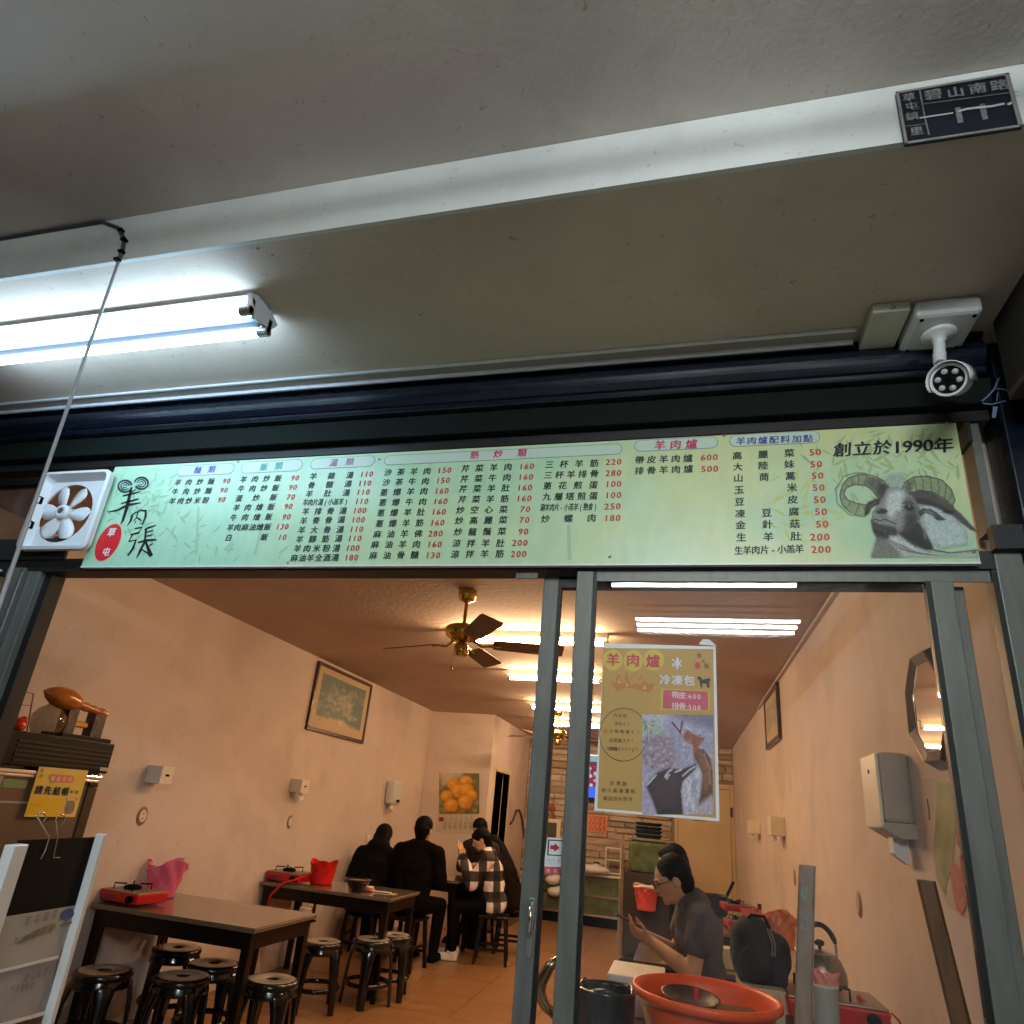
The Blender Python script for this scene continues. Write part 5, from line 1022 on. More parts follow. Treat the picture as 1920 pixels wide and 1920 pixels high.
A_, B_g = G3(432, 185), G3(1065, 432); Lg = (B_g-A_).length; axg = (B_g-A_).normalized(); rg = Lg/635
profg = [(0, 0), (7, 8), (20, 25), (48, 60), (75, 120), (88, 185), (90, 245), (82, 300), (62, 345), (40, 372), (34, 392), (38, 420), (40, 450), (34, 478), (33, 495), (40, 520), (38, 545), (31, 565), (32, 580), (42, 605), (44, 630), (34, 648), (30, 655), (36, 668), (28, 682), (0, 688)]
MB().lathe([(r_*rg*.92, h_*rg*.92) for r_, h_ in profg], A_, axg, 28).build('gourd_body', mat('polished_orange_wood', (.62, .17, .022), .12, noise=.45, nscale=14, stretch=(2, 1, 1), coat=.5), go, smooth=True)
jr = thing('glass_jar', 'round glass jar with a dark stopper on the fridge beside the gourd', 'jar', G3(440, 600))
c_ = G3(440, 608, GX-.02); r_ = (G3(600, 480)-G3(310, 480)).length/2; hj = (G3(460, 290)-G3(460, 608)).length
GJ = mat('amber_glass', (.42, .24, .07), .06, noise=.7, nscale=22, spec=.8, coat=1, alpha=.48)
MB().lathe([(0, .0), (r_*.62, 0), (r_*.78, hj*.08), (r_*1.0, hj*.38), (r_*.98, hj*.62), (r_*.7, hj*.85), (r_*.3, hj*.97), (r_*.26, hj*1.03)], Vector((c_.x, c_.y, fz+.001)), (0, 0, 1)).build('bowl', GJ, jr, smooth=True)
MB().lathe([(r_*.3, hj*1.03), (r_*.34, hj*1.08), (r_*.2, hj*1.2), (r_*.28, hj*1.3), (0, hj*1.36)], Vector((c_.x, c_.y, fz)), (0, 0, 1)).build('stopper', MWD, jr, smooth=True)
c_ = G3(165, 560); rd = thing('red_ornament', 'small red lacquer ornament on the fridge corner by the jamb', 'ornament', (GX, c_.y, fz))
MB().ell((GX, c_.y, fz+.035), (.035, .042, .034)).ell((GX, c_.y+.02, fz+.055), (.02, .02, .025)).build('body', mat('red_lacquer', (.65, .05, .015), .25), rd, smooth=True, remesh=.005, smoothit=3)
a0, a1 = G3(200, 185), G3(325, 210); fr2 = thing('wire_frame', 'thin red wire photo frame at the back of the fridge top', 'frame', (GX-.06, a0.y, fz))
xx = GX-.08; p4 = [G3(175, 190, xx), G3(335, 215, xx), G3(270, 590, xx), G3(120, 590, xx)]
MB().tube(p4+[p4[0]], .003, 6).build('wire', mat('red_brown_wire', (.28, .06, .04), .4), fr2)
for k in (.33, .66): MB().tube([p4[0].lerp(p4[3], k), p4[1].lerp(p4[2], k)], .002, 6).build('cross_wire', MATS['red_brown_wire'], fr2)
# ------------------------------------------------------------------ tables
def table(label, x0, x1, y0, y1, zt=.75, group=None, top=None, apron=.09, leg=.055):
    t = thing('dining_table', label, 'table', ((x0+x1)/2, (y0+y1)/2, 0), group)
    box('table_top', top or M_top, t, x0, x1, y0, y1, zt-.028, zt, bevel=.004)
    box('top_edge', mat('pale_table_edge', (.28, .21, .15), .35), t, x1-.0005, x1+.0025, y0+.004, y1-.004, zt-.010, zt-.003)  # paler strip along the end edge of the top
    i = .025
    for a in ((x0+i, x1-i, y0+i, y0+i+.02), (x0+i, x1-i, y1-i-.02, y1-i)): box('apron', M_wood, t, a[0]+leg, a[1]-leg, a[2], a[3], zt-.028-apron, zt-.0285)
    for a in ((x0+i, x0+i+.02, y0+i, y1-i), (x1-i-.02, x1-i, y0+i, y1-i)): box('apron', M_wood, t, a[0], a[1], a[2]+leg, a[3]-leg, zt-.028-apron, zt-.0285)
    for lx_ in (x0+i, x1-i-leg):
        for ly in (y0+i, y1-i-leg): MB().hexa([(lx_+.008, ly+.008, 0), (lx_+leg-.008, ly+.008, 0), (lx_+leg-.008, ly+leg-.008, 0), (lx_+.008, ly+leg-.008, 0)], [(lx_, ly, zt-.029), (lx_+leg, ly, zt-.029), (lx_+leg, ly+leg, zt-.029), (lx_, ly+leg, zt-.029)]).build('leg', M_wood, t, bevel=.003)
    return t
g_ = 'dark tables along the left wall'
table('dark glossy table against the left wall nearest the window', XL+.01, -2.335, 3.72, 4.43, group=g_)
table('dark glossy table with black bowl and red basket, second from the window', XL+.01, -2.275, 5.50, 6.16, group=g_)
table('dark table at the back where the five people sit', XL+.01, -2.30, 7.35, 8.0, group=g_)
# ------------------------------------------------------------------ stools
def round_stool():
    t = thing('round_stool', 'stool', 'stool', (0, 0, 0), 'black plastic round stools')
    MB().lathe([(.028, .438), (.032, .446), (.10, .449), (.135, .452), (.152, .447), (.158, .432), (.152, .415), (.140, .412), (.135, .43), (.028, .432), (.028, .438)], (0, 0, 0), (0, 0, 1), 36).build('seat', mat('stool_seat_plastic', (.010, .009, .008), .22, coat=.3), t, smooth=True)
    MB().lathe([(.040, .4505), (.128, .4525), (.140, .4500), (.128, .4485), (.040, .4465), (.040, .4505)], (0, 0, 0), (0, 0, 1), 36).build('seat_ring', mat('tan_seat_top', (.40, .34, .26), .3, noise=.2, nscale=30), t, smooth=True)  # pale tan ring laid over the black seat
    MB().lathe([(.148, .414), (.156, .39), (.160, .375), (.152, .370), (.146, .39), (.140, .412)], (0, 0, 0), (0, 0, 1), 36).build('collar', M_black, t, smooth=True)
    for k in range(4):
        a_ = R(45+90*k); rad = Vector((math.cos(a_), math.sin(a_), 0)); tan = Vector((-rad.y, rad.x, 0)); L_, rings = [], []
        for r_, z_, w_ in ((.140, .42, .072), (.160, .38, .068), (.176, .30, .050), (.186, .18, .040), (.196, .06, .036), (.200, .0, .036)):
            rings.append([rad*(r_-.018)-tan*w_*.9+Vector((0, 0, z_)), rad*(r_-.004)-tan*w_*.55+Vector((0, 0, z_)), rad*(r_+.006)+Vector((0, 0, z_)), rad*(r_-.004)+tan*w_*.55+Vector((0, 0, z_)), rad*(r_-.018)+tan*w_*.9+Vector((0, 0, z_)), rad*(r_-.022)+Vector((0, 0, z_))])
        mb = MB(); vs = sum(rings, []); fs = []
        for i in range(len(rings)-1): fs += [(i*6+j, i*6+(j+1) % 6, (i+1)*6+(j+1) % 6, (i+1)*6+j) for j in range(6)]
        fs += [tuple(range(6))[::-1], tuple(range(len(vs)-6, len(vs)))]
        mb.add(vs, fs).build('leg', M_black, t, smooth=True)
    MB().lathe([(.168, .165), (.176, .15), (.170, .135), (.158, .135), (.158, .165), (.168, .165)], (0, 0, 0), (0, 0, 1), 28).build('ring_brace', M_black, t, smooth=True)
    return t
rs = round_stool()
RSP = [((343, 1829), 20, 'round black stool in front of the nearest left table, middle one with a pale rim'), ((402, 1805), 50, 'round black stool tucked behind the middle one at the nearest left table'), ((511, 1835), 10, 'round black stool by the right leg of the nearest left table'),
       ((333, 1776), 35, 'round black stool beneath the red dangling cord of the nearest left table'), ((196, 1818), 5, 'large looking black stool beside the white notice rack'), ((606, 1764), 30, 'round black stool between the first and second left tables'), ((738, 1752), 15, 'round black stool under the end of the second left table'), ((700, 1760), 60, 'round black stool half hidden under the second left table')]
for i, ((px, py), rz, lab) in enumerate(RSP):
    p = at(px, py, z=.45); loc = Vector((p.x, p.y, 0))
    if i == 0: rs.location = loc; rs.rotation_euler = (0, 0, R(rz)); rs['label'] = lab
    else: dup(rs, loc, R(rz), lab)
def wood_stool(label, x, y, rz, h=.46):
    t = thing('wooden_stool', label, 'stool', (0, 0, 0), 'black wooden stools of the people at the back table')
    box('seat', M_wood, t, -.16, .16, -.16, .16, h-.03, h, bevel=.006)
    for sx in (-1, 1):
        for sy in (-1, 1): MB().hexa([(sx*.165-.016, sy*.165-.016, 0), (sx*.165+.016, sy*.165-.016, 0), (sx*.165+.016, sy*.165+.016, 0), (sx*.165-.016, sy*.165+.016, 0)], [(sx*.13-.018, sy*.13-.018, h-.031), (sx*.13+.018, sy*.13-.018, h-.031), (sx*.13+.018, sy*.13+.018, h-.031), (sx*.13-.018, sy*.13+.018, h-.031)]).build('leg', M_wood, t, bevel=.002)
    for s_ in (-1, 1): box('rung', M_wood, t, -.14, .14, s_*.155-.009, s_*.155+.009, .13, .155); box('rung', M_wood, t, s_*.150-.009, s_*.150+.009, -.14, .14, .19, .215)
    t.location = (x, y, 0); t.rotation_euler = (0, 0, rz); return t
# ------------------------------------------------------------------ gas stoves, bags, bowls
def stove(label, cx, cy, zt, rz=0, s=1, group='red portable gas stoves', x0=None):
    t = thing('gas_stove', label, 'gas stove', (0, 0, 0), group)
    MB().hexa([(-.16*s, -.13*s, .012), (.16*s, -.13*s, .012), (.16*s, .13*s, .012), (-.16*s, .13*s, .012)], [(-.17*s, -.14*s, .075*s), (.17*s, -.14*s, .075*s), (.17*s, .14*s, .075*s), (-.17*s, .14*s, .075*s)]).build('body', M_red, t, bevel=.008)
    MB().box(-.165*s, .165*s, -.135*s, .135*s, .0755*s, .083*s).build('top_tray', mat('stove_steel', (.34, .27, .2), .4, metal=.7), t, bevel=.004)
    MB().lathe([(.055*s, 0), (.055*s, .018*s), (.035*s, .026*s), (0, .026*s)], (-.03*s, 0, .083*s), (0, 0, 1)).build('burner', M_blackm, t, smooth=True)
    for k in range(4):
        a_ = R(45+90*k); c_ = Vector((-.03*s, 0, 0)); d_ = Vector((math.cos(a_), math.sin(a_), 0))
        MB().tube([c_+d_*.115*s+Vector((0, 0, .083*s)), c_+d_*.115*s+Vector((0, 0, .118*s)), c_+d_*.04*s+Vector((0, 0, .116*s))], .005*s, 6).build('pan_support', M_blackm, t)
    MB().cyl((.11*s, -.135*s, .045*s), (.11*s, -.158*s, .045*s), .022*s).build('knob', M_blackm, t)
    MB().box(-.15*s, -.02*s, -.1375*s, -.134*s, .028*s, .062*s).build('badge', mat('stove_badge', (.22, .03, .05), .4), t)
    t.location = (cx, cy, zt); t.rotation_euler = (0, 0, R(rz)); return t
stove('red gas stove on the nearest left table beside the pink bag', -3.335, 3.885, .752, -4, .92)
stove('red gas stove with red hose on the second left table', -3.31, 5.68, .752, -3)
# raised black box beneath the second stove
hs1 = thing('gas_hose', 'red gas hose curving down from the second stove', 'hose', (-3.1, 5.5, .8))
MB().tube([(-3.12, 5.62, .82), (-3.16, 5.54, .80), (-3.26, 5.48, .76), (-3.34, 5.46, .66), (-3.36, 5.46, .55)], .009, 10).build('hose', M_red, hs1, smooth=True)
def bag(name, label, cat, c, r, h, m, seed, m2=None, top=1.25, crumple=.16):
    rr = random.Random(seed); t = thing(name, label, cat, c); n, k = 48, 16; vs = []
    for j in range(k+1):
        f_ = j/k; rad = r*(1+(top-1)*f_**1.5)
        for i in range(n):
            a_ = 2*math.pi*i/n; q_ = 1+crumple*(math.sin(a_*7+f_*9)*.35+math.sin(a_*13-f_*14+seed)*.3+math.sin(a_*23+f_*25)*.2+rr.uniform(-.16, .16))*f_
            vs.append((c[0]+rad*q_*math.cos(a_), c[1]+rad*q_*math.sin(a_), c[2]+h*f_*(1+.10*math.sin(a_*3+seed)*f_)))
    mb = MB(); mb.add(vs, [(j*n+i, j*n+(i+1) % n, (j+1)*n+(i+1) % n, (j+1)*n+i) for j in range(k) for i in range(n)]+[tuple(range(n))]); mb.build('bag_film' if m2 is None else 'bowl_wall', m, t, smooth=True); return t
c_ = at(302, 1662, y=4.20); bag('plastic_bag', 'crumpled pink plastic bag beside the stove on the nearest left table', 'bag', Vector((c_.x+.01, 4.20, .752)), .088, .215, M_pink, 3, top=1.40, crumple=.26)
bag('red_basket', 'bright red plastic bag lined basket on the second left table', 'basket', Vector((at(603, 1650, y=5.80).x, 5.80, .752)), .095, .18, mat('scarlet_film', (.80, .02, .015), .35, noise=.3, nscale=20), 5, top=1.25, crumple=.10)
pinkr = thing('cord', 'red cord dangling beneath the nearest left table', 'cord', (-3.2, 3.9, .7)); pc = [at(308, 1745, y=3.95), at(299, 1763, y=3.95), at(297, 1778, y=3.95)]
MB().tube([at(305, 1738, y=3.95)]+pc, .0035, 6).tube([at(311, 1738, y=3.95), at(309, 1755, y=3.95), at(304, 1775, y=3.95)], .0035, 6).build('strand', M_red, pinkr)
c_ = at(668, 1672, y=5.62); bw = thing('soup_bowl', 'black bowl with food near the edge of the second left table', 'bowl', (c_.x, 5.62, .752))
MB().lathe([(.045, 0), (.045, .012), (.06, .03), (.10, .075), (.118, .098), (.112, .098), (.09, .07), (.04, .035), (0, .03)], (c_.x, 5.62, .752), (0, 0, 1)).build('bowl', M_black, bw, smooth=True)
MB().lathe([(.10, .085), (.06, .092), (0, .095)], (c_.x, 5.62, .752), (0, 0, 1)).build('food', mat('meat_scraps', (.35, .16, .12), .6, noise=.6, nscale=40, bump=.6), bw, smooth=True)
c_ = at(690, 1668, y=5.75); tp = thing('food_packet', 'small red and white packet on the second left table by the bowl', 'packet', (c_.x, 5.75, .752)); box('wrapper', mat('packet_red', (.7, .2, .14), .5), tp, c_.x-.05, c_.x+.05, 5.70, 5.79, .753, .775, bevel=.008); box('lid', M_cream, tp, c_.x-.04, c_.x+.04, 5.71, 5.78, .776, .79, bevel=.006)
c_ = at(708, 1673, z=.755); ck = thing('chopsticks', 'pair of pale chopsticks lying on the second left table', 'chopsticks', c_)
for k in (0, .02): MB().cyl((c_.x-.10, c_.y+k, .757), (c_.x+.10, c_.y+.05+k, .757), .004).build('stick', M_cream, ck)
c_ = at(736, 1676, z=.755); ph_ = thing('note_pad', 'small yellowish order slip on the second left table corner', 'paper', c_); MB().slab([(c_.x-.03, c_.y-.05, .752), (c_.x+.03, c_.y-.05, .752), (c_.x+.03, c_.y+.05, .752), (c_.x-.03, c_.y+.05, .752)], (0, 0, .002)).build('slip', mat('slip', (.45, .45, .22), .6), ph_)
c_ = at(575, 1700, y=4.95); rl = thing('tissue_roll', 'beige tissue roll seen past the end of the nearest left table', 'tissue roll', (-2.95, 5.4, .0))
px_ = at(575, 1712, y=5.45); MB().cyl((px_.x, 5.44, px_.z-.045), (px_.x, 5.44, px_.z+.045), .055).build('roll', mat('tissue', (.62, .46, .36), .8), rl, bevel=.006)
MB().box(px_.x-.07, px_.x+.07, 5.38, 5.498, px_.z-.062, px_.z-.046).build('bracket', M_wood, rl)
for s_ in (-1, 1): MB().box(px_.x+s_*.065-.005, px_.x+s_*.065+.005, 5.43, 5.46, px_.z-.046, .72).build('hanger', M_wood, rl)
# ------------------------------------------------------------------ rear counter, cooler, door
ct_ = thing('display_counter', 'stainless display counter with green glass fronts before the stone wall', 'counter', (-1.45, 11, 0))
cx0, cx1, cy0, cy1 = -2.10, -.87, 10.95, 11.40
for x in (cx0, -1.62, cx1-.03): box('upright', M_steel, ct_, x, x+.03, cy0, cy0+.03, 0, .69)
box('top_board', M_whitem, ct_, cx0, cx1, cy0-.02, cy1, .69, .72); box('middle_rail', M_chrome, ct_, cx0+.031, cx1-.031, cy0-.005, cy0+.03, .40, .43); box('bottom_rail', M_chrome, ct_, cx0+.031, cx1-.031, cy0-.005, cy0+.03, .14, .17)
GG = mat('green_glass', (.14, .19, .09), .12, noise=.5, nscale=6)
for z0, z1 in ((.43, .688), (.171, .40)):
    for xa, xb in ((cx0+.032, -1.62), (-1.588, cx1-.032)): box('glass_front', GG, ct_, xa, xb, cy0+.01, cy0+.018, z0, z1)
box('base', M_blackm, ct_, cx0+.03, cx1-.03, cy0+.04, cy1, 0, .139)
for i, (px, py) in enumerate(((1036, 1650), (1040, 1672), (1110, 1630))):
    p = at(px, py, y=10.9); t = thing('food_bag', ('white steamed bundle at the left end of the display counter, upper', 'white steamed bundle at the left end of the display counter, lower', 'white plastic bag spread on top of the display counter')[i], 'bag', p)
    MB().ell(p, (.12, .10, .07) if i < 2 else (.28, .12, .07), n=12, m=7).ell(p+Vector((.06, 0, .04)), (.07, .07, .05)).build('bundle', M_whitem, t, smooth=True, remesh=.015, smoothit=3)
co = thing('glass_cooler', 'dark cabinet with green glass cooler on top at the rear', 'cooler', (-.35, 9.2, 0))
box('lower_cabinet', mat('dark_brown_cabinet', (.045, .03, .022), .5, noise=.3), co, -.68, -.06, 9.0, 9.55, .0, .93); box('cooler_glass', mat('murky_green_glass', (.17, .22, .08), .15, noise=.7, nscale=7), co, -.63, -.07, 9.02, 9.5, .935, 1.30, bevel=.04)
box('cooler_lid', mat('olive_lid', (.22, .20, .12), .4), co, -.64, -.06, 9.01, 9.51, 1.301, 1.33, bevel=.01); box('side_rail', mat('side_rail', (.25, .18, .10), .5), co, -.71, -.685, 9.0, 9.03, .0, 1.36)
for k in range(4):
    t = thing('black_tray', ('lowest black tray stacked on the cooler', 'second black tray from the bottom on the cooler', 'third black tray from the bottom on the cooler', 'topmost black tray stacked on the cooler')[k], 'tray', (-.38, 9.25, 1.335+k*.048), 'black trays stacked on the cooler')
    MB().hexa([(-.53, 9.1, 1.336+k*.048), (-.25, 9.1, 1.336+k*.048), (-.25, 9.4, 1.336+k*.048), (-.53, 9.4, 1.336+k*.048)], [(-.56, 9.07, 1.376+k*.048), (-.22, 9.07, 1.376+k*.048), (-.22, 9.43, 1.376+k*.048), (-.56, 9.43, 1.376+k*.048)]).build('tray', M_blackm, t, bevel=.006)
p = at(1212, 1678, y=8.9); bag('red_bag', 'red plastic bag with white rim hung on the dark rear cabinet', 'bag', Vector((p.x, 8.86, p.z-.16)), .11, .26, mat('coral_film', (.75, .10, .08), .4), 9, top=1.35, crumple=.2)
rbg = [o for o in bpy.data.objects if o.get('label', '').startswith('red plastic bag with white rim')][0]; rb_c = Vector((p.x, 8.86, p.z+.095)); MB().tube([rb_c+Vector((.145*math.cos(a_), .145*math.sin(a_), .012*math.sin(3*a_))) for a_ in [k*.3142 for k in range(21)]], .016, 8).build('white_rim', M_gw2, rbg, smooth=True)
wr = thing('white_rack', 'small white two shelf rack on the display counter', 'rack', (-1.0, 11.1, .72))
rx0, rx1 = at(1136, 1600, y=11.1).x, at(1165, 1600, y=11.1).x; rz1 = at(1150, 1589, y=11.1).z
for x in (rx0, rx1-.015): box('side', M_whitem, wr, x, x+.015, 11.05, 11.25, .721, rz1)
for z_ in (.74, (.74+rz1)/2, rz1-.016): box('shelf', M_whitem, wr, rx0+.016, rx1-.016, 11.05, 11.25, z_, z_+.014)
bx_ = at(1119, 1607, y=11.1); t = thing('black_jar', 'small dark jar on the display counter beside the white rack', 'jar', (bx_.x, 11.1, .72)); MB().lathe([(0, 0), (.055, 0), (.06, .02), (.06, .11), (.045, .13), (.045, .16), (0, .16)], (bx_.x, 11.1, .721), (0, 0, 1), 16).build('jar', M_blackm, t)
dr = thing('rear_door', 'cream plank door in the rear wall beside the right wall', 'door', (.37, YB2-.03, 0))
MDR = mat('cream_door_paint', (.72, .56, .32), .6, noise=.12, nscale=3)
box('door_leaf', MDR, dr, -.03, .765, YB2-.045, YB2-.02, .01, 2.12, bevel=.003)
for a in ((-.085, -.035, 0, 2.2), (.77, .823, 0, 2.2)): box('door_frame', mat('yellow_cream_frame', (.66, .50, .26), .6), dr, a[0], a[1], YB2-.06, YB2-.005, a[2], a[3], bevel=.004)
box('door_frame', MATS['yellow_cream_frame'], dr, -.0345, .7695, YB2-.06, YB2-.005, 2.125, 2.2, bevel=.004)
box('hinge', M_fr, dr, .765, .80, YB2-.075, YB2-.061, 1.72, 1.86); box('notch', M_fr, dr, .20, .40, YB2-.048, YB2-.0455, 1.62, 1.63)
# doorway in the side wall
dw = thing('doorway_frame', 'pale door frame round the dark doorway in the side wall', 'door frame', (XS, 9.8, 0))
MFF = mat('pale_yellow_frame', (.72, .58, .34), .6)
box('frame_side', MFF, dw, XS-.11, XS+.012, DY0-.05, DY0+.0, 0, DZ+.05, bevel=.003); box('frame_side', MFF, dw, XS-.11, XS+.012, DY1, DY1+.09, 0, DZ+.05, bevel=.003); box('frame_head', MFF, dw, XS-.11, XS+.012, DY0+.001, DY1-.001, DZ, DZ+.05, bevel=.003)
hsp = [at(*p, x=XS+.02) for p in ((957, 1545), (962, 1538), (968, 1520), (974, 1519), (978, 1530), (982, 1560), (983, 1610), (979, 1680), (977, 1760))]
t = thing('rubber_hose', 'dark rubber hose running down the side wall by the doorway', 'hose', hsp[0]); MB().tube(hsp, .016, 10).build('hose', mat('brown_rubber', (.10, .05, .03), .5), t, smooth=True)
# things on the stone wall
tv = thing('television', 'lit television on the stone wall half hidden by the poster', 'television', (-1.0, YB2-.1, 2.2))
box('casing', M_black, tv, -1.62, -.60, YB2-.14, YB2-.06, 1.78, 2.52, bevel=.01)
def scr():
    m = bpy.data.materials.new('tv_picture'); m.use_nodes = True; nt = m.node_tree; nt.nodes.clear(); N = nt.nodes.new
    o = N('ShaderNodeOutputMaterial'); e = N('ShaderNodeEmission'); v = N('ShaderNodeTexVoronoi'); v.inputs['Scale'].default_value = 14; tc = N('ShaderNodeTexCoord'); nt.links.new(tc.outputs['Object'], v.inputs['Vector'])
    r = N('ShaderNodeValToRGB'); nt.links.new(v.outputs['Distance'], r.inputs[0]); k = r.color_ramp.elements; k[0].color = (.85, .75, .85, 1); k[0].position = .25; k[1].color = (.30, .03, .09, 1); k[1].position = .5
    nt.links.new(r.outputs[0], e.inputs[0]); e.inputs[1].default_value = .8; nt.links.new(e.outputs[0], o.inputs[0]); return m
MB().box(-1.60, -.62, YB2-.1435, YB2-.1405, 2.0, 2.50).build('screen_picture', scr(), tv); MB().box(-1.60, -.62, YB2-.1435, YB2-.1405, 1.83, 1.998).build('screen_band', emat('tv_blue_band', (.05, .15, 1), 1.1), tv)
MB().box(-1.60, -1.0, YB2-.145, YB2-.1436, 2.40, 2.49).build('screen_banner', emat('tv_cyan_band', (.3, .6, .65), .8), tv)
o1, o2 = at(1094, 1526, y=YB2-.06), at(1138, 1562, y=YB2-.06); on = thing('orange_notice', 'faded orange notice with red lettering on the stone wall', 'notice', o1)
box('sheet', mat('orange_paper', (.75, .34, .16), .7), on, o1.x, o2.x, YB2-.062, YB2-.058, o2.z, o1.z)
mb = MB()
for i, z_ in enumerate((.85, .68, .5, .3, .14)): put_text(mb, '草屯羊肉爐湯'[:6-(i % 2)], Vector((o1.x+.05, YB2-.0635, o2.z+(o1.z-o2.z)*z_)), Vector((o2.x-.05, YB2-.0635, o2.z+(o1.z-o2.z)*z_)), .05, NS, 1)
mb.build('red_lettering', RD, on)
o1, o2 = at(1024, 1534, y=YB2-.06), at(1050, 1572, y=YB2-.06); pf = thing('small_frame', 'small dark notice board in a cream frame on the stone wall', 'frame', o1); box('board', mat('slate', (.08, .08, .08), .6), pf, o1.x-.2, o2.x-.06, YB2-.08, YB2-.055, o2.z, o1.z-.06); box('frame_bar', M_cream, pf, o2.x-.06, o2.x, YB2-.09, YB2-.055, o2.z, o1.z-.06); box('frame_bar', M_cream, pf, o1.x-.2, o2.x, YB2-.09, YB2-.055, o1.z-.0595, o1.z)
p = at(1036, 1515, y=YB2-.08); t = thing('red_knot', 'small red hanging ornament on the stone wall between the stiles', 'ornament', p)
MB().ell(p, (.06, .02, .05)).ell(p+Vector((.02, 0, -.12)), (.03, .02, .06)).build('knot', mat('dull_red_cord', (.40, .06, .04), .6), t, smooth=True, remesh=.01); MB().tube([p+Vector((0, 0, .04)), p+Vector((.02, 0, .22))], .008, 6).build('string', MATS['dull_red_cord'], t)
# ------------------------------------------------------------------ right-hand tables and clutter
g_ = 'dark tables along the right wall'
table('dark table on the right wall behind the man in grey', -.27, XR-.01, 4.45, 5.10, group=g_)
table('dark table on the right wall loaded with pot and red stoves', .08, XR-.01, 6.1, 7.5, group=g_)
pt = thing('prep_table', 'steel topped work table just inside the window under the orange basin', 'table', (.2, 2.7, 0)); ptz = .80
box('table_top', M_steel, pt, -.42, XR-.005, 2.28, 3.32, ptz-.03, ptz, bevel=.004)
for x in (-.40, XR-.06):
    for y in (2.30, 3.26): box('leg', M_steel, pt, x, x+.04, y, y+.04, 0, ptz-.0305)
# orange basin
bl_, br_ = at(1184, 1838, y=2.66), at(1470, 1882, y=2.66); bc = Vector(((bl_.x+br_.x)/2, 2.66, ptz+.002)); br0 = (br_.x-bl_.x)/2*.985; bh = .185
bs = thing('orange_basin', 'large orange plastic basin just inside the door glass', 'basin', bc)
MB().lathe([(0, .0), (br0*.68, .0), (br0*.72, .012), (br0*.90, bh-.045), (br0*.915, bh-.030), (br0*.95, bh-.028), (br0*1.0, bh-.020), (br0*1.012, bh-.008), (br0*1.0, bh+.003), (br0*.965, bh+.004), (br0*.92, bh-.006), (br0*.88, bh-.03), (br0*.70, .02), (0, .012)], bc, (0, 0, 1), 64).build('basin_wall', M_orange, bs, smooth=True)
dk = thing('black_plate', 'dark shallow plate floating in the orange basin', 'plate', bc+Vector((-.05, -.03, bh-.06)))
MB().lathe([(0, 0), (.08, .004), (.100, .026), (.094, .026), (.076, .012), (0, .008)], bc+Vector((-.05, .06, bh-.052)), (.05, -.1, 1)).build('plate', mat('brown_black_plastic', (.05, .022, .016), .3), dk, smooth=True)
dk2 = thing('brown_lid', 'green-brown tray lying in the right side of the orange basin', 'tray', bc+Vector((.1, 0, .1))); box('tray', mat('olive_tray', (.10, .085, .03), .3), dk2, bc.x+.03, bc.x+.17, 2.66, 2.80, ptz+bh-.075, ptz+bh-.05, bevel=.008)
MB().cyl((bc.x-.03, 2.70, ptz+bh-.03), (bc.x-.03, 2.70, ptz+bh-.0), .008).build('knob', M_red, dk)
wb = thing('washing_water', 'soapy brown water in the orange basin', 'water', bc); MB().lathe([(br0*.80, 0), (0, .001)], bc+Vector((0, 0, bh-.085)), (0, 0, 1), 40).build('surface', mat('murky_water', (.30, .22, .10), .08), wb)
# black pot
pl_, pr_ = at(1083, 1842, y=2.52), at(1192, 1848, y=2.52); pcx = (pl_.x+pr_.x)/2; prr = (pr_.x-pl_.x)/2; pz = pl_.z
bp_ = thing('black_pot', 'black plastic wrapped pot between the door stile and the orange basin', 'pot', (pcx, 2.52, ptz))
MB().lathe([(0, 0), (prr*.8, 0), (prr*.97, .03), (prr*1.0, pz-ptz-.02), (prr*1.03, pz-ptz-.004), (prr*.98, pz-ptz), (prr*.93, pz-ptz-.012), (prr*.9, .03), (0, .02)], (pcx, 2.52, ptz+.001), (0, 0, 1), 40).build('pot_wall', M_black, bp_, smooth=True)
c_ = [(pcx+prr*.9*math.cos(R(a)), 2.52+prr*.9*math.sin(R(a)), pz-.008+.012*math.sin(R(a*3))) for a in range(150, 400, 15)]; MB().tube(c_, .008, 8).build('rim_fold', M_black, bp_, smooth=True)
# white storage crate behind
wc = thing('white_crate', 'translucent white plastic crate behind the black pot', 'crate', (-.2, 3.05, ptz)); wl_, wr_ = at(1140, 1812, y=3.0).x, at(1245, 1820, y=3.0).x; wz = at(1180, 1828, y=3.0).z
box('crate_wall', mat('milky_plastic', (.88, .84, .76), .4), wc, wl_+.012, wr_-.01, 2.985, 3.25, ptz+.001, wz-.028, bevel=.01); box('crate_rim', M_gw2, wc, wl_, wr_, 2.975, 3.26, wz-.027, wz, bevel=.006); box('recess_shade', mat('milky_shade', (.60, .54, .44), .5), wc, wl_+.02, wl_+.10, 2.981, 2.9845, wz-.12, wz-.04)  # flat panel in a darker copy of the crate colour, painting a recess's shade
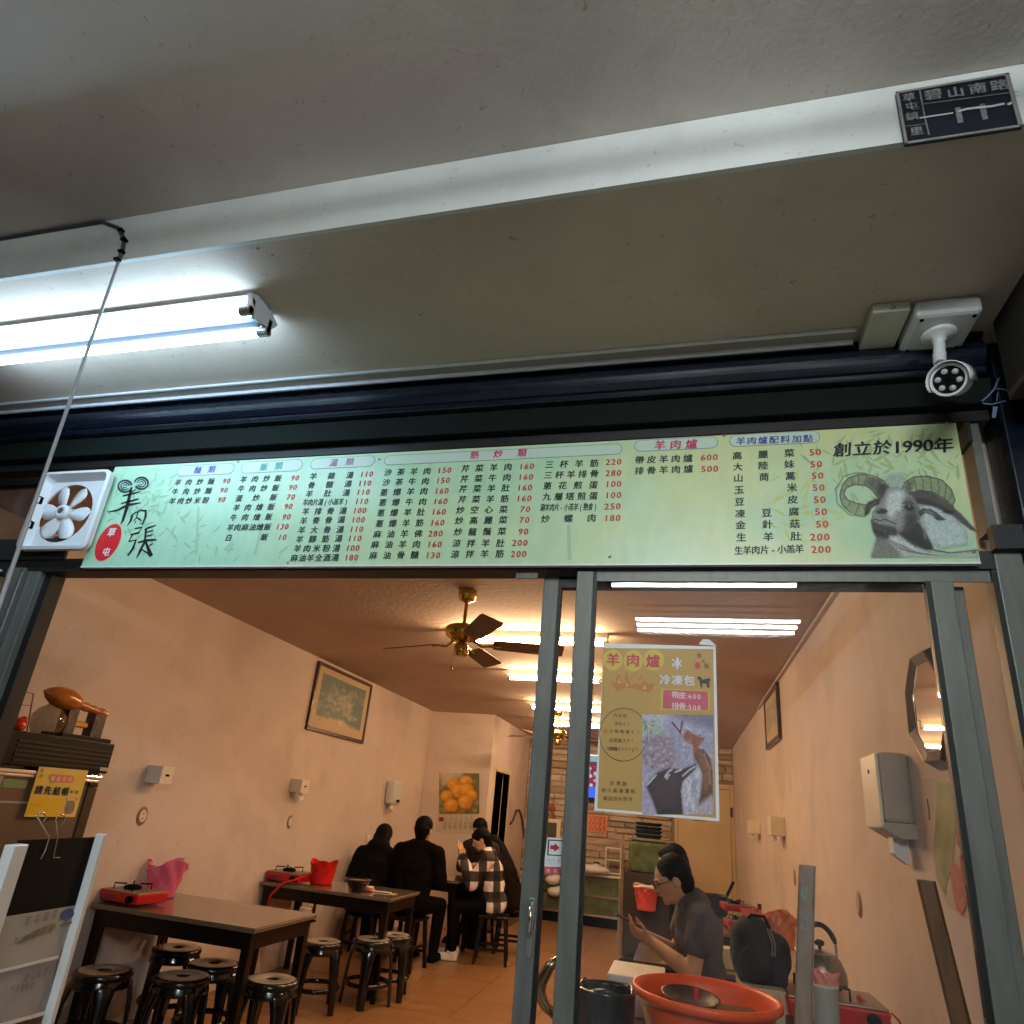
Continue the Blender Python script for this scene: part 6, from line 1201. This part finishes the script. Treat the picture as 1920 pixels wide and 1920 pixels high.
# cream box and backpack
cb_ = thing('cream_box', 'cream cardboard box under the dark backpack', 'box', (.4, 3.05, ptz)); czz = at(1450, 1856, y=2.98).z
box('box_body', mat('cream_card', (.62, .50, .32), .7, noise=.1), cb_, .22, .52, 2.97, 3.25, ptz+.001, czz, bevel=.003)
bk = thing('backpack', 'dark grey backpack standing on the cream box', 'backpack', (.36, 3.1, czz))
bx0, bx1 = at(1373, 1800, y=3.0).x, at(1488, 1800, y=3.0).x; bz1 = at(1420, 1727, y=3.0).z
mb = MB(); cxm = (bx0+bx1)/2; hw = (bx1-bx0)/2
mb.ell((cxm-.02, 3.10, czz+.10), (hw*.86, .10, .13)).ell((cxm+.02, 3.10, czz+.08), (hw*.9, .10, .085)).ell((cxm-.03, 3.10, bz1-.07), (hw*.72, .09, .075)).ell((cxm+.05, 3.11, bz1-.10), (hw*.6, .09, .06)).box(cxm-hw*.8, cxm+hw*.85, 3.03, 3.17, czz+.002, czz+.07)
mb.build('bag_body', mat('charcoal_cloth', (.030, .027, .030), .85, bump=.4, bscale=90), bk, remesh=.008, smoothit=8)
mb = MB(); mb.ell((cxm-.02, 3.02, czz+.075), (hw*.62, .035, .07)); mb.build('front_pocket', MATS['charcoal_cloth'], bk, remesh=.007, smoothit=4)
MB().tube([(cxm+.02, 2.985, czz+.20), (cxm+.035, 2.975, czz+.15), (cxm+.03, 2.975, czz+.11)], .003, 6).tube([(cxm+.03, 2.985, czz+.20), (cxm+.045, 2.975, czz+.15), (cxm+.04, 2.975, czz+.11)], .003, 6).build('zip_pull', M_steel, bk)
MB().tube([(cxm-.05, 3.08, bz1-.02), (cxm-.03, 3.07, bz1+.012), (cxm+.02, 3.07, bz1+.01), (cxm+.04, 3.08, bz1-.03)], .006, 8).build('top_handle', M_blackm, bk, smooth=True)
p = at(1462, 1732, y=3.3); ob = bag('orange_bag', 'crumpled orange plastic bag behind the backpack', 'bag', Vector((p.x-.01, 3.38, p.z-.10)), .075, .13, mat('orange_film', (.75, .22, .10), .4), 11, top=1.1, crumple=.35)
p = at(1360, 1762, y=4.6); yb = thing('yellow_box', 'small yellow carton between the man in grey and the backpack', 'carton', (p.x, 4.0, p.z)); box('carton', mat('yellow_card', (.70, .58, .28), .7, noise=.2, nscale=12), yb, p.x-.05, p.x+.05, 4.55, 4.66, .7525, .86, bevel=.003)
# pots and stoves on the far right tables
p = at(1341, 1668, y=7.2); pn = thing('cooking_pot', 'black cooking pot with a stick handle on the right side table', 'pot', (p.x, 7.2, .752))
MB().lathe([(0, 0), (.09, 0), (.11, .02), (.118, .17), (.124, .178), (.112, .175), (.10, .03), (0, .02)], (p.x, 7.2, .753), (0, 0, 1)).build('pot_wall', M_black, pn, smooth=True); MB().cyl((p.x+.10, 7.2, .92), (p.x+.17, 7.2, 1.06), .014).build('handle', M_blackm, pn)
for i, (px, py, y, lab) in enumerate(((1382, 1678, 6.75, 'upper of two red gas stoves stacked on the right side table'), (1390, 1697, 6.45, 'lower red gas stove on the right side table'))):
    p = at(px, py, y=y); stove(lab, p.x, y, (.846, .752)[i], 8, .80)
p = at(1395, 1722, y=6.0); pk = thing('pink_cloth', 'pink plastic sheet hanging off the right side table', 'cloth', p); MB().slab([at(1388, 1703, y=6.08), at(1428, 1706, y=6.08), at(1430, 1722, y=6.08), at(1404, 1724, y=6.08), at(1392, 1716, y=6.08)], (0, .02, 0)).build('sheet', mat('rose_film', (.50, .16, .16), .4), pk, bevel=.004)
p = at(1422, 1708, y=6.2); t = thing('black_box', 'small black box with a stub handle beside the red stoves', 'box', (p.x, 4.5, p.z)); box('case', M_blackm, t, p.x-.08, p.x+.06, 6.12, 6.28, .752, .90, bevel=.006); MB().cyl((p.x+.01, 6.2, .90), (p.x+.01, 6.2, .98), .016).build('handle', M_fr, t)
# kettle
kc = at(1552, 1822, y=3.02); kx = kc.x-.022; kz0 = at(1585, 1850, y=3.02).z; kz1 = at(1555, 1790, y=3.02).z; kr = .086
kt = thing('kettle', 'steel kettle with a black arched handle near the right wall', 'kettle', (kx, 3.02, kz0))
kh = kz1-kz0
MB().lathe([(0, 0), (kr, 0), (kr*1.03, .015), (kr*1.0, kh*.45), (kr*.80, kh*.85), (kr*.62, kh*1.0), (kr*.60, kh*1.02)], (kx, 3.02, kz0), (0, 0, 1), 36).build('kettle_body', mat('dull_steel', (.32, .29, .25), .22, metal=.95), kt, smooth=True)
MB().lathe([(kr*.62, kh*1.0), (kr*.58, kh*1.05), (kr*.2, kh*1.13), (0, kh*1.14)], (kx, 3.02, kz0), (0, 0, 1), 30).build('lid', M_steel, kt, smooth=True); MB().lathe([(.006, 0), (.006, .012), (.017, .016), (.018, .028), (.010, .034), (0, .035)], (kx, 3.02, kz0+kh*1.13), (0, 0, 1), 16).build('lid_knob', M_black, kt, smooth=True)
hz = at(1552, 1735, y=3.02).z; hh_ = hz-(kz0+kh*.95)
MB().tube([(kx-kr*.72*math.cos(R(a)), 3.02, kz0+kh*.95+hh_*math.sin(R(a))) for a in range(25, 156, 10)], [.006]+[.010]*12+[.006], 10).build('handle', M_black, kt, smooth=True)
for s_ in (-1, 1): MB().tube([(kx+s_*kr*.66, 3.02, kz0+kh*.9), (kx+s_*kr*.655, 3.02, kz0+kh*.95+hh_*.42)], .0045, 6).build('handle_bracket', M_steel, kt)
MB().cyl((kx-kr*.5, 3.02+kr*.6, kz0+kh*.45), (kx-kr*.75, 3.02+kr*1.4, kz0+kh*.9), .02, .012).build('spout', M_steel, kt)
stove('dark red gas stove under the kettle by the right wall', kx+.03, 3.05, kz0-.118, 0, 1.0)
mb = MB(); mb.box(kx-.14, kx+.18, 2.92, 3.17, ptz+.001, kz0-.108); mb.build('stove_box', mat('maroon_board', (.10, .03, .03), .6), None).name = 'stove_crate'
tag(bpy.data.objects['stove_crate'], 'dark maroon crate carrying the kettle stove on the work table', 'crate')
jl, jr_ = at(1520, 1850, y=2.72).x, at(1571, 1850, y=2.72).x; jz = at(1545, 1845, y=2.72).z
jt = thing('plastic_tub', 'pale ridged plastic tub stuffed with a pink bag beside the grey post', 'tub', ((jl+jr_)/2, 2.72, ptz)); jrad = (jr_-jl)/2
MB().lathe([(0, 0), (jrad*.88, 0), (jrad*.92, .01), (jrad*.99, jz-ptz-.01), (jrad*1.04, jz-ptz-.008), (jrad*1.04, jz-ptz), (jrad*.94, jz-ptz), (jrad*.9, .02), (0, .02)], ((jl+jr_)/2, 2.72, ptz+.001), (0, 0, 1), 30).build('tub_wall', mat('grey_white_tub', (.50, .50, .42), .45), jt, smooth=True)
for k in range(5): MB().lathe([(jrad*.96, 0), (jrad*.985, .003), (jrad*.96, .006)], ((jl+jr_)/2, 2.72, ptz+.05+k*.018), (0, 0, 1), 30).build('ridge', MATS['grey_white_tub'], jt, smooth=True)
bag('pink_bag', 'pink plastic bag bulging out of the ridged tub', 'bag', Vector(((jl+jr_)/2+.005, 2.72, jz-.03)), jrad*.85, .065, mat('salmon_film', (.78, .26, .20), .35, alpha=.9), 21, top=1.15, crumple=.3)
hp = [at(*p, y=3.0) for p in ((1608, 1868), (1628, 1886), (1648, 1904), (1662, 1925))]; t = thing('gas_hose', 'red gas hose sagging along the right wall from the kettle stove', 'hose', hp[0]); MB().tube(hp+[hp[-1]+Vector((.02, 0, -.08))], .0085, 10).build('hose', M_red, t, smooth=True)
MB().tube([at(*p, y=2.98) for p in ((1672, 1925), (1664, 1908), (1672, 1900), (1684, 1912), (1692, 1926))], .004, 8).build('cord_loop', M_red, t, smooth=True)
# ------------------------------------------------------------------ people
SKIN = mat('skin', (.74, .43, .28), .5, noise=.12, nscale=20, bump=.05); HAIR = mat('black_hair', (.004, .0035, .0035), .65, spec=.12, bump=.4, bscale=160, stretch=(1, 1, .3))
def hand(mb, W, d, n, side, curl=.5, s=1):
    """hand at wrist W, fingers towards d, palm normal n, thumb on side +-1; returns grip centre"""
    d, n = Vector(d).normalized(), Vector(n).normalized(); n = (n-d*n.dot(d)).normalized(); t = d.cross(n)*side
    for i in range(5): P = W+d*(.012+.016*i)*s; mb.ell(P, .0175*s, n=8, m=6); mb.ell(P+t*.018*s, .0165*s, n=8, m=6); mb.ell(P-t*.018*s, .0165*s, n=8, m=6)
    for k, (off, L) in enumerate(((.030, .066), (.010, .074), (-.010, .070), (-.030, .056))):
        b = W+d*.085*s+t*off*s; r0 = .0082*s; c = curl*(1+.08*k); pts = [b]; dd = d.copy()
        for seg, fr in ((0, .42), (1, .32), (2, .26)):
            dd = (dd*math.cos(c*.9)+n*math.sin(c*.9)).normalized() if seg else (d*math.cos(c*.5)+n*math.sin(c*.5)).normalized(); pts.append(pts[-1]+dd*L*fr*s); 
        for i in range(3): mb.caps(pts[i], r0*(1-.08*i), pts[i+1], r0*(.92-.08*i), 8)
    b = W+d*.022*s+t*.030*s; p1_ = b+(t*.6+d*.7+n*.3).normalized()*.036*s; p2_ = p1_+(d*.9+n*.5).normalized()*.030*s
    mb.caps(b, .0115*s, p1_, .0100*s, 8); mb.caps(p1_, .0100*s, p2_, .0085*s, 8)
def person(label, loc, yaw, spec):
    g = spec.get; Mx = Matrix.Translation(Vector(loc)) @ Matrix.Rotation(R(yaw), 4, 'Z') @ Matrix.Scale(g('scale', 1), 4)
    t = thing('person', label, 'person', loc)
    def fin(mb, name, m, par=t, vox=.009, it=5): mb.v = [Mx @ v for v in mb.v]; return mb.build(name, m, par, remesh=vox, smoothit=it)
    L = g('lean', .08); V = Vector
    hipz = .53; pel = V((0, 0, hipz+.04)); ch = V((0, L*.55, .86)); sh = V((0, L*.9, 1.0)); nk = V((0, L*1.05, 1.06)); pitch = g('pitch', 20); turn = g('turn', 0)
    RH = Euler((R(-pitch), 0, R(turn)), 'ZYX') if False else (Matrix.Rotation(R(turn), 3, 'Z') @ Matrix.Rotation(R(-pitch), 3, 'X'))
    RHq = RH.to_quaternion(); dp = g('drop', 0); hb = nk+V((0, .015+dp*.7, .045-dp)); hc = hb+RH @ V((0, .018, .095)); H = lambda x, y, z: hc+RH @ V((x, y, z))
    sw_ = g('shoulder', .175); arms = g('arms', [((.24, .10, .74), (.12, .33, .80)), ((-.24, .10, .74), (-.12, .33, .80))])
    legs = [[V((s_*.09, .02, hipz)), V((s_*g('knee', .13), .43, .50)), V((s_*g('foot', .12), .40+g('footf', 0), .09))] for s_ in (1, -1)]
    def torso(mb, e):
        mb.ell(pel, (.165+e, .125+e, .12+e)); mb.ell(pel.lerp(ch, .5), (.148+e, .108+e, .15+e)); mb.ell(ch, (.165+e, .112+e, .14+e)); mb.ell(ch.lerp(sh, .6), (.17+e, .10+e, .085+e))
        for s_ in (1, -1): mb.caps(sh+V((s_*.06, 0, .035)), .050+e, sh+V((s_*sw_, 0, -.01)), .052+e); mb.caps(ch+V((s_*.08, 0, 0)), .085+e, pel+V((s_*.07, 0, 0)), .095+e)
        mb.caps(nk-V((0, 0, .05)), .058+e, sh+V((0, 0, .02)), .075+e)
    # body: one continuous figure
    b = MB(); torso(b, -.012); b.caps(nk-V((0, 0, .04)), .050, hb+RH @ V((0, .0, .05)), .047)
    b.ell(hc, (.074, .094, .108), RHq); b.ell(H(0, .030, -.062), (.052, .058, .050), RHq); b.ell(H(0, .066, -.085), (.026, .024, .022), RHq)
    b.caps(H(0, .092, .012), .008, H(0, .108, -.018), .0125, 8); b.ell(H(0, .100, -.022), (.018, .012, .010), RHq); b.ell(H(0, .087, -.050), (.024, .012, .010), RHq); b.ell(H(0, .083, .022), (.052, .014, .010), RHq)
    for s_ in (1, -1): b.ell(H(s_*.077, -.004, -.010), (.010, .020, .030), RHq)
    for s_, (el, wr), lg in zip((1, -1), arms, legs):
        S0 = sh+V((s_*sw_, 0, -.01)); el, wr = V(el), V(wr)
        b.caps(S0, .046, el, .038); b.caps(el, .040, el.lerp(wr, .35), .041); b.caps(el.lerp(wr, .35), .041, wr, .027)
        hd_ = g('hands', {}).get(s_); dd, nn = hd_ if hd_ else ((wr-el), (0, 0, -1)); hand(b, wr, dd, nn, s_ if nn[2] < 0 or True else s_, g('curl', .7))
        b.caps(lg[0], .078, lg[1], .056); b.caps(lg[1], .056, lg[1].lerp(lg[2], .35), .055); b.caps(lg[1].lerp(lg[2], .35), .055, lg[2], .036); b.caps(lg[2]+V((0, -.02, -.05)), .032, lg[2]+V((0, .13, -.06)), .026)
    fin(b, 'body', SKIN, vox=g('vox', .008), it=3)
    # clothes
    e = g('bulk', .008); c = MB(); torso(c, e)
    for s_, (el, wr) in zip((1, -1), arms):
        S0 = sh+V((s_*sw_, 0, -.01)); el, wr = V(el), V(wr)
        if g('short'): q_ = S0.lerp(el, .50); c.caps(S0, .056+e, q_, .056+e*1.2)
        else: c.caps(S0, .058+e, el, .050+e); c.caps(el, .050+e, el.lerp(wr, .93), .040+e*.6)
    if g('hood'): c.ell(nk+V((0, -.03, .03)), (.13, .10, .075)); c.ell(nk+V((0, -.065, -.02)), (.12, .07, .09)); c.ell(nk+V((0, .02, .05)), (.105, .09, .05))
    if g('hem'): c.caps(pel+V((-.10, 0, -.03)), .10+e, pel+V((.10, 0, -.03)), .10+e)
    ro_ = fin(c, g('top_name', 'jacket'), g('top'), vox=g('cvox', .010), it=5)
    tx = bpy.data.textures.get('cloth_folds') or bpy.data.textures.new('cloth_folds', 'CLOUDS'); tx.noise_scale = .11; tx.noise_depth = 1; dm = ro_.modifiers.new('folds', 'DISPLACE'); dm.texture = tx; dm.texture_coords = 'LOCAL'; dm.strength = g('fold', .022); dm.mid_level = .5
    c = MB()
    if g('collar'): c.ell(nk+V((0, .0, .0)), (.068, .066, .035)); fin(c, 'collar', g('collar'), vox=.007, it=2)
    c = MB(); c.ell(pel+V((0, .0, -.03)), (.175, .135, .10))
    for lg in legs: c.caps(lg[0], .095, lg[1], .070); c.caps(lg[1], .070, lg[2]+V((0, 0, .02)), .052)
    fin(c, 'trousers', g('trousers', M_blackm), vox=.011, it=4)
    for lg in legs: c = MB(); c.caps(lg[2]+V((0, -.03, -.045)), .042, lg[2]+V((0, .14, -.058)), .034); c.ell(lg[2]+V((0, 0, -.01)), (.045, .055, .05)); c.box(lg[2].x-.04, lg[2].x+.04, lg[2].y-.06, lg[2].y+.165, .001, .022); fin(c, 'shoe', g('shoe', M_blackm), vox=.008, it=2)
    h = MB(); h.ell(H(0, -.020, .032), (.084, .095, .094), RHq); h.ell(H(0, -.042, -.02), (.076, .066, .080), RHq)
    if g('hair') == 'short':
        for i in range(26): a_ = i*2.4; q_ = .018*math.sqrt(i)*.72; h.caps(H(q_*math.cos(a_), -.012+q_*math.sin(a_), .098-.9*q_), .016, H(q_*1.25*math.cos(a_), .008+q_*1.2*math.sin(a_), .108-1.0*q_), .007, 6)
    elif g('hair') == 'long':
        h.ell(H(0, -.03, -.05), (.092, .080, .10), RHq); h.caps(H(0, -.065, -.05), .078, sh+V((0, -.09, -.02)), .085); h.caps(sh+V((0, -.09, -.02)), .085, ch+V((0, -.125, -.04)), .055)
    elif g('hair') == 'full': h.ell(H(0, -.014, .040), (.090, .098, .090), RHq); h.caps(H(0, -.035, .0), .086, H(0, -.040, -.065), .060); h.ell(H(0, .045, .066), (.062, .045, .038), RHq)
    if g('hair') in ('full', 'bob'):
        rr_ = random.Random(int(loc[0]*100))
        for i in range(34): a_ = rr_.uniform(0, 6.28); b_ = rr_.uniform(-.3, 1.2); d_ = V((math.cos(a_)*math.cos(b_), math.sin(a_)*math.cos(b_)-.1, math.sin(b_))); h.caps(H(d_.x*.080, -.014+d_.y*.086, .03+d_.z*.08), .012, H(d_.x*.092, -.014+d_.y*.100, .03+d_.z*.094-.012), .005, 6)
    if g('hair') == 'bob': h.ell(H(0, -.02, .03), (.095, .102, .10), RHq); h.caps(H(.03, -.04, -.03), .068, H(.03, -.05, -.11), .062); h.caps(H(-.03, -.04, -.03), .068, H(-.03, -.05, -.11), .062)
    fin(h, 'hair', HAIR, vox=.0055, it=2)
    if g('face', True):
        for s_ in (1, -1):
            m_ = MB(); m_.ell(H(s_*.030, .0835, .004), (.011, .006, .0055), RHq, n=10, m=6); m_.v = [Mx @ v for v in m_.v]; m_.build('eye', mat('eye_dark', (.02, .015, .012), .2), t, smooth=True)
            m_ = MB(); m_.ell(H(s_*.031, .089, .024), (.019, .006, .004), RHq, n=10, m=6); m_.v = [Mx @ v for v in m_.v]; m_.build('eyebrow', HAIR, t, smooth=True)
        m_ = MB(); m_.ell(H(0, .099, -.050), (.020, .0035, .0035), RHq, n=10, m=6); m_.v = [Mx @ v for v in m_.v]; m_.build('mouth', mat('lips', (.34, .13, .10), .5), t, smooth=True)
    if g('glasses'):
        gt = None; m_ = MB()
        for s_ in (1, -1):
            m_.tube([H(s_*.032+.023*math.cos(R(a)), .106-.002*abs(math.cos(R(a))), .004+.017*math.sin(R(a))) for a in range(0, 361, 30)], .0019, 6); m_.tube([H(s_*.056, .102, .010), H(s_*.078, .05, .008), H(s_*.080, -.005, .008)], .0019, 6)
        m_.tube([H(-.009, .107, .008), H(.009, .107, .008)], .0019, 6); m_.v = [Mx @ v for v in m_.v]; m_.build('glasses', M_black, t)
    return t, Mx
def seat_at(px, py, y): p = at(px, py, y=y); return p
NAV = mat('black_jacket_cloth', (.004, .003, .0035), .85, spec=.08, bump=.4, bscale=40); PUF = mat('black_puffer', (.004, .0035, .004), .75, spec=.10, bump=.8, bscale=18)
def plaid():
    m = bpy.data.materials.new('plaid_fleece'); m.use_nodes = True; nt = m.node_tree; b = nt.nodes['Principled BSDF']; b.inputs['Roughness'].default_value = .9; N = nt.nodes.new; Lk = nt.links.new
    tc = N('ShaderNodeTexCoord'); sx = N('ShaderNodeSeparateXYZ'); mp = N('ShaderNodeMapping'); mp.inputs['Rotation'].default_value = (0, R(4), R(-28)); Lk(tc.outputs['Object'], mp.inputs[0]); Lk(mp.outputs[0], sx.inputs[0])
    def stripe(i, per, ph):
        a = N('ShaderNodeMath'); a.operation = 'MULTIPLY_ADD'; a.inputs[1].default_value = 1/per; a.inputs[2].default_value = ph; Lk(sx.outputs[i], a.inputs[0]); f_ = N('ShaderNodeMath'); f_.operation = 'FRACT'; Lk(a.outputs[0], f_.inputs[0]); g_ = N('ShaderNodeMath'); g_.operation = 'GREATER_THAN'; g_.inputs[1].default_value = .5; Lk(f_.outputs[0], g_.inputs[0]); return g_
    s1, s2 = stripe(0, .17, .15), stripe(2, .20, .1); ad = N('ShaderNodeMath'); ad.operation = 'ADD'; Lk(s1.outputs[0], ad.inputs[0]); Lk(s2.outputs[0], ad.inputs[1]); dv = N('ShaderNodeMath'); dv.operation = 'MULTIPLY'; dv.inputs[1].default_value = .5; Lk(ad.outputs[0], dv.inputs[0])
    r = N('ShaderNodeValToRGB'); r.color_ramp.interpolation = 'CONSTANT'; k = r.color_ramp.elements; k[0].position = 0; k[0].color = (.010, .009, .010, 1); k[1].position = .75; k[1].color = (.90, .82, .76, 1); x = k.new(.25); x.color = (.055, .045, .045, 1)
    Lk(dv.outputs[0], r.inputs[0]); Lk(r.outputs[0], b.inputs['Base Color']); return m
g_t = mat('grey_tee', (.125, .118, .118), .9, spec=.2, noise=.15, nscale=30, bump=.25, bscale=30)
# the table group at the back
p1 = at(694, 1650, y=6.95); person('person in a black hooded puffer jacket, back to the window, leftmost of the seated five', (p1.x, 6.95, -.06), 4, dict(top=PUF, hood=True, bulk=.035, hair='bob', lean=.14, pitch=28, face=False, shoulder=.17, hem=True))
p2 = at(775, 1650, y=6.80); person('person in a plain black jacket, back to the window, second from left', (p2.x, 6.80, .0), -4, dict(top=NAV, bulk=.020, hair='full', lean=.05, pitch=8, face=False, shoulder=.195, scale=1.04, hem=True))
p3 = at(928, 1700, y=7.62); P3, M3 = person('person in a black and white plaid jacket holding up a phone, white sneakers', (p3.x-.01, 7.62, 0), 104, dict(top=plaid(), top_name='plaid_jacket', collar=mat('cream_collar', (.75, .66, .56), .9), bulk=.022, hair='full', lean=.12, pitch=30, shoulder=.18, shoe=mat('white_sneaker', (.75, .70, .66), .6), arms=[((.20, .26, .74), (.10, .40, .97)), ((-.20, .26, .74), (-.05, .40, .99))], hands={1: ((-.15, .25, .9), (-.8, .4, 0)), -1: ((.1, .25, .9), (.8, .4, 0))}, curl=.5, vox=.007, hem=True))
p4 = at(906, 1600, y=8.30); person('person with black hair and dark knit behind the plaid jacket, facing the window', (p4.x, 8.30, .08), 172, dict(top=mat('dark_knit', (.035, .022, .022), .9, noise=.6, nscale=20, bump=.5, bscale=60), bulk=.012, hair='full', lean=.10, pitch=22))
p5 = at(966, 1640, y=8.25); person('person with long dark hair at the right end of the back table', (p5.x, 8.25, -.06), 85, dict(top=mat('dark_coat', (.008, .005, .005), .85, spec=.1, bump=.3), bulk=.03, hair='long', lean=.22, pitch=34, face=False, scale=.98))
for i, (lx2, ly2, rz, lab) in enumerate(((p1.x, 6.93, 5, 'black wooden stool under the hooded person'), (p2.x, 6.78, -5, 'black wooden stool under the person in the plain black jacket'), (p3.x+.0, 7.62, 12, 'black wooden stool under the person in the plaid jacket'), (p4.x, 8.32, 0, 'black wooden stool under the person facing the window'), (p5.x, 8.25, 8, 'black wooden stool under the person with long hair'))): wood_stool(lab, lx2, ly2, R(rz), .45)
def phone(label, c, d, n, scr_=True):
    t = thing('mobile_phone', label, 'phone', c); d, n = Vector(d).normalized(), Vector(n).normalized(); s_ = d.cross(n).normalized(); c = Vector(c)
    P = [c+d*a*.075+s_*b*.036 for a, b in ((-1, -1), (1, -1), (1, 1), (-1, 1))]
    MB().slab([p-n*.004 for p in P], n*.008).build('phone_body', M_black, t, bevel=.002); MB().slab([c+(p-c)*.93+n*.0042 for p in P], n*.0006).build('screen', emat('phone_screen', (.6, .7, 1), 1.0) if scr_ else M_gasket, t)
hc3 = M3 @ Vector((.03, .455, 1.075)); phone('lit mobile phone held up by the person in plaid', hc3, M3.to_3x3() @ Vector((0, .2, 1)), M3.to_3x3() @ Vector((0, -1, .2)))
# man in grey and man behind
Y6 = 3.95; m6 = at(1312, 1760, y=Y6); z6 = at(1258, 1600, y=Y6).z-1.325
P6, M6 = person('man in a grey t-shirt and glasses looking down at his phone on the right', (m6.x+.02, Y6, z6+.065), 100, dict(drop=.05, top=g_t, top_name='t_shirt', short=True, bulk=.012, hair='short', glasses=True, lean=.05, pitch=24, shoulder=.175, trousers=mat('khaki_trousers', (.16, .13, .09), .85), arms=[((.225, .10, .755), (.085, .28, .845)), ((-.225, .10, .745), (-.075, .28, .845))], hands={1: ((-.25, .85, .35), (-.6, 0, .8)), -1: ((.25, .85, .35), (.6, 0, .8))}, curl=.8, vox=.006, cvox=.008, scale=1.0))
phone('mobile phone in the hands of the man in grey', M6 @ Vector((0, .38, .915)), M6.to_3x3() @ Vector((0, .9, .35)), M6.to_3x3() @ Vector((0, -.35, .9)), False)
wood_stool('tall black stool under the man in the grey t-shirt', m6.x, Y6, R(10), .45+z6+.07)
m7 = at(1298, 1660, y=5.15); z7 = at(1270, 1586, y=5.15).z-1.31
person('man with short black hair in a dark green shirt behind the man in grey', (m7.x, 5.25, z7), 80, dict(top=mat('dark_green_cloth', (.007, .016, .014), .85, spec=.1, bump=.3), bulk=.010, hair='full', lean=.08, pitch=12, arms=[((.21, .02, .73), (.16, .18, .60)), ((-.21, .02, .73), (-.16, .18, .60))]))
wood_stool('black stool under the man in dark green', m7.x, 5.25, R(-5), .45+z7)
